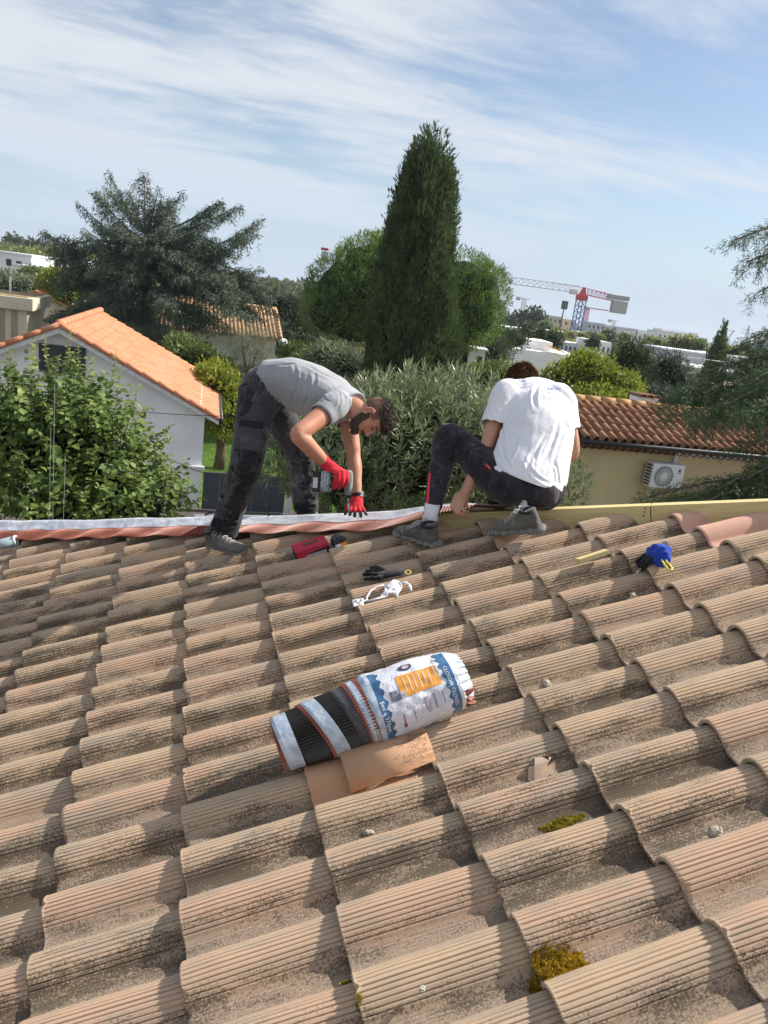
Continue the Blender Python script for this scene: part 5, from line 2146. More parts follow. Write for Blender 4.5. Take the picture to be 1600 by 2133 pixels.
mk = empty('white_mask', on_tile(812, 1232, 0))
tag(mk, 'crumpled white dust mask with long white straps', 'mask')
T = lambda px, py, l: roofp(px, py, l - 0.014) - mk.location
V, F = [], []
gN = 18
M_MASK = plain('white_mask_cloth', (.74, .74, .76), .9, .2, 0, .04, 30, .3, 120)
for i in range(gN + 1):
    for j in range(gN + 1):
        a, b_ = i / gN, j / gN
        x = 797 + 36 * a + 4 * math.sin(b_ * 5)
        y = 1215 + 26 * b_ + 4 * math.sin(a * 6 + 1) - 6 * a * (1 - b_)
        h = .014 + .010 * math.sin(a * math.pi) * math.sin(b_ * math.pi) + .008 * mnoise.noise(Vector((a * 4, b_ * 4, 2))) + .003 * mnoise.noise(Vector((a * 10, b_ * 10, 5)))
        V.append(tuple(T(x, y, h)))
for i in range(gN):
    for j in range(gN):
        k = i * (gN + 1) + j
        F.append((k, k + 1, k + gN + 2, k + gN + 1))
link('mask_cloth', mesh_np('mask_cloth', V, F, True), M_MASK, mk)
solid(mk.children[0], .003)
for pts in ([(800, 1219), (786, 1222), (772, 1231), (764, 1244), (765, 1252), (778, 1249), (798, 1244)], [(832, 1217), (842, 1214), (852, 1218), (856, 1230)], [(830, 1214), (846, 1212), (855, 1220), (857, 1230)], [(765, 1250), (752, 1255), (738, 1256)]):
    P = [T(x, y, .012) for x, y in pts]
    MB().tube(P, [.0045] * len(P), 6).build('strap', M_MASK, mk, True)
V, F = [], []
for i in range(9):
    for j in range(9):
        a, b_ = i / 8, j / 8
        V.append(tuple(T(735 + 22 * a, 1249 + 14 * b_ - 3 * a, .014 + .010 * mnoise.noise(Vector((a * 4, b_ * 4, 9))))))
for i in range(8):
    for j in range(8):
        k = i * 9 + j
        F.append((k, k + 1, k + 10, k + 9))
solid(link('strap_end', mesh_np('strap_end', V, F, True), M_MASK, mk), .003)

cg = empty('sealant_cartridge', on_tile(10, 1135, .03))
tag(cg, 'blue grey plastic cartridge with open end at the left roof edge', 'cartridge')
a_ = roofp(-34, 1142, .012) - cg.location
b_ = roofp(34, 1126, .012) - cg.location
ax_ = (b_ - a_).normalized()
V, F = lathe_open(.030, .036, 0, (b_ - a_).length, 32)
e1 = ax_.orthogonal().normalized()
e2 = ax_.cross(e1)
R9 = Matrix((e1, e2, ax_)).transposed()
MB().add([R9 @ p + a_ for p in V], F).build('tube', plain('blue_grey_plastic', (.30, .38, .43), .35, .5), cg, True)
V, F = lathe_open(.026, .041, (b_ - a_).length - .012, (b_ - a_).length + .004, 32)
MB().add([R9 @ p + a_ for p in V], F).build('rim', plain('clear_rim', (.55, .62, .62), .3, .5), cg, True)
MB().box((a_ + b_) / 2 + CZ * .0365, (.045, .0015, .006), Matrix((ax_, CZ, ax_.cross(CZ))).transposed()).build('red_mark', M_RED, cg)
# ------------------------------------------------------------------ ground
t = NT('ground_soil_and_grass')
v = t.world_pos()
n1 = t.noise(v, 0.05, 4, 0.6)
n2 = t.noise(v, 1.4, 5, 0.65)
c = t.mix(t.range(n2, 0.35, 0.65), (0.055, 0.075, 0.022), (0.13, 0.12, 0.06))
c = t.mix(t.range(n1, 0.48, 0.6), c, (0.20, 0.175, 0.14))
t.bump(n2, 0.5, 0.05)
M_GROUND = t.done(c, 0.95, 0.1)
V, F = [], []
NG = 60
for j in range(NG + 1):
    for i in range(NG + 1):
        a = (i / NG * 2 - 1)
        b_ = (j / NG * 2 - 1)
        V.append((1500 * a * abs(a), 1500 * b_ * abs(b_), GROUND))
for j in range(NG):
    for i in range(NG):
        k = j * (NG + 1) + i
        F.append((k, k + 1, k + NG + 2, k + NG + 1))
tag(link('ground', mesh_np('ground', V, F), M_GROUND), kind='structure')
t = NT('driveway_asphalt')
v = t.world_pos()
n = t.noise(v, 90, 4, 0.7)
t.bump(n, 0.5, 0.01)
M_ASPH = t.done(t.mix(t.range(t.noise(v, 1.1, 4, 0.6), 0.35, 0.65), (0.075, 0.066, 0.058), (0.12, 0.105, 0.095)), 0.9, 0.2)
mb = MB().quad((-12, 5.5, GROUND + .004), (16, 5.5, GROUND + .004), (16, 15.2, GROUND + .004), (-12, 15.2, GROUND + .004))
tag(mb.build('driveway', M_ASPH), kind='structure')
M_LAWN = plain('lawn_turf', (0.075, 0.135, 0.022), 0.9, 0.15, 0, 0.35, 3, 0.6, 40)
mb = MB().quad((0.9, 15.35, GROUND + .004), (9, 15.35, GROUND + .004), (9, 34, GROUND + .004), (0.9, 34, GROUND + .004))
tag(mb.build('lawn', M_LAWN), kind='structure')
n = 26000
p = np.c_[RNG.uniform(0.95, 6.0, n), RNG.uniform(15.45, 26, n), np.full(n, GROUND)]
d = np.c_[RNG.normal(0, .35, n), RNG.normal(0, .35, n), np.ones(n)]


def blades(P, D, L, W, rs=RNG, mid=0.45):
    """flat diamond leaves: base point, direction, length and width arrays"""
    n = len(P)
    D = D / np.linalg.norm(D, axis=1)[:, None]
    S = np.cross(D, rs.normal(0, 1, (n, 3)))
    S /= np.linalg.norm(S, axis=1)[:, None] + 1e-9
    L = np.broadcast_to(np.asarray(L, float), (n,))[:, None]
    W = np.broadcast_to(np.asarray(W, float), (n,))[:, None]
    V = np.empty((n, 4, 3))
    V[:, 0] = P
    V[:, 1] = P + D * L * mid + S * W * 0.5
    V[:, 2] = P + D * L
    V[:, 3] = P + D * L * mid - S * W * 0.5
    return V.reshape(-1, 3), np.arange(n * 4).reshape(n, 4)


V, F = blades(p, d, RNG.uniform(.04, .09, n), 0.014)
tag(link('grass', mesh_np('grass', V, F), leaf_mat('grass_blades', (0.06, 0.13, 0.02), (0.13, 0.22, 0.035))), 'short green grass of the lawn behind the dark gate', 'grass', kind='stuff')

# ------------------------------------------------------------------ buildings


def stucco(name, c, var=0.06, bump=0.25):
    t = NT(name)
    v = t.coord('Object')
    n = t.noise(v, 0.8, 5, 0.65)
    c2 = t.mix(t.range(n, 0.35, 0.65), tuple(x * (1 - var) for x in c), tuple(min(.95, x * (1 + var)) for x in c))
    st = t.noise(t.coord('Object', (5, 5, 0.35)), 2.2, 5, 0.7)
    c2 = t.mix(t.math('MULTIPLY', t.range(st, 0.56, 0.74), 0.22), c2, tuple(x * 0.62 for x in c))
    t.bump(t.noise(v, 60, 4, 0.7), bump, 0.012)
    return t.done(c2, 0.92, 0.15)


M_WHITE = stucco('white_render', (0.88, 0.875, 0.86))
M_CREAM = stucco('cream_render', (0.60, 0.52, 0.38))
M_OCHRE = stucco('yellow_ochre_render', (0.60, 0.475, 0.275))
M_BEIGE = stucco('beige_render', (0.62, 0.55, 0.42))
M_GLASS = plain('dark_window_glass', (0.03, 0.04, 0.05), 0.08, 0.6, 0, 0.3, 3)
M_FRAME = plain('dark_window_frame', (0.05, 0.055, 0.065), 0.5)
M_WPAINT = plain('white_painted_trim', (0.72, 0.73, 0.75), 0.6)


def clay(name, a, b_, stain=0.3, rough=0.9):
    t = NT(name)
    v = t.world_pos()
    r = t.rand()
    c = t.mix(t.range(r, 0.0, 1.0, 0, 1, False), a, b_)
    c = t.mix(t.math('MULTIPLY', t.range(t.noise(v, 3.5, 5, 0.65), 0.5, 0.68), stain), c, (0.10, 0.075, 0.055))
    c = t.mix(t.math('MULTIPLY', t.range(t.noise(v, 26, 4, 0.7), 0.5, 0.7), stain * 0.8), c, (0.30, 0.21, 0.14))
    t.bump(t.noise(v, 40, 4, 0.7), 0.3, 0.01)
    return t.done(c, rough, 0.15)


M_ORANGE = clay('new_orange_tile', (0.56, 0.225, 0.125), (0.62, 0.275, 0.16), 0.20)
M_CANAL = clay('aged_canal_tile', (0.20, 0.095, 0.058), (0.31, 0.17, 0.10), 0.6)
M_CANAL2 = clay('pale_canal_tile', (0.44, 0.28, 0.17), (0.52, 0.36, 0.22), 0.4)


def window(parent, c, w, h, nrm_y=-1, mat_f=None, sill=True, ax='x', depth=0.10):
    """window as a child: frame with a recessed pane, on a wall whose outside is -y (or +/-x)"""
    c = Vector(c)
    nv = Vector((0, nrm_y, 0)) if ax == 'x' else Vector((nrm_y, 0, 0))
    ux = Vector((1, 0, 0)) if ax == 'x' else Vector((0, 1, 0))
    uz = Vector((0, 0, 1))
    mb = MB()
    fw = min(0.09, w * 0.12)
    for (dx, dz, sx, sz) in ((-w / 2, 0, fw, h + fw), (w / 2, 0, fw, h + fw), (0, h / 2, w - fw, fw), (0, -h / 2, w - fw, fw), (0, 0, fw * .6, h - fw)):
        cc = c + ux * dx + uz * dz + nv * 0.02
        mb.box(cc, (sx if ax == 'x' else 0.06, 0.06 if ax == 'x' else sx, sz))
    f = mb.build('window_frame', mat_f or M_FRAME, parent)
    mb = MB().box(c + nv * 0.006, ((w - fw) if ax == 'x' else 0.02, 0.02 if ax == 'x' else (w - fw), h - fw))
    mb.build('pane', M_GLASS, f)
    if sill:
        cc = c - uz * (h / 2 + 0.06) + nv * 0.05
        MB().box(cc, ((w + .2) if ax == 'x' else 0.14, 0.14 if ax == 'x' else (w + .2), 0.06)).build('window_sill', M_WPAINT, f)
    return f


# ---- white gabled house behind the leafy shrub
HX, HY, HZ = 0.93, 15.32, GROUND
HA = math.radians(-1.5)
wh = empty('white_house', (HX, HY, HZ), HA)
tag(wh, 'small white rendered house with bright orange tiled gable roof', 'house')
W_, D_, EH, RH = 7.05, 7.0, 2.68, 4.42
gable = [(-W_, 0, 0), (0, 0, 0), (0, 0, EH), (-W_ / 2, 0, RH - 0.08), (-W_, 0, EH)]
mb = MB().prism(gable, (0, D_, 0))
mb.build('wall', M_WHITE, wh)
# attic window opening, ledge, meter box, corner block
window(wh, (-3.50, -0.012, 3.55), 0.98, 0.62)
MB().box((-2.6, -0.03, 1.06), (4.7, 0.07, 0.035)).build('wall_ledge', M_WPAINT, wh)
MB().box((-0.14, -0.04, 1.08), (0.42, 0.10, 0.10)).build('corner_block', M_WPAINT, wh, bevel=0.02)
MB().box((-0.46, -0.02, 0.34), (0.30, 0.05, 0.42)).build('meter_box', plain('grey_meter_box', (0.40, 0.39, 0.36), 0.6), wh, bevel=0.01)
sl = math.atan2(RH - EH, W_ / 2)
OV, FV, TB = 0.36, 0.36, 0.10
rl_ = (W_ / 2 + OV) / math.cos(sl)
roof_w = empty('roof', (0, 0, 0))
roof_w.parent = wh
# white barge boards and soffit
for s in (1, -1):
    x_ap, x_ev = -W_ / 2, (OV if s > 0 else -W_ - OV)
    zb = lambda x: RH - abs(x - x_ap) * math.tan(sl)
    poly = [(x_ap, -FV, RH), (x_ev, -FV, zb(x_ev)), (x_ev, -FV, zb(x_ev) - 0.17), (x_ap, -FV, RH - 0.19)]
    MB().prism(poly, (0, 0.035, 0)).build('barge_board', M_WPAINT, wh)
    poly = [(x_ap, -FV + .036, RH - 0.02), (x_ev, -FV + .036, zb(x_ev) - 0.02), (x_ev, -FV + .036, zb(x_ev) - 0.06), (x_ap, -FV + .036, RH - 0.06)]
    MB().prism(poly, (0, D_ + FV, 0)).build('roof_board', M_WPAINT, wh)
    # interlocking tiles, each its own piece
    nc, nr = 17, 15
    dx, dy = rl_ / nr, (D_ + FV + 0.15) / nc
    tm = MB()
    tw, tl = dy * 1.02, dx * 1.12
    prof = [(0, 0.0), (0.06, 0.024), (0.16, 0.034), (0.27, 0.024), (0.36, 0.004), (0.70, 0.0), (0.95, 0.004), (1.0, 0.012)]
    vs, fs = [], []
    for (l, z0) in ((0, 0.034), (tl, 0.0)):
        for (a, h) in prof:
            vs.append((l, a * tw, h + z0))
    for (a, h) in prof:
        vs.append((0, a * tw, h + 0.034 - 0.022))
    m = len(prof)
    for k in range(m - 1):
        fs.append((k, k + 1, m + k + 1, m + k))
        fs.append((2 * m + k, 2 * m + k + 1, k + 1, k))
    tm.add(vs, fs)
    tme = tm.mesh('tile')
    tme.materials.append(M_ORANGE)
    ang = sl if s > 0 else math.pi - sl
    for i in range(nr):
        for k in range(nc):
            if s < 0 and k > 4:
                continue          # the far part of the hidden slope carries no pieces the photo shows
            o = link('tile', tme, None, wh)
            d_ = OV + W_ / 2 - 0.02
            along = i * dx
            x = (x_ev - s * along * math.cos(sl))
            z = zb(x_ev) + along * math.sin(sl) - 0.015
            # tile local +x runs up the slope
            ux_ = Vector((-s * math.cos(sl), 0, math.sin(sl)))
            uy_ = Vector((0, 1, 0))
            uz_ = ux_.cross(uy_) if ux_.cross(uy_).z > 0 else uy_.cross(ux_)
            R3 = Matrix((ux_, uy_, uz_)).transposed()
            o.matrix_local = Matrix.Translation((x, -FV - 0.03 + k * dy, z)) @ (R3 @ Matrix.Rotation(random.uniform(-.006, .006), 3, 'Y')).to_4x4()
    # rounded verge tiles along the front edge
    for i in range(10):
        L_ = rl_ / 10
        a0, a1 = i * L_, (i + 1) * L_ + 0.03
        p0 = Vector((x_ev - s * a0 * math.cos(sl), -FV - 0.02, zb(x_ev) + a0 * math.sin(sl) + 0.012))
        p1 = Vector((x_ev - s * a1 * math.cos(sl), -FV - 0.02, zb(x_ev) + a1 * math.sin(sl) + 0.004))
        MB().tube([p0, p1], [0.072, 0.066], 12).build('verge_tile', M_ORANGE, wh, True)
for i in range(13):
    L_ = (D_ + FV + .1) / 13
    MB().tube([(-W_ / 2, -FV + i * L_ - .02, RH + 0.03), (-W_ / 2, -FV + (i + 1) * L_ + .02, RH + 0.022)], [0.10, 0.09], 12).build('ridge_tile', M_ORANGE, wh, True)
bpy.data.objects.remove(roof_w)
MB().tube([(OV + .05, -FV - .05, EH - .19), (OV + .05, D_, EH - .19)], 0.055, 10).build('gutter', plain('dark_gutter', (0.05, 0.05, 0.055), 0.4), wh, True)

# ---- gate, white post, wall
M_GATE = plain('anthracite_metal', (0.055, 0.065, 0.08), 0.5, 0.4, 0, 0.08, 3)
gt_ = empty('metal_gate', (1.0, 15.02, GROUND), math.radians(-2))
tag(gt_, 'anthracite grey metal gate beside the white house', 'gate')
for k in range(5):
    MB().box((0.20 + k * 0.435, 0, 0.52), (0.43, 0.045, 0.98)).build('panel', M_GATE, gt_, bevel=0.006)
MB().box((1.08, 0, 1.03), (2.22, 0.06, 0.04)).build('top_rail', M_GATE, gt_)
po = empty('gate_post', (3.28, 14.95, GROUND))
tag(po, 'slim white post at the end of the grey gate', 'post')
MB().box((0, 0, 0.55), (0.16, 0.16, 1.1)).build('post_shaft', M_WPAINT, po, bevel=0.01)
MB().box((0, 0, 1.12), (0.22, 0.22, 0.05)).build('post_cap', M_WPAINT, po, bevel=0.01)
pl_ = empty('planter_pot', (3.72, 14.7, GROUND))
tag(pl_, 'terracotta flower pot behind the white gate post', 'flower pot')
MB().tube([(0, 0, 0), (0, 0, .75), (0, 0, 0.8), (0, 0, 0.86)], [0.2, 0.29, 0.33, 0.33], 18).build('pot', M_ORANGE, pl_, True)

# ---- parked car just behind the hip (only its roof rails and windscreen show)
CARP = atz(565, 1066, GROUND + 1.5)
car = empty('parked_car', (CARP.x, CARP.y - 0.9, GROUND), math.radians(4))
tag(car, 'silver car parked on the drive before the grey gate', 'car')
M_CAR = plain('silver_car_paint', (0.38, 0.41, 0.45), 0.25, 0.6, 0.6, 0.04)
body_p = [(-2.1, 0, 0.35), (-2.1, 0, 0.85), (-1.95, 0, 0.95), (-1.5, 0, 1.42), (0.45, 0, 1.46), (1.15, 0, 1.0), (2.0, 0, 0.88), (2.15, 0, 0.6), (2.12, 0, 0.35)]
MB().prism([(a, -0.86, c_) for a, _, c_ in body_p], (0, 1.72, 0)).build('body', M_CAR, car, bevel=0.05)
for sx in (-1.35, 1.35):
    for sy in (-0.84, 0.84):
        w0 = MB().tube([(sx, sy - 0.1, 0.33), (sx, sy + 0.1, 0.33)], 0.33, 20).build('wheel', M_BLK, car, True)
        MB().tube([(sx, sy - 0.105, 0.33), (sx, sy + 0.105, 0.33)], 0.2, 16).build('rim', M_CAR, w0, True)
MB().add([(0.50, -0.72, 1.463), (1.17, -0.80, 1.02), (1.17, 0.80, 1.02), (0.50, 0.72, 1.463)], [(0, 1, 2, 3)]).build('windscreen', M_GLASS, car).location = (0.03, 0, 0.02)
for s in (-1, 1):
    MB().prism([(-1.35, s * 0.865, 1.0), (-1.2, s * 0.865, 1.36), (0.42, s * 0.865, 1.40), (0.95, s * 0.865, 1.02)], (0, s * 0.012, 0)).build('side_window', M_GLASS, car)
    MB().tube([(-1.3, s * .7, 1.45), (-1.1, s * .7, 1.52), (0.2, s * .7, 1.53), (0.4, s * .7, 1.47)], 0.02, 8).build('roof_rail', plain('rail_black', (0.03, 0.03, 0.03), 0.4), car, True)
    MB().box((2.13, s * 0.6, 0.72), (0.06, 0.34, 0.14)).build('headlight', M_WPAINT, car, bevel=0.02)

# ---- ochre house with canal tiles and the outdoor cooling unit
OX, OY = 8.55, 9.6
oc = empty('ochre_house', (OX, OY, GROUND))
tag(oc, 'ochre rendered house with brown canal tiled roof and gutter', 'house')
EZ, RZ, HW, HDp = -0.58 - GROUND, 0.03 - GROUND, 7.6, 3.2
MB().prism([(0.05, 0, 0), (0.05, 0, EZ - .14), (0.05, HDp / 2, RZ - .2), (0.05, HDp, EZ - .14), (0.05, HDp, 0)], (HW, 0, 0)).build('wall', M_OCHRE, oc)
osl = math.atan2(RZ - EZ, 1.62)
M_UNDER = plain('dark_tile_underside', (0.10, 0.055, 0.035), 0.9)
mb = MB().prism([(-0.1, -0.32, EZ - 0.02), (-0.1, 1.30, RZ - 0.02), (-0.1, 2.9, EZ - 0.02), (-0.1, 2.9, EZ - 0.06), (-0.1, 1.30, RZ - 0.07), (-0.1, -0.32, EZ - 0.06)], (HW + 0.2, 0, 0))
mb.build('roof_board', M_UNDER, oc)


cov = canal_mesh('tile', 0.078, 0.066, 0.42)
cov.materials.append(M_CANAL)
panm = canal_mesh('pan_tile', 0.080, 0.072, 1.78, False)
panm.materials.append(M_CANAL)
gen = canal_mesh('eave_tile', 0.085, 0.075, 0.30, False)
gen.materials.append(M_CANAL)
uy_ = Vector((0, math.cos(osl), math.sin(osl)))
ux_ = Vector((1, 0, 0))
uz_ = ux_.cross(uy_)
R3 = Matrix((uy_, -ux_, uz_)).transposed()
NCOL = 34
for k in range(NCOL):
    x = 0.02 + k * 0.222
    for i in range(5):
        o = link('tile', cov, None, oc)
        al = i * 0.325
        p = Vector((x + random.uniform(-.006, .006), -0.36, EZ + 0.015)) + uy_ * al + uz_ * (0.016 + random.uniform(-.004, .006))
        o.matrix_local = Matrix.Translation(p) @ (R3 @ Matrix.Rotation(math.radians(2.2 + random.uniform(-.6, .6)), 3, 'Y') @ Matrix.Rotation(math.radians(random.uniform(-1.2, 1.2)), 3, 'Z')).to_4x4()
    o = link('pan_tile', panm, None, oc)
    o.matrix_local = Matrix.Translation(Vector((x + 0.111, -0.36, EZ + 0.075))) @ R3.to_4x4()
for k in range(20):
    MB().tube([(k * 0.40 - 0.1, 1.30, RZ + 0.055), (k * 0.40 + 0.33, 1.30, RZ + 0.048)], [0.11, 0.095], 12).build('ridge_tile', clay('lichened_ridge_tile', (0.42, 0.24, 0.13), (0.50, 0.30, 0.13), 0.5) if k == 0 else bpy.data.materials['lichened_ridge_tile'], oc, True)
# genoise: two rows of half tiles under the eave
for row in range(2):
    for k in range(42):
        o = link('eave_tile', gen, None, oc)
        o.matrix_local = Matrix.Translation(Vector((0.06 + k * 0.182 + row * 0.09, -0.10 - 0.12 * (1 - row) + 0.0, EZ - 0.045 - row * 0.105))) @ Matrix(((0, -1, 0), (1, 0, 0), (0, 0, 1))).to_4x4()
MB().box((HW / 2, -0.02, EZ - 0.10), (HW, 0.14, 0.014)).build('eave_course', M_CANAL, oc)
g_ = MB()
pts = [(x, -0.40, EZ - 0.035) for x in np.linspace(-0.12, HW, 6)]
g_.tube(pts, 0.052, 12).build('gutter', plain('black_gutter', (0.018, 0.018, 0.02), 0.3, 0.5), oc, True)
# pipe trunking
M_TRUNK = plain('white_trunking', (0.66, 0.66, 0.66), 0.5)
zt = -0.78 - GROUND
MB().box((3.55, -0.04, zt), (2.25, 0.07, 0.085)).build('trunking', M_TRUNK, oc, bevel=0.008)
MB().box((2.46, -0.04, zt - 0.10), (0.085, 0.072, 0.28)).build('trunking', M_TRUNK, oc, bevel=0.008)
MB().tube([(4.45, -0.04, zt - .03), (4.43, -0.04, zt - 0.2)], 0.018, 8).build('drain_pipe', M_TRUNK, oc, True)
# cooling unit
ac = empty('cooling_unit', (OX + 2.12, OY, -1.50))
tag(ac, 'white outdoor air conditioning unit on the ochre wall', 'air conditioner')
M_AC = plain('white_ac_casing', (0.70, 0.70, 0.68), 0.45, 0.4, 0, 0.03)
MB().box((0, -0.24, 0.27), (0.80, 0.30, 0.54)).build('casing', M_AC, ac, bevel=0.025)
M_ACD = plain('dark_grille', (0.06, 0.06, 0.065), 0.5)
MB().tube([(-0.10, -0.388, 0.27), (-0.10, -0.394, 0.27)], 0.235, 36).build('fan_opening', M_ACD, ac)
MB().tube([(-0.10, -0.395, 0.27), (-0.10, -0.412, 0.27)], 0.045, 20).build('fan_hub', M_AC, ac)
for k in range(40):
    a = 2 * math.pi * k / 40
    p0 = Vector((-0.10 + 0.045 * math.cos(a), -0.403, 0.27 + 0.045 * math.sin(a)))
    p1 = Vector((-0.10 + 0.235 * math.cos(a + 0.5), -0.400, 0.27 + 0.235 * math.sin(a + 0.5)))
    pm = (p0 + p1) / 2 + Vector((math.cos(a + .1) * .02, 0, math.sin(a + .1) * .02))
    MB().tube([p0, pm, p1], 0.0055, 4).build('grille_bar', M_AC, ac)
for r_ in (0.11, 0.17, 0.235):
    MB().tube([(-0.10 + r_ * math.cos(2 * math.pi * k / 36), -0.401, 0.27 + r_ * math.sin(2 * math.pi * k / 36)) for k in range(37)], 0.006, 5).build('grille_ring', M_AC, ac, True)
for k in range(7):
    MB().box((-0.395, -0.24, 0.06 + k * 0.07), (0.03, 0.20, 0.042)).build('side_slot', M_ACD, ac)
MB().tube([(0.27, -0.395, 0.42), (0.27, -0.399, 0.42)], 0.032, 20).build('round_emblem', plain('emblem_blue', (0.08, 0.03, 0.18), 0.5), ac)
MB().tube([(0.278, -0.3985, 0.412), (0.278, -0.401, 0.412)], 0.018, 16).build('emblem_centre', plain('emblem_red', (0.5, 0.05, 0.12), 0.5), ac)
MB().box((0.27, -0.394, 0.365), (0.10, 0.006, 0.014)).build('brand_strip', plain('emblem_red', (0.5, 0.05, 0.12), 0.5), ac)
MB().box((0.22, -0.394, 0.06), (0.14, 0.006, 0.075)).build('rating_label', M_WPAINT, ac)
for sx in (-0.28, 0.28):
    MB().box((sx, -0.20, -0.015), (0.04, 0.40, 0.03)).build('bracket', M_TRUNK, ac)
# chimney-like block behind the ridge and a lower brown roof in front
cb = empty('white_chimney', (OX + 2.55, OY + 1.95, GROUND))
tag(cb, 'low white chimney block with tiled cap behind the brown ridge', 'chimney')
MB().box((0.1, 0, 2.12), (0.55, 0.4, 4.8)).build('stack', M_WHITE, cb)
for k in range(3):
    o = link('cap_tile', cov, None, cb)
    o.matrix_local = Matrix.Translation((-0.10 + k * 0.19, -0.30, 4.53)) @ Matrix(((0, -1, 0), (1, 0, 0), (0, 0, 1))).to_4x4()
    o.scale = (1.4, 1.2, 1.0)
lr = empty('lower_roof', (11.7, 8.2, GROUND))
tag(lr, 'low dark tiled lean-to roof under the ochre wall', 'roof')
MB().prism([(-0.6, 0, 2.45), (3.2, 0, 3.25), (3.2, 0, 3.19), (-0.6, 0, 2.39)], (0, 1.35, 0)).build('roof_board', M_WPAINT, lr)
for k in range(7):
    for i in range(9):
        o = link('tile', cov, None, lr)
        a = math.atan2(0.8, 3.8)
        o.matrix_local = Matrix.Translation((-0.55 + i * 0.40, 0.08 + k * 0.2, 2.47 + i * 0.40 * math.tan(a))) @ Matrix.Rotation(-a, 4, 'Y')
MB().box((1.4, 0.7, 1.1), (3.4, 1.2, 2.2)).build('wall', M_OCHRE, lr)


# ---- generic building: body, parapet or tiled roof, windows
def block(name, label, p0, size, mat, rotz=0.0, windows=(), parapet=0.0, roof=None, cat='building', win_mat=None, group=None):
    """p0: near left bottom corner; size (w, d, h); windows: (x, z, w, h) on the near face"""
    e = empty(name, p0, rotz)
    tag(e, label, cat, group)
    w, d, h = size
    MB().box((w / 2, d / 2, h / 2), (w, d, h)).build('wall', mat, e)
    if parapet:
        MB().box((w / 2, d / 2, h + parapet / 2), (w + .3, d + .3, parapet)).build('parapet', M_WPAINT, e)
    for (x, z, ww, hh) in windows:
        f = MB().box((x, -0.02, z), (ww, 0.10, hh)).build('window', win_mat or M_FRAME, e)
        MB().box((x, -0.075, z), (ww * 0.84, 0.02, hh * 0.84)).build('pane', M_GLASS, f)
    return e


def base(px, py_top, depth):
    return at(px, py_top, depth)


# long house with pale canal tiles behind the cedar
p = at(470, 640, 46)
lh = empty('long_house', (-3.2, 42.5, GROUND), math.radians(0))
tag(lh, 'white long house with pale ribbed tile roof behind the cedar', 'house')
zr, ze = 0.05 - GROUND, -1.35 - GROUND
LW, LDp = 8.85, 4.0
MB().prism([(0, 0, 0), (0, 0, ze - .1), (0, LDp, zr - .15), (0, LDp * 2, ze - .1), (0, LDp * 2, 0)], (LW, 0, 0)).build('wall', M_WHITE, lh)
MB().prism([(-0.25, -0.5, ze - .16), (-0.25, LDp, zr), (-0.25, LDp, zr - 0.12), (-0.25, -0.5, ze - .28)], (LW + 0.5, 0, 0)).build('roof_board', M_CANAL2, lh)
lsl = math.atan2(zr - ze + .16, LDp + .5)
cv2 = canal_mesh('roof_rib', 0.085, 0.085, (LDp + .5) / math.cos(lsl), True, 6)
cv2.materials.append(M_CANAL2)
uy2 = Vector((0, math.cos(lsl), math.sin(lsl)))
R4 = Matrix((uy2, Vector((-1, 0, 0)), Vector((1, 0, 0)).cross(uy2))).transposed()
for k in range(40):
    o = link('roof_rib', cv2, None, lh)
    o.matrix_local = Matrix.Translation((-0.2 + k * 0.236, -0.5, ze - .155)) @ R4.to_4x4()
MB().tube([(-.3, LDp, zr + .03), (LW + .3, LDp, zr + .03)], 0.12, 10).build('ridge_row', M_CANAL2, lh, True)
for k in range(9):
    q0 = Vector((LW + 0.24, -0.5, ze - .1)) + uy2 * (k * 0.5)
    MB().tube([q0, q0 + uy2 * 0.52], [0.12, 0.10], 10).build('verge_tile', M_CANAL2, lh, True)
for (x, z, w, h) in ((1.6, 1.5, 1.2, 1.2), (4.3, 1.5, 1.4, 1.2), (5.6, 0.6, 1.3, 1.4)):
    window(lh, (x, -0.012, z), w, h)
MB().box((6.6, -0.4, 0.5), (4.2, 0.7, 1.0)).build('low_wall', plain('grey_low_wall', (0.24, 0.23, 0.22), 0.9), lh)
ds = MB().tube([(LW + .35, -0.4, ze - 0.4), (LW + .42, -0.55, ze - 0.36)], [0.30, 0.30], 20).build('satellite_dish', M_WPAINT, lh, True)
p = at(282, 640, 46)
lh2 = empty('cottage', (-4.9, 47.5, GROUND))
tag(lh2, 'pale cottage wing with pinkish tiles seen between cedar limbs', 'house')
MB().box((1.2, 2, 1.75), (2.4, 4, 3.5)).build('wall', M_WHITE, lh2)
MB().prism([(-.2, -.3, 3.45), (-.2, 2, 4.6), (-.2, 4.3, 3.45)], (2.8, 0, 0)).build('roof', M_CANAL2, lh2)

# beige flat-roofed block on the left
p = at(66, 622, 36)
bb = empty('beige_block', (p.x, p.y, GROUND))
tag(bb, 'beige flat roofed block with tall slits and gravel roof', 'building')
ht = p.z - GROUND
MB().box((-3.2, 2.5, ht / 2 - .25), (6.0, 5.0, ht - 0.5)).build('wall', M_BEIGE, bb)
MB().box((-3.1, 2.4, ht - 0.28), (6.4, 5.4, 0.56)).build('roof_fascia', M_BEIGE, bb, bevel=0.02)
MB().box((-3.1, 2.4, ht + 0.01), (5.8, 4.8, 0.04)).build('gravel_roof', plain('roof_gravel', (0.30, 0.22, 0.12), 0.95, 0.1, 0, .3, 6), bb)
for k in range(4):
    MB().box((-0.75 - k * 0.55, -0.02, ht - 1.55), (0.24, 0.10, 1.8)).build('slit_window', plain('slit_beige', (0.32, 0.28, 0.21), 0.8), bb)  # slits in a darker beige than the wall
MB().tube([(-1.35, 2.2, ht), (-1.35, 2.2, ht + 0.75), (-1.35, 2.2, ht + .8)], [0.05, 0.05, 0.11], 8).build('vent_pipe', M_WPAINT, bb)

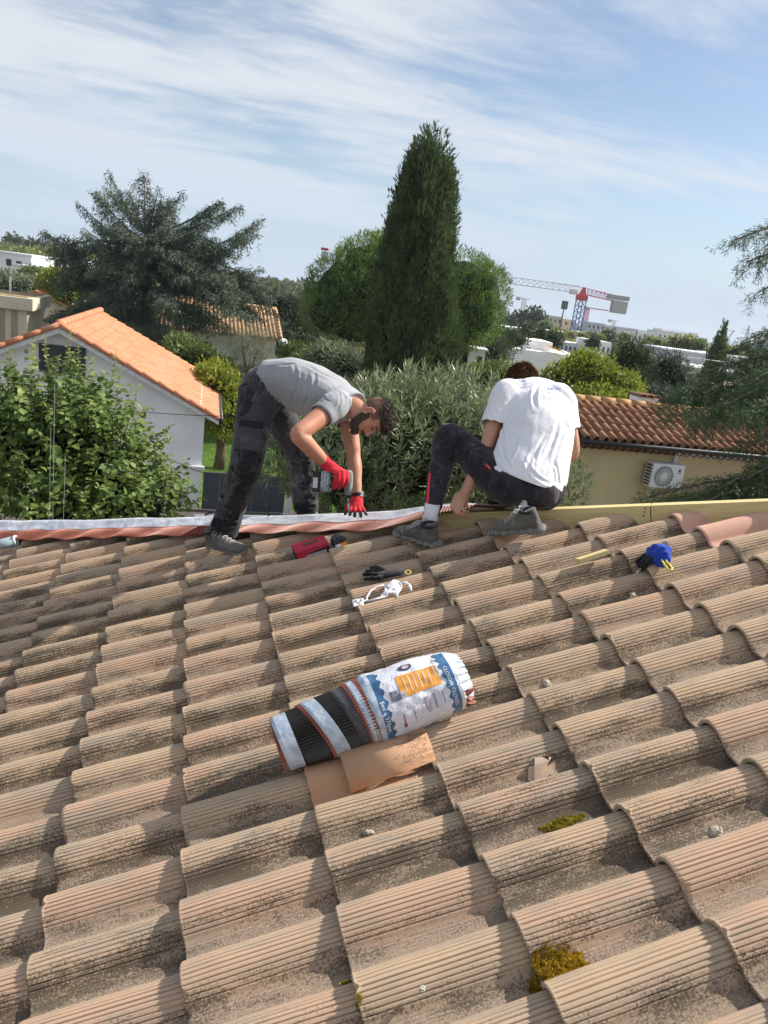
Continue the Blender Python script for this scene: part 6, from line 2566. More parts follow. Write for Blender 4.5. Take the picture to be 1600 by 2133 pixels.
# small house with the orange roof far left
p = at(75, 604, 62)
sh = empty('small_house', (p.x, p.y, GROUND), math.radians(0))
tag(sh, 'small pale house with an orange gable roof below the hillside', 'house')
zr = p.z - GROUND
gw, gd = 5.2, 6.5
MB().prism([(-gw / 2, 0, 0), (gw / 2, 0, 0), (gw / 2, 0, zr - 0.95), (0, 0, zr - .1), (-gw / 2, 0, zr - 0.95)], (0, gd, 0)).build('wall', M_CREAM, sh)
for s in (1, -1):
    MB().prism([(0, -.4, zr), (s * (gw / 2 + .4), -.4, zr - 1.12), (s * (gw / 2 + .4), -.4, zr - 1.26), (0, -.4, zr - .14)], (0, gd + .8, 0)).build('roof_slope', M_ORANGE, sh)
window(sh, (0.35, -0.012, zr - 1.35), 0.9, 1.0, mat_f=M_WPAINT)
# ------------------------------------------------------------------ vegetation


def unit(a):
    return a / (np.linalg.norm(a, axis=-1, keepdims=True) + 1e-9)


def tree_root(name, loc, label, cat='tree', group=None):
    e = empty(name, loc)
    return tag(e, label, cat, group)


M_BARK = plain('brown_bark', (0.11, 0.08, 0.055), 0.95, 0.1, 0, 0.35, 12, 0.8, 30)
M_BARK_G = plain('grey_bark', (0.16, 0.145, 0.125), 0.95, 0.1, 0, 0.35, 12, 0.8, 30)


def crown(name, root, V, F, mat):
    V = np.asarray(V) - np.array(root.location)
    return link(name, mesh_np(name, V, F), mat, root)


def clump_dirs(n, rs):
    return unit(rs.normal(0, 1, (n, 3)))


# ---- tall cypress
L_CYP = leaf_mat('cypress_sprays', (0.032, 0.058, 0.020), (0.110, 0.160, 0.058), 0.16, 0.7, 0.2, 1.6)
L_DARK = plain('crown_shade_dark', (0.012, 0.020, 0.009), 0.9, 0.1, 0, 0.4, 3)  # shade deep in the crowns, painted as one dark colour


def cypress(name, label, base, top, prof, n_plume, blade_l, blade_w, per, seed, mat, cat='tree'):
    """prof: list of (height share, radius)"""
    rs = np.random.default_rng(seed)
    root = tree_root(name, tuple(base), label, cat)
    b, tp = np.array(base), np.array(top)
    ht = np.array([p[0] for p in prof])
    hr = np.array([p[1] for p in prof])
    t_ = rs.uniform(0, 1, n_plume * 3)
    keep = rs.uniform(0, hr.max(), n_plume * 3) < np.interp(t_, ht, hr) + 0.15
    t_ = t_[keep][:n_plume]
    n = len(t_)
    az = rs.uniform(0, 2 * math.pi, n)
    r = np.interp(t_, ht, hr)
    lump = 1 + 0.10 * np.sin(az * 3 + t_ * 9) + 0.09 * np.sin(az * 7 - t_ * 21) + 0.06 * np.sin(az * 13 + t_ * 47)
    rr = r * lump * rs.uniform(0.82, 1.04, n)
    ax = b + (tp - b) * t_[:, None]
    out = np.c_[np.cos(az), np.sin(az), np.zeros(n)]
    p0 = ax + out * rr[:, None]
    V, F, off = [], [], 0
    # each plume is a small flame of blades leaning slightly outward and up
    idx = np.repeat(np.arange(n), per)
    m = len(idx)
    k = rs.uniform(0, 1, m)
    plume_len = rs.uniform(0.5, 1.35, n)[idx]
    fat = 0.11 * (1 - (k * 2 - 0.7) ** 2 * 0.5)
    P = p0[idx] + np.c_[np.zeros(m), np.zeros(m), k * plume_len - 0.3] + out[idx] * (0.05 * k)[:, None] + rs.normal(0, 1, (m, 3)) * fat[:, None] * np.array([1, 1, .6])
    D = np.c_[np.zeros(m), np.zeros(m), np.ones(m)] * 0.9 + out[idx] * rs.uniform(0.05, .75, m)[:, None] + rs.normal(0, .28, (m, 3))
    V, F = blades(P, D, rs.uniform(.7, 1.3, m) * blade_l, rs.uniform(.7, 1.3, m) * blade_w, rs)
    crown('crown', root, V, F, mat)
    # solid dark hull, the crown's inner shade put into its colour
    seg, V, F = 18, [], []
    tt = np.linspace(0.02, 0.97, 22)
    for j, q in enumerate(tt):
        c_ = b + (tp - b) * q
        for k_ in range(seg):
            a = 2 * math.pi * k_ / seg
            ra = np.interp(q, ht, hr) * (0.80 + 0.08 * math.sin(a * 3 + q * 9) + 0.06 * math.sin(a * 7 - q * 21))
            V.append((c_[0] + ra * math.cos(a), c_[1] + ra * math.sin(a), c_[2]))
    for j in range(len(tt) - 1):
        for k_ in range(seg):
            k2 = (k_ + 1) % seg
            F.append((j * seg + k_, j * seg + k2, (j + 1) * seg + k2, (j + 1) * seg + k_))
    crown('dark_shade_core', root, np.array(V), np.array(F), L_DARK)
    tr = MB().tube([(0, 0, 0), (0, 0, 3)], [0.25, 0.2], 8)
    tr.build('trunk', M_BARK, root, True)
    return root


cb_ = at(852, 780, 32.6)
ct_ = at(903, 243, 30)
cypress('cypress_tree', 'tall dark green cypress towering behind the workers', (cb_.x + 0.1, cb_.y, GROUND), (ct_.x, ct_.y, ct_.z - 1.15),
        [(0, 1.5), (0.1, 1.78), (0.25, 1.86), (0.45, 1.62), (0.62, 1.34), (0.75, 1.22), (0.86, 1.00), (0.94, 0.70), (0.985, 0.26), (1.0, 0.06)], 2600, 0.24, 0.050, 34, 5, L_CYP)

# ---- umbrella pine behind it
L_PINE = leaf_mat('pine_needles', (0.060, 0.115, 0.022), (0.195, 0.285, 0.062), 0.20, 0.6, 0.25, 0.6)


def blob_points(blobs, n, rs, shell=0.55, deep=0.72):
    """points spread in the outer shell of a set of ellipsoids (c, r), skipping what lies deep inside another"""
    vol = np.array([b[1][0] * b[1][1] + b[1][2] * b[1][0] for b in blobs])
    cnt = rs.multinomial(n, vol / vol.sum())
    P, N = [], []
    for (c, r), k in zip(blobs, cnt):
        d = unit(rs.normal(0, 1, (k, 3)))
        rad = 1 - shell * rs.uniform(0, 1, k) ** 2
        P.append(np.array(c) + d * np.array(r) * rad[:, None])
        N.append(unit(d / np.array(r)))
    P, N = np.concatenate(P), np.concatenate(N)
    inside = np.zeros(len(P), bool)
    for (c, r) in blobs:
        q = ((P - np.array(c)) / (np.array(r) * deep))
        inside |= (q ** 2).sum(1) < 1
    return P[~inside], N[~inside]


def rough_blobs(root, blobs, mat, scale=0.8, seed=0, name='dark_shade_core'):  # solid hulls; shade between the leaves is in their dark colour
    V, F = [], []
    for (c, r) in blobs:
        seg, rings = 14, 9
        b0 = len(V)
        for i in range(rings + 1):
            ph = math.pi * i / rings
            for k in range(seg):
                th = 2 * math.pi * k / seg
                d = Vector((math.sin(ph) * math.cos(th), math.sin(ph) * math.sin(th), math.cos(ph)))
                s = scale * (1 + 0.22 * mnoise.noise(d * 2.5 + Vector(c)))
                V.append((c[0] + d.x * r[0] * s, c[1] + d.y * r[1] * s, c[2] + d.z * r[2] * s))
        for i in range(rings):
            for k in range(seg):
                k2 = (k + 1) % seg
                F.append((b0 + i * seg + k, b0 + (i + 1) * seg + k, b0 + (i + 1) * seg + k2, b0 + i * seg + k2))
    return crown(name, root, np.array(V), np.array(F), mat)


def leafy(name, label, base, blobs, n, L, W, mat, seed, up=0.3, outw=0.8, cat='tree', trunk=0.15, per=1, spread=0.0, core=0.78, group=None, core_mat=None, bark=None, limbs=5):
    """broadleaf / needle crown: leaf blades in clumps over a set of ellipsoids, with trunk and limbs"""
    rs = np.random.default_rng(seed)
    root = tree_root(name, tuple(base), label, cat, group)
    P, N = blob_points(blobs, n, rs)
    if per > 1:
        idx = np.repeat(np.arange(len(P)), per)
        P = P[idx] + rs.normal(0, spread, (len(idx), 3))
        N = N[idx]
    m = len(P)
    D = N * outw + np.array([0, 0, up]) + rs.normal(0, .45, (m, 3))
    V, F = blades(P, D, rs.uniform(.65, 1.35, m) * L, rs.uniform(.7, 1.3, m) * W, rs)
    crown('crown', root, V, F, mat)
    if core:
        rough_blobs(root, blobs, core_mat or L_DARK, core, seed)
    bs = Vector(base)
    cs = [Vector(b[0]) for b in blobs]
    cen = sum(cs, Vector()) / len(cs)
    fork = bs.lerp(Vector((cen.x, cen.y, cen.z)), 0.62)
    MB().tube([Vector((0, 0, 0)), (fork - bs) * 0.5 + Vector((trunk * .3, 0, 0)), fork - bs], [trunk * 1.3, trunk, trunk * .8], 8).build('trunk', bark or M_BARK, root, True)
    for c_ in cs[:limbs]:
        MB().tube([fork - bs, (fork.lerp(c_, 0.5) - bs) - Vector((0, 0, 0.1 * (c_ - fork).length)), c_ - bs], [trunk * .6, trunk * .4, trunk * .15], 6).build('limb', bark or M_BARK, root, True)
    return root


def B(px, py, d, rx, ry=None, rz=None):
    """ellipsoid at a photo position with radii in metres"""
    p = at(px, py, d)
    return (tuple(p), (rx, ry or rx, rz or rx * 0.8))


pb = at(850, 760, 42)
leafy('umbrella_pine', 'broad bright green umbrella pine behind the cypress', (pb.x, pb.y, GROUND),
      [B(720, 600, 42, 2.1, 2.0, 1.9), B(690, 650, 42, 1.7, 1.8, 1.5), B(770, 555, 42.5, 2.0, 2.0, 1.7), B(845, 545, 43, 2.6, 2.2, 1.7), B(960, 590, 42, 2.0, 2, 1.7), B(1000, 615, 42, 1.6, 1.8, 1.8), B(985, 660, 42, 1.7, 1.8, 1.6), B(945, 690, 42, 1.6, 1.6, 1.1), B(850, 640, 43.5, 3.4, 2.4, 2.2), B(735, 690, 42.5, 1.5, 1.5, .8)],
      8000, 0.22, 0.040, L_PINE, 8, 0.55, 0.75, trunk=0.3, per=11, spread=0.11, core=0.70, core_mat=plain('shaded_pine', (0.030, 0.052, 0.014), .9, .1, 0, .5, 2))  # core painted in the tone of shaded needles

# ---- cedar: long limbs with hanging sprays
L_CEDAR = leaf_mat('cedar_needles', (0.042, 0.066, 0.045), (0.150, 0.190, 0.130), 0.08, 0.65, 0.25, 1.0)
L_CEDAR2 = leaf_mat('near_cedar_needles', (0.040, 0.072, 0.028), (0.125, 0.185, 0.080), 0.12, 0.6, 0.25, 1.6)


def sprays(limbs, rs, twig_step, twig_len, droop, tuft_step, tuft_n, L, W, hang=0.6):
    """limbs: list of polylines; side twigs along each limb, needle tufts along each twig"""
    P, D = [], []
    tw = []
    for pts, dens in limbs:
        pts = np.array(pts)
        seg = np.linalg.norm(np.diff(pts, axis=0), axis=1)
        s = np.r_[0, np.cumsum(seg)]
        n = max(2, int(s[-1] / twig_step * dens))
        for q in np.linspace(0.12, 1.0, n):
            c = np.array([np.interp(q * s[-1], s, pts[:, k]) for k in range(3)])
            c2 = np.array([np.interp(min(1, q + .03) * s[-1], s, pts[:, k]) for k in range(3)])
            c1 = np.array([np.interp((min(1, q + .03) - .04) * s[-1], s, pts[:, k]) for k in range(3)])
            t = unit((c2 - c1)[None])[0]
            side = unit(np.cross(t, [0, 0, 1.0])[None])[0]
            for sg in (-1, 1):
                ln = twig_len * (1.15 - 0.75 * q) * rs.uniform(.5, 1.3)
                d0 = side * sg * rs.uniform(.5, 1) + t * rs.uniform(.3, 1.0) + np.array([0, 0, rs.uniform(-.35, .25)])
                d0 = unit(d0[None])[0]
                m = max(2, int(ln / tuft_step))
                for j in range(m):
                    f = (j + rs.uniform(0, 1)) / m
                    pp = c + d0 * ln * f + np.array([0, 0, -droop * ln * f * f])
                    tw.append((pp, d0 + np.array([0, 0, -2 * droop * f])))
                    if rs.uniform() < hang:
                        hl = rs.uniform(.15, .5) * ln * 0.8
                        for g in range(max(1, int(hl / tuft_step))):
                            tw.append((pp + np.array([rs.normal(0, .02), rs.normal(0, .02), -hl * (g + 1) / max(1, int(hl / tuft_step))]), np.array([0, 0, -1.0])))
    A = np.array([a for a, _ in tw])
    T = unit(np.array([b for _, b in tw]))
    idx = np.repeat(np.arange(len(A)), tuft_n)
    m = len(idx)
    P = A[idx] + rs.normal(0, tuft_step * .35, (m, 3))
    D = T[idx] * 0.8 + unit(rs.normal(0, 1, (m, 3))) * 0.75
    return blades(P, D, rs.uniform(.6, 1.3, m) * L, rs.uniform(.7, 1.3, m) * W, rs)


rs = np.random.default_rng(21)
cd = at(302, 720, 40)
croot = tree_root('cedar_tree', (cd.x, cd.y, GROUND), 'large grey green cedar with spiky drooping limbs behind the white house')
limbs = []
trunk_top = at(305, 490, 40)
tb = Vector((cd.x, cd.y, GROUND))
targets = [  # limb tips in the photo, and how far towards (+) or away from the viewer
    (228, 362, 0), (300, 362, -.3), (165, 425, .6), (205, 405, -.8), (95, 482, .3), (120, 500, -1.2), (355, 415, 1.0), (380, 400, -1.0), (455, 420, .5), (490, 432, -.6), (533, 470, 0.2), (510, 500, 1.5),
    (270, 400, 1.5), (330, 395, 1.2), (430, 470, 1.8), (180, 480, 1.9), (250, 470, 2.2), (350, 470, 2.4), (300, 520, 2.6), (140, 560, 1.2), (210, 560, 2.4), (275, 555, 2.2), (395, 550, 2.5), (470, 545, 1.6), (540, 590, .4), (560, 620, -.4),
    (520, 620, 1.7), (450, 620, 2.6), (370, 640, 2.8), (230, 640, 2.6), (150, 640, 1.8), (100, 660, .8), (180, 700, 1.6), (260, 690, 2.4), (340, 700, 2.4), (430, 690, 2.0), (480, 680, 1.0), (410, 740, 1.8), (130, 600, -1), (480, 580, -1.2), (250, 600, -2), (370, 580, -2), (310, 640, -2.2)]
_r = random.Random(9)
targets += [(min(545, max(100, x + _r.randint(-34, 34))), y + _r.randint(10, 60), tow + _r.uniform(-.8, .8)) for (x, y, tow) in targets if 440 < y < 660]
for (x, y, tow) in targets:
    tip = at(x, y, 40 - tow)
    # where the limb leaves the trunk: below its tip for high limbs
    zt_ = max(GROUND + 1.8, min(trunk_top.z, tip.z - 0.55 * (Vector((tip.x, tip.y, 0)) - Vector((cd.x, cd.y, 0))).length + 0.4)) if y < 520 else max(GROUND + 1.5, min(tip.z + 0.5, trunk_top.z))
    k = (zt_ - tb.z) / (trunk_top.z - tb.z)
    st = tb.lerp(trunk_top, k)
    pts = []
    for j in range(9):
        f = j / 8
        p = st.lerp(tip, f)
        sag = (0.35 if y < 520 else -0.55) * (tip - st).length * 0.18 * math.sin(f * math.pi)
        pts.append(tuple(p + Vector((0, 0, -sag if y < 520 else -sag))))
    limbs.append((pts, 0.9))
    for _q in range(3):
        j_ = _r.choice((3, 4, 5, 6))
        a_ = Vector(pts[j_])
        d_ = (Vector(pts[8]) - Vector(pts[j_ - 2])).normalized()
        sd_ = d_.cross(Vector((0, 0, 1))).normalized()
        e_ = a_ + (d_ + sd_ * _r.uniform(-.9, .9) + Vector((0, 0, _r.uniform(-.15, .5)))).normalized() * (tip - st).length * _r.uniform(.22, .45)
        limbs.append(([tuple(a_.lerp(e_, k_ / 4) - Vector((0, 0, .25 * (k_ / 4) ** 2))) for k_ in range(5)], 0.9))
    MB().tube([Vector(p) - croot.location for p in pts], [0.08 * (1 - 0.88 * j / 8) + 0.008 for j in range(9)], 5).build('limb', M_BARK_G, croot, True)
V, F = sprays(limbs, rs, 0.19, 0.80, 0.55, 0.15, 5, 0.20, 0.038, 0.9)
crown('crown', croot, V, F, L_CEDAR)
MB().tube([(0, 0, 0), (0.1, 0, 3), trunk_top - tb], [0.42, 0.36, 0.12], 10).build('trunk', M_BARK_G, croot, True)

# ---- near cedar reaching in from the right
rs = np.random.default_rng(33)
rb = Vector((9.3, 4.4, GROUND))
rroot = tree_root('near_cedar', tuple(rb), 'feathery cedar with layered branches in front of the ochre house')
limbs = []
for (x0, y0, x1, y1, d0, d1, dens) in (
        (1780, 470, 1530, 500, 9.6, 8.9, 1.0), (1760, 520, 1555, 545, 9.8, 9.3, .9), (1760, 580, 1580, 610, 9.8, 9.6, .7),
        (1790, 690, 1555, 705, 9.8, 9.0, 1.0), (1790, 715, 1510, 735, 9.8, 9.1, 1.0), (1780, 755, 1470, 775, 9.8, 9.0, 1.2), (1790, 770, 1425, 812, 9.9, 8.8, 1.4), (1790, 800, 1395, 838, 9.9, 9.0, 1.6),
        (1780, 830, 1420, 862, 9.6, 8.7, 1.6), (1780, 850, 1460, 880, 9.4, 8.5, 1.5), (1780, 790, 1500, 845, 9.2, 8.3, 1.5), (1790, 880, 1540, 935, 9.4, 8.6, 1.0), (1760, 810, 1560, 860, 8.8, 8.0, 1.3), (1770, 750, 1560, 800, 9.0, 8.4, 1.2),
        (1780, 960, 1490, 1020, 9.0, 8.2, 1.5), (1790, 980, 1470, 1045, 9.2, 8.3, 1.5), (1780, 1000, 1330, 1040, 9.4, 8.6, 1.0), (1700, 1040, 1350, 1062, 9.0, 8.3, 1.2), (1770, 930, 1560, 1000, 8.8, 8.2, 1.2), (1760, 1020, 1420, 1060, 8.8, 8.1, 1.3)):
    a_, b_ = at(x0, y0, d0), at(x1, y1, d1)
    pts = []
    for j in range(8):
        f = j / 7
        p = a_.lerp(b_, f) + Vector((rs.normal(0, .02), rs.normal(0, .02), 0.16 * math.sin(f * math.pi)))
        pts.append(tuple(p))
    limbs.append((pts, dens))
    MB().tube([Vector(p) - rroot.location for p in pts], [0.035 * (1 - 0.85 * j / 7) + 0.003 for j in range(8)], 5).build('limb', M_BARK_G, rroot, True)
V, F = sprays(limbs, rs, 0.075, 0.55, 0.45, 0.05, 7, 0.070, 0.0075, 0.35)
crown('crown', rroot, V, F, L_CEDAR2)
MB().tube([(0, 0, 0), (0.05, 0, 4), (0.05, 0, 8.5)], [0.28, 0.22, 0.08], 10).build('trunk', M_BARK_G, rroot, True)

# ---- oleander mass behind the hip
L_OLE = leaf_mat('oleander_leaves', (0.090, 0.125, 0.052), (0.280, 0.320, 0.175), 0.22, 0.42, 0.45, 3.0)
rs = np.random.default_rng(5)
oroot = tree_root('oleander', (2.45, 2.9, GROUND), 'large oleander bush with narrow leaves between the two workers', 'bush')
OB = [B(700, 965, 8.2, .58, .7, .62), B(800, 912, 8.3, .60, .7, .56), B(882, 882, 8.3, .56, .6, .46), B(960, 905, 8.2, .46, .6, .54), B(860, 960, 8.0, .72, .7, .66), B(990, 960, 8.0, .45, .6, .62), B(740, 1020, 8.0, .62, .6, .45), B(610, 950, 8.6, .36, .5, .45), B(1130, 1030, 8.4, .42, .5, .32), B(1060, 1000, 8.2, .4, .5, .4)]
P, N = blob_points(OB, 2300, rs, 0.62, 0.5)
per = 18
idx = np.repeat(np.arange(len(P)), per)
m = len(idx)
sh_d = unit(N * 0.6 + np.array([0, 0, .75]) + rs.normal(0, .3, N.shape))
k = rs.uniform(0, 1, m)
PP_ = P[idx] + sh_d[idx] * (k * 0.20)[:, None] + rs.normal(0, .006, (m, 3))
side = unit(np.cross(sh_d[idx], rs.normal(0, 1, (m, 3))))
D = sh_d[idx] * (0.35 + 0.75 * k)[:, None] + side * (0.95 - 0.5 * k)[:, None]
V, F = blades(PP_, D, rs.uniform(.07, .135, m), rs.uniform(.012, .020, m), rs)
crown('crown', oroot, V, F, L_OLE)
rough_blobs(oroot, OB, plain('shaded_oleander', (0.018, 0.026, 0.010), .9, .1, 0, .5, 6), 0.52, 4)  # darker hull, shade within the bush put into its colour
for kk in range(14):
    c_ = Vector(OB[kk % len(OB)][0]) - oroot.location + Vector((rs.normal(0, .2), rs.normal(0, .2), 0))
    MB().tube([Vector((rs.normal(0, .15), rs.normal(0, .15), 0)), c_ * 0.55, c_], [0.03, 0.022, 0.008], 5).build('stem', M_BARK_G, oroot, True)

# ---- leafy shrub on the left: upright shoots with broad leaves
L_SHR = leaf_mat('broad_leaves', (0.065, 0.115, 0.026), (0.205, 0.275, 0.080), 0.30, 0.55, 0.25, 3.0)
L_SHR_Y = leaf_mat('young_broad_leaves', (0.20, 0.25, 0.06), (0.34, 0.38, 0.13), 0.38, 0.55, 0.25, 3.0)


def broad_leaves(P, D, L, rs):
    """folded ovate leaf: six points, four faces"""
    n = len(P)
    D = unit(D)
    S = unit(np.cross(D, np.array([0, 0, 1.0]) + rs.normal(0, .45, (n, 3))))
    N_ = np.cross(S, D)
    L = L[:, None]
    W = L * rs.uniform(.34, .46, (n, 1))
    cup = L * 0.10
    bend = rs.uniform(.05, .35, (n, 1)) * L
    V = np.empty((n, 8, 3))
    V[:, 0] = P
    V[:, 1] = P + D * L * .30 + S * W * .95 + N_ * cup
    V[:, 2] = P + D * L * .62 + S * W * .80 + N_ * cup - N_ * bend * .35
    V[:, 3] = P + D * L - N_ * bend
    V[:, 4] = P + D * L * .62 - S * W * .80 + N_ * cup - N_ * bend * .35
    V[:, 5] = P + D * L * .30 - S * W * .95 + N_ * cup
    V[:, 6] = P + D * L * .30
    V[:, 7] = P + D * L * .62 - N_ * bend * .35
    o = np.arange(n)[:, None] * 8
    F = np.concatenate([o + np.array([[0, 1, 6, 6]]), o + np.array([[1, 2, 7, 6]]), o + np.array([[2, 3, 7, 7]]), o + np.array([[0, 6, 5, 5]]), o + np.array([[6, 7, 4, 5]]), o + np.array([[7, 3, 4, 4]])])
    tri = F[:, 2] == F[:, 3]
    f3 = F[tri][:, :3]
    q = F[~tri]
    f = np.concatenate([f3, q[:, [0, 1, 2]], q[:, [0, 2, 3]]])
    return V.reshape(-1, 3), f


rs = np.random.default_rng(14)
sroot = tree_root('leafy_shrub', (-0.75, 4.4, GROUND), 'tall leafy green shrub in front of the white house', 'shrub')
shoots = []
for (x, y, x2, y2, d_) in ((128, 900, 134, 685, 8.3), (112, 900, 100, 700, 8.5), (150, 900, 142, 730, 8.1), (215, 930, 245, 728, 8.3), (232, 940, 252, 760, 8.5), (180, 930, 188, 745, 8.4), (60, 900, 62, 705, 8.6), (20, 900, 12, 722, 8.5), (45, 900, 38, 745, 8.3), (80, 900, 78, 720, 8.2),
                           (250, 930, 285, 800, 8.4), (165, 900, 170, 720, 8.6), (5, 920, -15, 760, 8.4), (260, 960, 372, 880, 8.2), (270, 980, 350, 905, 8.1), (270, 1000, 365, 945, 8.0), (285, 1030, 368, 985, 8.0), (240, 960, 300, 850, 8.2), (290, 1040, 355, 1020, 7.9), (200, 940, 222, 770, 8.2), (100, 880, 118, 740, 8.1), (28, 880, 20, 790, 8.1)):
    shoots.append((at(x, y, d_), at(x2, y2, d_), True))
SB = [B(60, 960, 8.4, .75, .6, .70), B(170, 960, 8.3, .70, .6, .72), B(232, 1010, 8.2, .40, .5, .42), B(100, 1060, 8.1, .85, .6, .45), B(230, 1070, 8.0, .62, .5, .30), B(140, 900, 8.4, .50, .5, .50), B(30, 900, 8.5, .55, .5, .52), B(200, 925, 8.4, .36, .4, .42), B(310, 1060, 8.0, .36, .4, .26)]
P, N = blob_points(SB, 900, rs, 0.75, 0.38)
for p_, n_ in zip(P, N):
    d_ = Vector(n_) * 0.8 + Vector((rs.normal(0, .3), rs.normal(0, .3), 0.7))
    shoots.append((Vector(p_), Vector(p_) + d_.normalized() * rs.uniform(.22, .5), False))
LP, LD, LL, YP, YD, YL = [], [], [], [], [], []
mb = MB()
for (a_, b_, tall) in shoots:
    ln = (b_ - a_).length
    n_ = max(5, int(ln / (0.014 if tall else 0.030)))
    bend = Vector((rs.normal(0, .06), rs.normal(0, .06), 0)) * ln
    ax = (b_ - a_).normalized()
    if tall:
        mb.tube([a_ - sroot.location, a_.lerp(b_, .5) + bend * .6 - sroot.location, b_ + bend - sroot.location], [0.008, 0.006, 0.002], 5)
    s1 = ax.orthogonal().normalized()
    for j in range(n_):
        f = (j + rs.uniform(0, 1)) / n_
        p_ = a_.lerp(b_, f) + bend * (f * f)
        th = j * 2.4 + rs.uniform(-.4, .4)
        rad = Matrix.Rotation(th, 3, ax) @ s1
        d_ = rad * 0.95 + ax * (0.25 + 0.5 * f) + Vector((0, 0, -0.25))
        l_ = (0.085 - 0.040 * f if tall else 0.085) * rs.uniform(.7, 1.2)
        if tall and f > 0.72 or rs.uniform() < 0.035:
            YP.append(p_); YD.append(d_); YL.append(l_ * .85)
        else:
            LP.append(p_); LD.append(d_); LL.append(l_)
V, F = broad_leaves(np.array([tuple(p) for p in LP]), np.array([tuple(p) for p in LD]), np.array(LL), rs)
crown('crown', sroot, V, F, L_SHR)
V, F = broad_leaves(np.array([tuple(p) for p in YP]), np.array([tuple(p) for p in YD]), np.array(YL), rs)
crown('young_leaves', sroot, V, F, L_SHR_Y)
tag(mb.build('shoot_stems', M_BARK_G, sroot, True), kind='stuff')
rough_blobs(sroot, SB, plain('shaded_shrub', (0.014, 0.024, 0.008), .9, .1, 0, .5, 6), 0.36, 9)  # dark hull with the shrub's inner shade painted in
for kk in range(9):
    c_ = Vector(SB[kk % len(SB)][0]) - sroot.location
    MB().tube([Vector((rs.normal(0, .12), rs.normal(0, .12), 0)), c_ * 0.55, c_], [0.035, 0.025, 0.01], 6).build('stem', M_BARK_G, sroot, True)

# ---- middle-distance trees
L_YEL = leaf_mat('yellow_green_leaves', (0.095, 0.140, 0.016), (0.260, 0.300, 0.036), 0.30, 0.5, 0.3, 0.9)
L_MID = leaf_mat('mid_green_leaves', (0.070, 0.110, 0.028), (0.180, 0.230, 0.065), 0.22, 0.55, 0.3, 0.7)
L_GREY = leaf_mat('grey_green_leaves', (0.090, 0.115, 0.062), (0.205, 0.235, 0.140), 0.18, 0.6, 0.3, 0.7)
L_DKG = leaf_mat('dark_green_needles', (0.032, 0.055, 0.019), (0.095, 0.135, 0.046), 0.12, 0.6, 0.25, 0.8)
L_LIME = leaf_mat('lime_leaves', (0.13, 0.16, 0.02), (0.25, 0.27, 0.05), 0.3, 0.5, 0.3, 0.5)


def gbase(px, py, d):
    p = at(px, py, d)
    return (p.x, p.y, GROUND)


leafy('round_tree', 'rounded yellow green leafy tree right of the crouching worker', gbase(1225, 840, 25), [B(1180, 808, 25, .85, 1, .70), B(1228, 778, 25, .80, 1, .62), B(1285, 815, 25, .75, 1, .65), B(1150, 838, 24.5, .70, .8, .45), B(1240, 842, 24, 1.1, 1, .55), B(1212, 760, 25.5, .45, .6, .36), B(1310, 848, 24, .5, .6, .4)],
      3600, 0.13, 0.075, L_YEL, 41, .2, .7, per=6, spread=0.09, core=0.7)
leafy('dark_conifer', 'dark ragged conifer standing behind the yellow green tree', gbase(1325, 800, 30), [B(1312, 735, 30, .45, .6, .55), B(1298, 768, 30, .65, .7, .6), B(1345, 770, 30, .75, .7, .7), B(1372, 815, 30, .9, .8, .7), B(1330, 815, 29.5, 1.0, .8, .7), B(1415, 830, 30, .7, .7, .4)],
      2400, 0.22, 0.03, L_DKG, 42, .1, .8, per=7, spread=0.10, core=0.75)
leafy('blue_cedar', 'bluish cedar sloping down beside the dark conifer', gbase(1400, 820, 27), [B(1395, 765, 27, .55, .6, .45), B(1415, 800, 27, .8, .6, .6), B(1450, 825, 26.5, .8, .7, .4), B(1375, 835, 26, .9, .7, .4)],
      1500, 0.20, 0.03, L_CEDAR, 43, -.1, .8, per=7, spread=0.09, core=0.7)
leafy('garden_tree', 'yellow green garden tree beside the orange roof edge', gbase(465, 850, 24.5), [B(458, 805, 24.5, .62, .8, .6), B(482, 850, 24.5, .55, .8, .6), B(440, 785, 25, .5, .7, .45), B(452, 868, 24.5, .55, .6, .48), B(475, 885, 24.5, .5, .6, .4)],
      1500, 0.14, 0.085, L_YEL, 44, .2, .7, per=6, spread=0.09, core=0.72)
leafy('hedge_tree', 'olive green tree between orange roof and far white house', gbase(420, 745, 31), [B(405, 745, 31, 1.0, .8, .5), B(450, 770, 31, .8, .8, .5), B(380, 720, 32, .7, .8, .4)],
      900, 0.15, 0.08, L_MID, 45, .2, .7, per=6, spread=0.10, core=0.72)
leafy('bare_willow', 'thin twiggy willow before the white house wall', gbase(520, 770, 33), [B(505, 715, 33, .55, .5, .6), B(540, 715, 33, .55, .5, .65), B(520, 745, 33, .7, .5, .55)],
      700, 0.30, 0.018, L_GREY, 46, -.5, .3, per=5, spread=0.12, core=0)
for (lab, x, d_, bl, sd, mt) in (
        ('grey green cedar behind the far tiled roof', 600, 52, [B(560, 640, 52, 1.6, 1.5, 1.0), B(600, 650, 52, 2.0, 1.5, 1.5), B(630, 690, 51, 1.5, 1.3, 1.3), B(590, 710, 50, 1.7, 1.3, 1.2), B(640, 720, 50, 1.2, 1.2, 1.0)], 47, L_CEDAR),
        ('pale olive tree left of the cypress foot', 700, 36, [B(690, 745, 36, 1.1, 1, .6), B(725, 760, 35, .9, .9, .7), B(660, 770, 36, .9, .9, .5)], 48, L_GREY),
        ('light green tree over the bending worker', 640, 40, [B(620, 735, 40, .9, .9, .4), B(650, 760, 39, 1.0, .9, .5)], 49, L_MID)):
    leafy('garden_tree', lab, gbase(x, 760, d_), bl, 1300, 0.24, 0.05, mt, sd, .1, .7, per=6, spread=0.14, core=0.74)
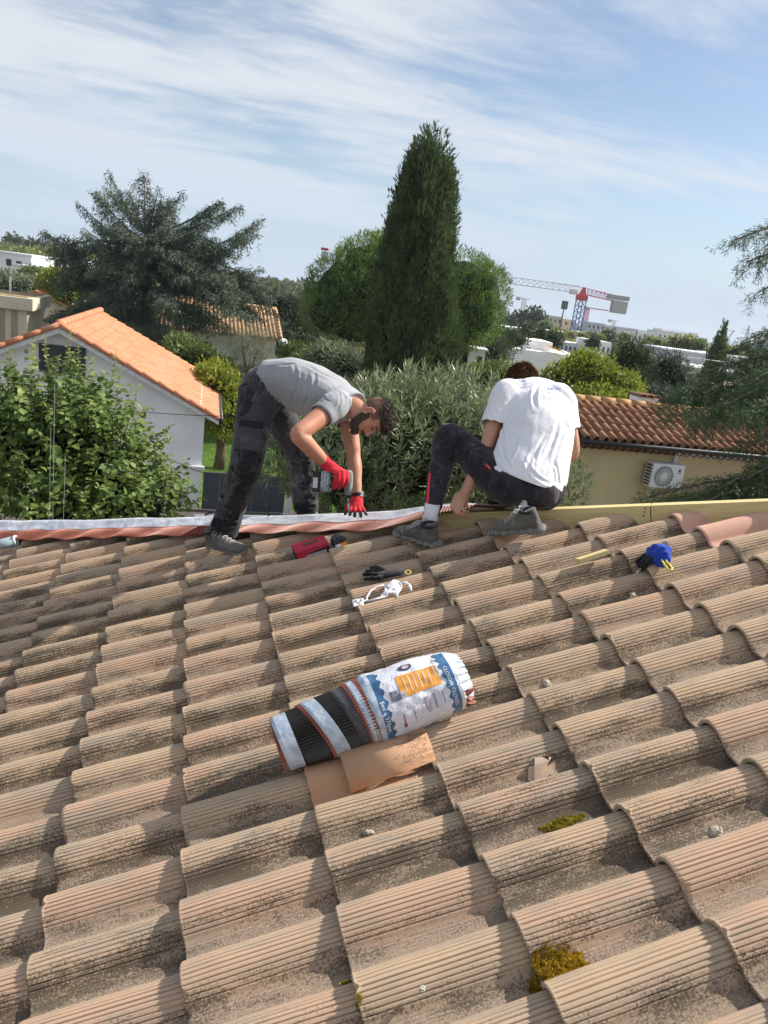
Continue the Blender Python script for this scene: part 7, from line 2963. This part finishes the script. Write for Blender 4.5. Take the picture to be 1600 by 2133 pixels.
leafy('lime_tree', 'lime coloured tree beside the small orange roofed house', gbase(140, 610, 64), [B(135, 590, 64, 1.5, 1.2, 1.1), B(150, 610, 63, 1.4, 1.2, 1.0), B(110, 590, 66, 1.1, 1.2, .8)], 900, 0.34, 0.2, L_YEL, 50, .2, .7, per=5, spread=0.2, core=0.75)
leafy('olive_grove_tree', 'grey green olive tree above the beige block', gbase(30, 600, 75), [B(10, 590, 75, 2.4, 2, 1.1), B(50, 598, 74, 2.2, 2, 1.0), B(85, 600, 76, 1.4, 2, .8), B(-30, 590, 75, 2, 2, 1.2)], 1300, 0.38, 0.1, L_GREY, 51, .3, .7, per=5, spread=0.2, core=0.78)
leafy('bushy_tree', 'dark rounded tree beside the white apartments', gbase(68, 572, 95), [B(68, 578, 95, 1.3, 1.2, 1.2)], 400, 0.4, 0.2, L_MID, 52, .2, .7, per=5, spread=0.2, core=0.8)
leafy('pine_clump', 'dark pines under the umbrella pine at the white building', gbase(1000, 720, 52), [B(1015, 712, 52, 1.8, 1.6, 1.0), B(1060, 706, 54, 1.4, 1.5, .7), B(985, 740, 50, 1.6, 1.5, 1.4), B(1020, 740, 50, 1.3, 1.3, 1.2)], 1500, 0.32, 0.06, L_DKG, 53, .3, .7, per=6, spread=0.2, core=0.8)
leafy('shrub', 'yellow green shrubs at the foot of the white building', gbase(1030, 780, 20), [B(1010, 790, 20, .6, .5, .35), B(1045, 785, 20, .5, .5, .28)], 500, 0.12, 0.05, L_MID, 54, .4, .7, per=5, spread=0.08, core=0.7, cat='shrub')
cypress('slender_cypress', 'slim dark cypress beside the beige walled buildings', tuple(gbase(1478, 785, 62)), tuple(Vector(gbase(1478, 785, 62)) + Vector((0.25, 0, at(1493, 690, 62).z - GROUND))),
        [(0, .55), (0.3, .62), (0.6, .5), (0.85, .25), (1, .02)], 420, 0.3, 0.09, 14, 61, L_CYP)
# ------------------------------------------------------------------ far town, hill, cranes
def hill(name, pts, depth_thick, mat):
    """wooded rise: crest given as (px, py, depth)"""
    V, F = [], []
    cr = [at(*p) for p in pts]
    n = len(cr)
    rows = 9
    for j in range(rows):
        f = j / (rows - 1)
        for p in cr:
            d = (Vector((p.x, p.y, 0)) - Vector((CAM.x, CAM.y, 0))).normalized()
            q = Vector((p.x, p.y, 0)) + d * ((f - 0.5) * 2 * depth_thick)
            h = (p.z - GROUND) * (math.cos((f - .5) * math.pi)) ** 1.2
            q.z = GROUND - 0.5 + h + 0.6 * mnoise.noise(Vector((q.x * .02, q.y * .02, 3)))
            V.append(tuple(q))
    for j in range(rows - 1):
        for i in range(n - 1):
            F.append((j * n + i, j * n + i + 1, (j + 1) * n + i + 1, (j + 1) * n + i))
    return tag(link(name, mesh_np(name, V, F, True), mat), kind='structure')


M_HILL = plain('wooded_hillside', (0.055, 0.075, 0.028), 0.95, 0.1, 0, .35, .05)
M_HILL_L = plain('grassy_hillside', (0.16, 0.19, 0.045), 0.95, 0.1, 0, .25, .05)
hill('hill', [(-260, 492, 330), (-60, 506, 330), (30, 514, 330), (100, 522, 330), (200, 536, 330), (330, 552, 330), (420, 560, 330)], 90, M_HILL_L)
hill('hill', [(300, 560, 380), (430, 566, 380), (500, 573, 380), (600, 584, 380), (660, 592, 380), (760, 606, 380), (900, 626, 380)], 120, M_HILL)
hill('hill', [(900, 640, 700), (1100, 664, 700), (1250, 686, 700), (1400, 704, 700), (1500, 716, 700), (1640, 732, 700), (1900, 764, 700)], 180, M_HILL)


def wood(name, label, spots, mat, sz, seed, n=46):
    """far wood that reads as one mass: tufted crowns"""
    rs = np.random.default_rng(seed)
    P, D = [], []
    for (p, r) in spots:
        d = unit(rs.normal(0, 1, (n, 3)))
        d[:, 2] = np.abs(d[:, 2]) * 1.0 - 0.25
        P.append(np.array(p) + d * np.array([r, r, r * .85]) * rs.uniform(.6, 1, (n, 1)))
        D.append(d + np.array([0, 0, .3]) + rs.normal(0, .5, d.shape))
    P, D = np.concatenate(P), np.concatenate(D)
    V, F = blades(P, D, rs.uniform(.6, 1.4, len(P)) * sz, rs.uniform(.6, 1.4, len(P)) * sz * .8, rs)
    return tag(link(name, mesh_np(name, V, F), mat), label, 'trees', kind='stuff')


rs = np.random.default_rng(77)
sp_ = []
for k in range(420):
    x = rs.uniform(330, 760)
    f = rs.uniform(0, 1)
    crest = 553 + (x - 330) * 0.130
    y = crest + 3 + f * 62
    d_ = 380 - f * 300
    p = at(x, y, d_)
    sp_.append((tuple(p), 0.0085 * d_ * rs.uniform(.7, 1.4) + .5))
wood('hill_wood', 'mixed woodland covering the far hillside', sp_, leaf_mat('far_wood_leaves', (0.060, 0.088, 0.040), (0.150, 0.180, 0.080), 0.15, 0.7, 0.2, 0.03), 2.2, 78)
sp_ = []
for k in range(260):
    x = rs.uniform(-60, 300)
    f = rs.uniform(0, 1) ** 1.3
    crest = 511 + x * 0.105
    y = crest + 5 + f * 50
    d_ = 325 - f * 150
    sp_.append((tuple(at(x, y, d_)), 0.007 * d_ * rs.uniform(.6, 1.3)))
wood('slope_scrub', 'yellowish green scrub on the left hillside', sp_, leaf_mat('far_scrub_leaves', (0.12, 0.15, 0.03), (0.22, 0.24, 0.06), 0.15, 0.7, 0.2, 0.03), 2.0, 79)
for (x, y, r, lab) in ((30, 504, 3.0, 'dark round tree standing out on the left hill crest'), (70, 512, 2.2, 'low dark tree on the left hill crest'), (92, 516, 1.6, 'smallest dark tree on the left hill crest')):
    leafy('crest_tree', lab, tuple(at(x, y + 12, 325)), [B(x, y, 325, r), B(x - 8, y + 3, 325, r * .7), B(x + 8, y + 3, 325, r * .7)], 220, 1.6, 1.0, L_DKG, 80 + x, .2, .7, per=3, spread=.6, core=.8, trunk=.3)

M_CONC = stucco('pale_concrete', (0.74, 0.73, 0.71))
M_GREYB = stucco('blue_grey_render', (0.52, 0.55, 0.60))
M_SLATE = stucco('slate_cladding', (0.085, 0.10, 0.125))


def pbox(name, label, x0, x1, ytop, ybot, d, depth, mat, wins=(), rot=0.0, parapet=0.0, cat='building', group=None, wsize=(.06, .2)):
    """building whose near face spans photo columns x0..x1 (top edge at ytop on the left); wins: share positions on that face"""
    a_ = at(x0, ytop, d)
    b_ = at(x1, ytop + (x1 - x0) * 0.1317, d)
    w = (Vector((b_.x, b_.y, 0)) - Vector((a_.x, a_.y, 0))).length
    ang = math.atan2(b_.y - a_.y, b_.x - a_.x)
    h = a_.z - GROUND
    wl_ = [(fx * w, h * 0 + (a_.z - GROUND) - fz * (a_.z - at(x0, ybot, d).z), wsize[0] * w, wsize[1] * (a_.z - at(x0, ybot, d).z)) for (fx, fz) in wins]
    return block(name, label, (a_.x, a_.y, GROUND), (w, depth, h), mat, ang + rot, wl_, parapet, cat=cat, group=group)


# white apartments on the left hillside: stepped terraces
pbox('terraced_apartments', 'white terraced apartment block with flat roofs below the hill', -40, 66, 521, 560, 105, 14, M_WHITE, [(.55, .45), (.75, .5), (.30, .5)], parapet=.25, wsize=(.10, .35))
pbox('terraced_apartments', 'lower white terrace wing stepping down towards the cedar', 28, 118, 553, 595, 98, 10, M_WHITE, [(.10, .35), (.17, .35), (.55, .5), (.65, .5), (.85, .8)], parapet=.25, wsize=(.07, .38))
pbox('terraced_apartments', 'white upper block with dark window behind the cedar branch', 104, 140, 534, 560, 112, 10, M_WHITE, [(.5, .5)], wsize=(.25, .6))
pbox('garden_wall', 'long pale garden wall under the white apartments', -60, 52, 562, 585, 88, 0.4, M_CREAM, cat='wall')
# white building with the yellow awning
wb = pbox('white_building', 'large blank white building with a yellow awning', 1047, 1215, 722, 800, 62, 9, M_WHITE, [(.02, .35)], wsize=(.015, .18))
pbox('roof_room', 'white roof storey of the awning building', 1074, 1152, 704, 735, 64, 6, M_WHITE)
aw0 = at(1152, 722, 61.5)
awn = empty('awning', tuple(aw0), math.radians(-12))
tag(awn, 'yellow orange awning stretched from the white roof storey', 'awning')
MB().prism([(0, 0, 0), (1.05, 0, -0.32), (1.05, 0, -0.37), (0, 0, -0.05)], (0, 2.2, 0)).build('awning_cloth', plain('yellow_awning', (0.75, 0.38, 0.03), .7), awn)
MB().tube([(1.0, 0.1, -0.35), (1.0, 0.1, -1.0)], 0.04, 6).build('awning_post', M_WPAINT, awn)
pbox('white_house', 'narrow white house with dark windows at the pine foot', 985, 1012, 728, 790, 46, 5, M_WHITE, [(.62, .35), (.62, .85)], parapet=.1, wsize=(.38, .28))
pbox('slate_block', 'dark slate clad block with white roof rails', 1046, 1143, 684, 705, 110, 12, M_SLATE, [(.80, .55), (.9, .55)], parapet=.3, wsize=(.05, .45))
# rows of the far town
rs = np.random.default_rng(91)
row = [(1145, 1172, 660, 678, 330, M_CREAM), (1175, 1200, 667, 684, 340, M_CREAM), (1225, 1262, 673, 690, 300, M_GREYB), (1262, 1330, 680, 700, 310, M_GREYB), (1140, 1190, 690, 712, 190, M_CONC), (1205, 1290, 694, 716, 200, M_GREYB), (1300, 1340, 693, 712, 260, M_CONC),
       (1330, 1372, 690, 710, 320, M_CONC), (1150, 1240, 712, 735, 130, M_CONC), (1235, 1275, 712, 745, 120, M_WHITE), (1452, 1475, 705, 722, 300, M_GREYB), (1360, 1385, 716, 728, 200, M_CONC), (1520, 1600, 727, 742, 330, M_GREYB), (1420, 1450, 752, 765, 130, M_CONC)]
for k, (x0, x1, y0, y1, d_, mt) in enumerate(row):
    nw = max(2, int((x1 - x0) / 9))
    pbox('town_building', 'pale flat roofed town building in the far built-up rows', x0, x1, y0 - 3, y1, d_, 12, mt, [((i + .5) / nw, .45) for i in range(nw)], group='far town buildings', wsize=(.35 / nw, .3))
pbox('apartment_block', 'long white apartment block with rows of windows on the skyline', 1372, 1455, 690, 716, 280, 14, M_WHITE, [((i + .5) / 8, .35) for i in range(8)] + [((i + .5) / 8, .72) for i in range(8)], parapet=.3, wsize=(.045, .2))
pbox('penthouse_building', 'set back pale top storey of the skyline apartment block', 1378, 1455, 684, 692, 285, 10, M_CONC)
pbox('low_terrace', 'grey white low building with dark door left of slim cypress', 1385, 1525, 728, 760, 95, 9, M_GREYB, [(.22, .45), (.36, .65), (.80, .6)], parapet=.2, wsize=(.05, .35))
pbox('beige_wall_building', 'beige walled flat roofed building behind the slim cypress', 1405, 1570, 764, 800, 82, 10, M_BEIGE, [(.20, .45), (.52, .55), (.72, .5)], parapet=.25, wsize=(.035, .3))
pbox('low_terrace', 'brown grey building with flat roof right of slim cypress', 1505, 1620, 742, 770, 100, 9, M_CREAM, [(.2, .5), (.45, .5)], parapet=.2, wsize=(.08, .4))
pbox('pool_house', 'pale low house with terracotta edge by the near cedar', 1490, 1600, 800, 830, 60, 6, M_CREAM)
# trees of the town
tl = [(1160, 705, 170, 3.2, L_LIME), (1185, 703, 175, 2.6, L_LIME), (1212, 705, 180, 2.6, L_LIME), (1232, 700, 190, 2.2, L_GREY), (1268, 700, 180, 3.0, L_GREY), (1250, 704, 170, 1.6, L_LIME), (1300, 700, 190, 1.8, L_LIME),
      (1085, 665, 230, 4.2, L_DKG), (1060, 668, 220, 3.4, L_DKG), (1115, 664, 230, 5.2, L_DKG), (1135, 680, 200, 2.8, L_MID), (1100, 690, 95, 1.8, L_DKG), (1130, 700, 90, 1.8, L_DKG), (1155, 706, 88, 1.5, L_DKG),
      (1235, 712, 105, 1.4, L_DKG), (1355, 712, 150, 2.0, L_LIME), (1345, 720, 140, 1.8, L_MID), (1372, 716, 145, 1.8, L_LIME), (1410, 714, 150, 2.6, L_LIME), (1435, 716, 150, 2.8, L_LIME), (1455, 722, 148, 2.2, L_MID), (1505, 728, 150, 2.0, L_LIME), (1530, 734, 150, 1.8, L_LIME), (1550, 722, 260, 2.6, L_DKG), (1585, 730, 250, 2.6, L_DKG), (1570, 735, 160, 1.5, L_MID), (1385, 725, 120, 1.2, L_DKG)]
nm = {L_LIME: 'yellowing street tree in the far town', L_GREY: 'grey green tree rising in the far town', L_DKG: 'dark evergreen tree in the far town', L_MID: 'mid green tree in the far town'}
for k, (x, y, d_, r, mt) in enumerate(tl):
    r *= 0.66
    leafy('town_tree', nm[mt], gbase(x, y, d_), [B(x, y, d_, r, r, r * .8), B(x - 5, y + 4, d_, r * .7), B(x + 5, y + 4, d_, r * .7)], 240, r * .30, r * .22, mt, 200 + k, .2, .7, per=4, spread=r * .12, core=.8, group='trees of the far town', trunk=.12 * r, limbs=1)
sp_ = []
for k in range(260):
    x = rs.uniform(1020, 1640)
    d_ = rs.uniform(130, 420)
    hz = 622 + (x - 800) * .1317
    y = hz + (1.76 - GROUND - rs.uniform(.4, 1.6)) / d_ * 1600
    sp_.append((tuple(at(x, y, d_)), rs.uniform(.8, 1.7)))
wood('town_greenery', 'greenery filling the gaps of the far town', sp_, leaf_mat('town_leaves', (0.075, 0.100, 0.040), (0.185, 0.205, 0.075), 0.15, 0.7, 0.2, 0.05), 1.4, 92, 30)

# ---- tower cranes
M_CRED = plain('crane_red', (0.55, 0.04, 0.045), .5)
M_CBLUE = plain('crane_blue', (0.03, 0.14, 0.42), .5)
M_CWHITE = plain('crane_white', (0.70, 0.66, 0.66), .5)
M_CCONC = plain('counterweight_concrete', (0.45, 0.44, 0.42), .8)


def lattice(mb, a, b_, w, n, r, tri=False, up=Vector((0, 0, 1))):
    a, b_ = Vector(a), Vector(b_)
    d = (b_ - a).normalized()
    s = d.cross(up)
    s = s.normalized() if s.length > .1 else Vector((1, 0, 0))
    u = s.cross(d).normalized()
    offs = [s * (-w / 2), s * (w / 2), u * w * 1.1] if tri else [(-s - u) * (w / 2), (s - u) * (w / 2), (s + u) * (w / 2), (u - s) * (w / 2)]
    for o in offs:
        mb.tube([a + o, b_ + o], r, 4)
    m = len(offs)
    for k in range(n):
        p, q = a.lerp(b_, k / n), a.lerp(b_, (k + 1) / n)
        for i in range(m):
            j = (i + 1) % m
            mb.tube([p + offs[i], q + offs[j]], r * .65, 3)
            mb.tube([p + offs[i], p + offs[j]], r * .65, 3)
    return mb


CD = 250
cbp = at(1193, 720, CD)
ctp = at(1212, 622, CD)
cr = empty('tower_crane', (cbp.x, cbp.y, GROUND))
tag(cr, 'tower crane with blue mast, red head and white lattice jib', 'crane')
loc = cr.location
top = Vector((0, 0, ctp.z - GROUND))
lattice(MB(), (0, 0, 0), top - Vector((0, 0, .6)), 2.4, 7, 0.15, up=Vector((0, 1, 0))).build('mast', M_CBLUE, cr)
MB().box(top + Vector((0, 0, .2)), (3.0, 2.8, 1.8)).build('slewing_head', M_CRED, cr, bevel=.2)
MB().box(top + Vector((-3.6, -0.6, 1.6)), (2.2, 1.8, 1.6)).build('driver_cab', M_CWHITE, cr, bevel=.2)
MB().add([(-1.2, -.3, top.z + 1), (1.2, -.3, top.z + 1), (0.6, -.3, top.z + 3.4), (-0.2, -.3, top.z + 3.4), (-1.2, .3, top.z + 1), (1.2, .3, top.z + 1), (0.6, .3, top.z + 3.4), (-0.2, .3, top.z + 3.4)],
         [(0, 1, 2, 3), (4, 7, 6, 5), (0, 4, 5, 1), (1, 5, 6, 2), (2, 6, 7, 3), (3, 7, 4, 0)]).build('tower_head', M_CRED, cr)
j0 = top + Vector((-1.5, 0, 1.4))
j1 = at(1022, 585, CD + 8) - loc
lattice(MB(), j0, j1, 1.9, 14, 0.11, True).build('jib', M_CWHITE, cr)
k1 = at(1300, 632, CD - 3) - loc
lattice(MB(), top + Vector((1.5, 0, 1.2)), k1, 1.7, 9, 0.12, True).build('counter_jib', M_CRED, cr)
MB().tube([top + Vector((0.4, 0, 3.3)), k1 + Vector((-3, 0, 1.6))], .10, 4).build('tie_bar', M_CRED, cr)
MB().tube([top + Vector((-0.1, 0, 3.3)), j0.lerp(j1, .4) + Vector((0, 0, 2.1))], .08, 4).build('tie_bar', M_CRED, cr)
MB().box(k1 + Vector((-1.6, 0, -1.4)), (5.2, 1.8, 3.8)).build('counterweight', M_CCONC, cr, bevel=.1)
MB().box(k1 + Vector((-2.5, 0, 1.5)), (7.5, 1.6, 1.4)).build('winch_platform', plain('crane_grey', (.35, .36, .37), .6), cr, bevel=.1)
# second crane: its counter jib shows left of the pine
CD2 = 235
q0 = at(668, 522, CD2)
q1 = at(730, 536, CD2)
c2 = empty('tower_crane', (at(790, 720, CD2).x, at(790, 720, CD2).y, GROUND))
tag(c2, 'crane tail with hanging counterweight above the umbrella pine', 'crane')
l2 = c2.location
zz = at(790, 545, CD2).z - GROUND
lattice(MB(), (0, 0, 0), (0, 0, zz), 2.6, 10, .14, up=Vector((0, 1, 0))).build('mast', M_CRED, c2)
lattice(MB(), Vector((0, 0, zz)), q0 + Vector((3, 0, -.6)) - l2, 1.2, 9, .10, True).build('counter_jib', M_CWHITE, c2)
MB().box(q0 + Vector((1.4, 0, -1.6)) - l2, (2.0, 1.4, 3.0)).build('counterweight', M_CCONC, c2, bevel=.1)
MB().box(q0 + Vector((1.2, 0, 0.6)) - l2, (2.2, 1.2, .8)).build('winch', M_CRED, c2, bevel=.1)
# far small cranes, mast and pylons
for (x, y0, y1, d_, jl, lab, mt) in ((1087, 622, 655, 420, (-14, 12), 'small pale crane above the dark far trees', M_CWHITE), (1219, 641, 672, 420, (-4, 46), 'faint reddish crane behind the blue mast', M_CRED), (1275, 668, 690, 520, (-10, 8), 'tiny crane on the skyline right of the blue mast', M_CWHITE)):
    a_ = at(x, y1, d_)
    b_ = at(x + 4, y0, d_)
    e = empty('distant_crane', (a_.x, a_.y, GROUND))
    tag(e, lab, 'crane')
    hh = b_.z - GROUND
    lattice(MB(), (0, 0, 0), (0, 0, hh), 1.6, 6, .16, up=Vector((0, 1, 0))).build('mast', mt, e)
    MB().tube([(jl[0] * d_ / 1600, 0, hh), (jl[1] * d_ / 1600, 0, hh)], .35, 4).build('jib', mt, e)
    MB().box((jl[0] * d_ / 1600, 0, hh - .4), (2, 1.2, 1.8)).build('counterweight', M_CCONC, e)
lm = at(1181, 640, 300)
e = empty('floodlight_mast', (lm.x - 1.5, lm.y, GROUND))
tag(e, 'thin floodlight mast with round head left of blue crane mast', 'light mast')
MB().tube([(0, 0, 0), (0.4, 0, lm.z - GROUND)], [.35, .22], 6).build('pole', M_GATE, e)
MB().box((0.4, 0, lm.z - GROUND + .7), (2.6, .8, 3.2)).build('lamp_head', M_GATE, e, bevel=.3)
for (x, y, d_, lab) in ((1520, 688, 620, 'pale lattice power pylon with forked head on the skyline'), (1561, 678, 600, 'pointed lattice power pylon right of the forked one')):
    t_ = at(x, y, d_)
    e = empty('power_pylon', (t_.x, t_.y, GROUND))
    tag(e, lab, 'pylon')
    hh = t_.z - GROUND
    mb = MB()
    M_PY = plain('galvanised_lattice', (.40, .42, .46), .6)
    for s in (-1, 1):
        for s2 in (-1, 1):
            mb.tube([(s * 2.2, s2 * 2.2, 0), (s * .8, s2 * .8, hh * .62), ((s * 4.2, s2 * .5, hh) if d_ == 620 else (s * .1, s2 * .1, hh))], .26, 4)
    for k in range(8):
        z = hh * .62 * k / 8
        w_ = 2.2 - 1.4 * k / 8
        mb.tube([(-w_, -w_, z), (w_ * .85, -w_ * .85, z + hh * .62 / 8)], .15, 3)
        mb.tube([(w_, -w_, z), (-w_ * .85, -w_ * .85, z + hh * .62 / 8)], .15, 3)
    mb.build('lattice_body', M_PY, e)
    for f in ((1.0,) if d_ == 620 else (.70, .84)):
        MB().tube([(-5.5, 0, hh * f), (5.5, 0, hh * f)], .24, 4).build('cross_arm', M_PY, e)

# ---- near odds and ends: cables and aerial pole
M_CABLE = plain('black_cable', (.03, .03, .032), .6)


def cable(label, pts, r, name='cable'):
    a_, b_ = Vector(pts[0]), Vector(pts[1])
    P = [a_.lerp(b_, k / 16) - Vector((0, 0, pts[2] * math.sin(k / 16 * math.pi))) for k in range(17)]
    o = MB().tube([p - P[0] for p in P], r, 5).build(name, M_CABLE)
    o.location = P[0]
    return tag(o, label, 'cable')


cable('thin black cable slung across the gable wall under the eave', (at(-60, 790, 17), at(560, 868, 17), .25), .008)
cable('lower black cable drooping past the white house corner', (at(240, 900, 15), at(520, 1015, 14.5), .1), .007)
wl_m = plain('pale_line', (.55, .56, .57), .5)
for (x, y0, y1) in ((106, 890, 1085), (114, 800, 1085), (136, 950, 1085)):
    a_, b_ = at(x, y0, 7.3), at(x - 4, y1, 7.3)
    o = MB().tube([a_ - b_, Vector()], .0012, 5).build('hanging_line', wl_m)
    o.location = b_
    tag(o, 'pale thin line hanging in front of the leafy shrub', 'line', 'thin lines at the leafy shrub')
ap = at(1466, 790, 48)
e = empty('aerial_pole', (ap.x, ap.y, GROUND))
tag(e, 'slim wooden aerial pole leaning left of slim cypress', 'pole')
tp_ = at(1473, 727, 48) - ap
MB().tube([Vector((0, 0, 0)), Vector((.1, 0, ap.z - GROUND)), Vector((tp_.x, tp_.y, at(1473, 727, 48).z - GROUND))], [.07, .06, .05], 6).build('pole', M_BARK, e)
z_ = at(1470, 752, 48).z - GROUND
MB().tube([(-1.5, 0, z_ + .1), (1.6, 0, z_ + .1)], .035, 5).build('aerial_boom', M_CWHITE, e)
for k in range(5):
    MB().tube([(-1.4 + k * .3, -.3, z_ + .1), (-1.4 + k * .3, .3, z_ + .1)], .02, 4).build('aerial_rod', M_CWHITE, e)
# ------------------------------------------------------------------ air
hz_ = MB().box((0, 0, 7.5), (3060, 3060, 27)).build('haze', None)
m_ = bpy.data.materials.new('thin_air')
m_.use_nodes = True
nt = m_.node_tree
for n_ in list(nt.nodes):
    if n_.type != 'OUTPUT_MATERIAL':
        nt.nodes.remove(n_)
pv = nt.nodes.new('ShaderNodeVolumePrincipled')
pv.inputs['Color'].default_value = (0.80, 0.88, 1.0, 1)
pv.inputs['Density'].default_value = 0.00022
pv.inputs['Anisotropy'].default_value = 0.2
nt.links.new(pv.outputs[0], [n_ for n_ in nt.nodes if n_.type == 'OUTPUT_MATERIAL'][0].inputs['Volume'])
hz_.data.materials.append(m_)
tag(hz_, kind='stuff')
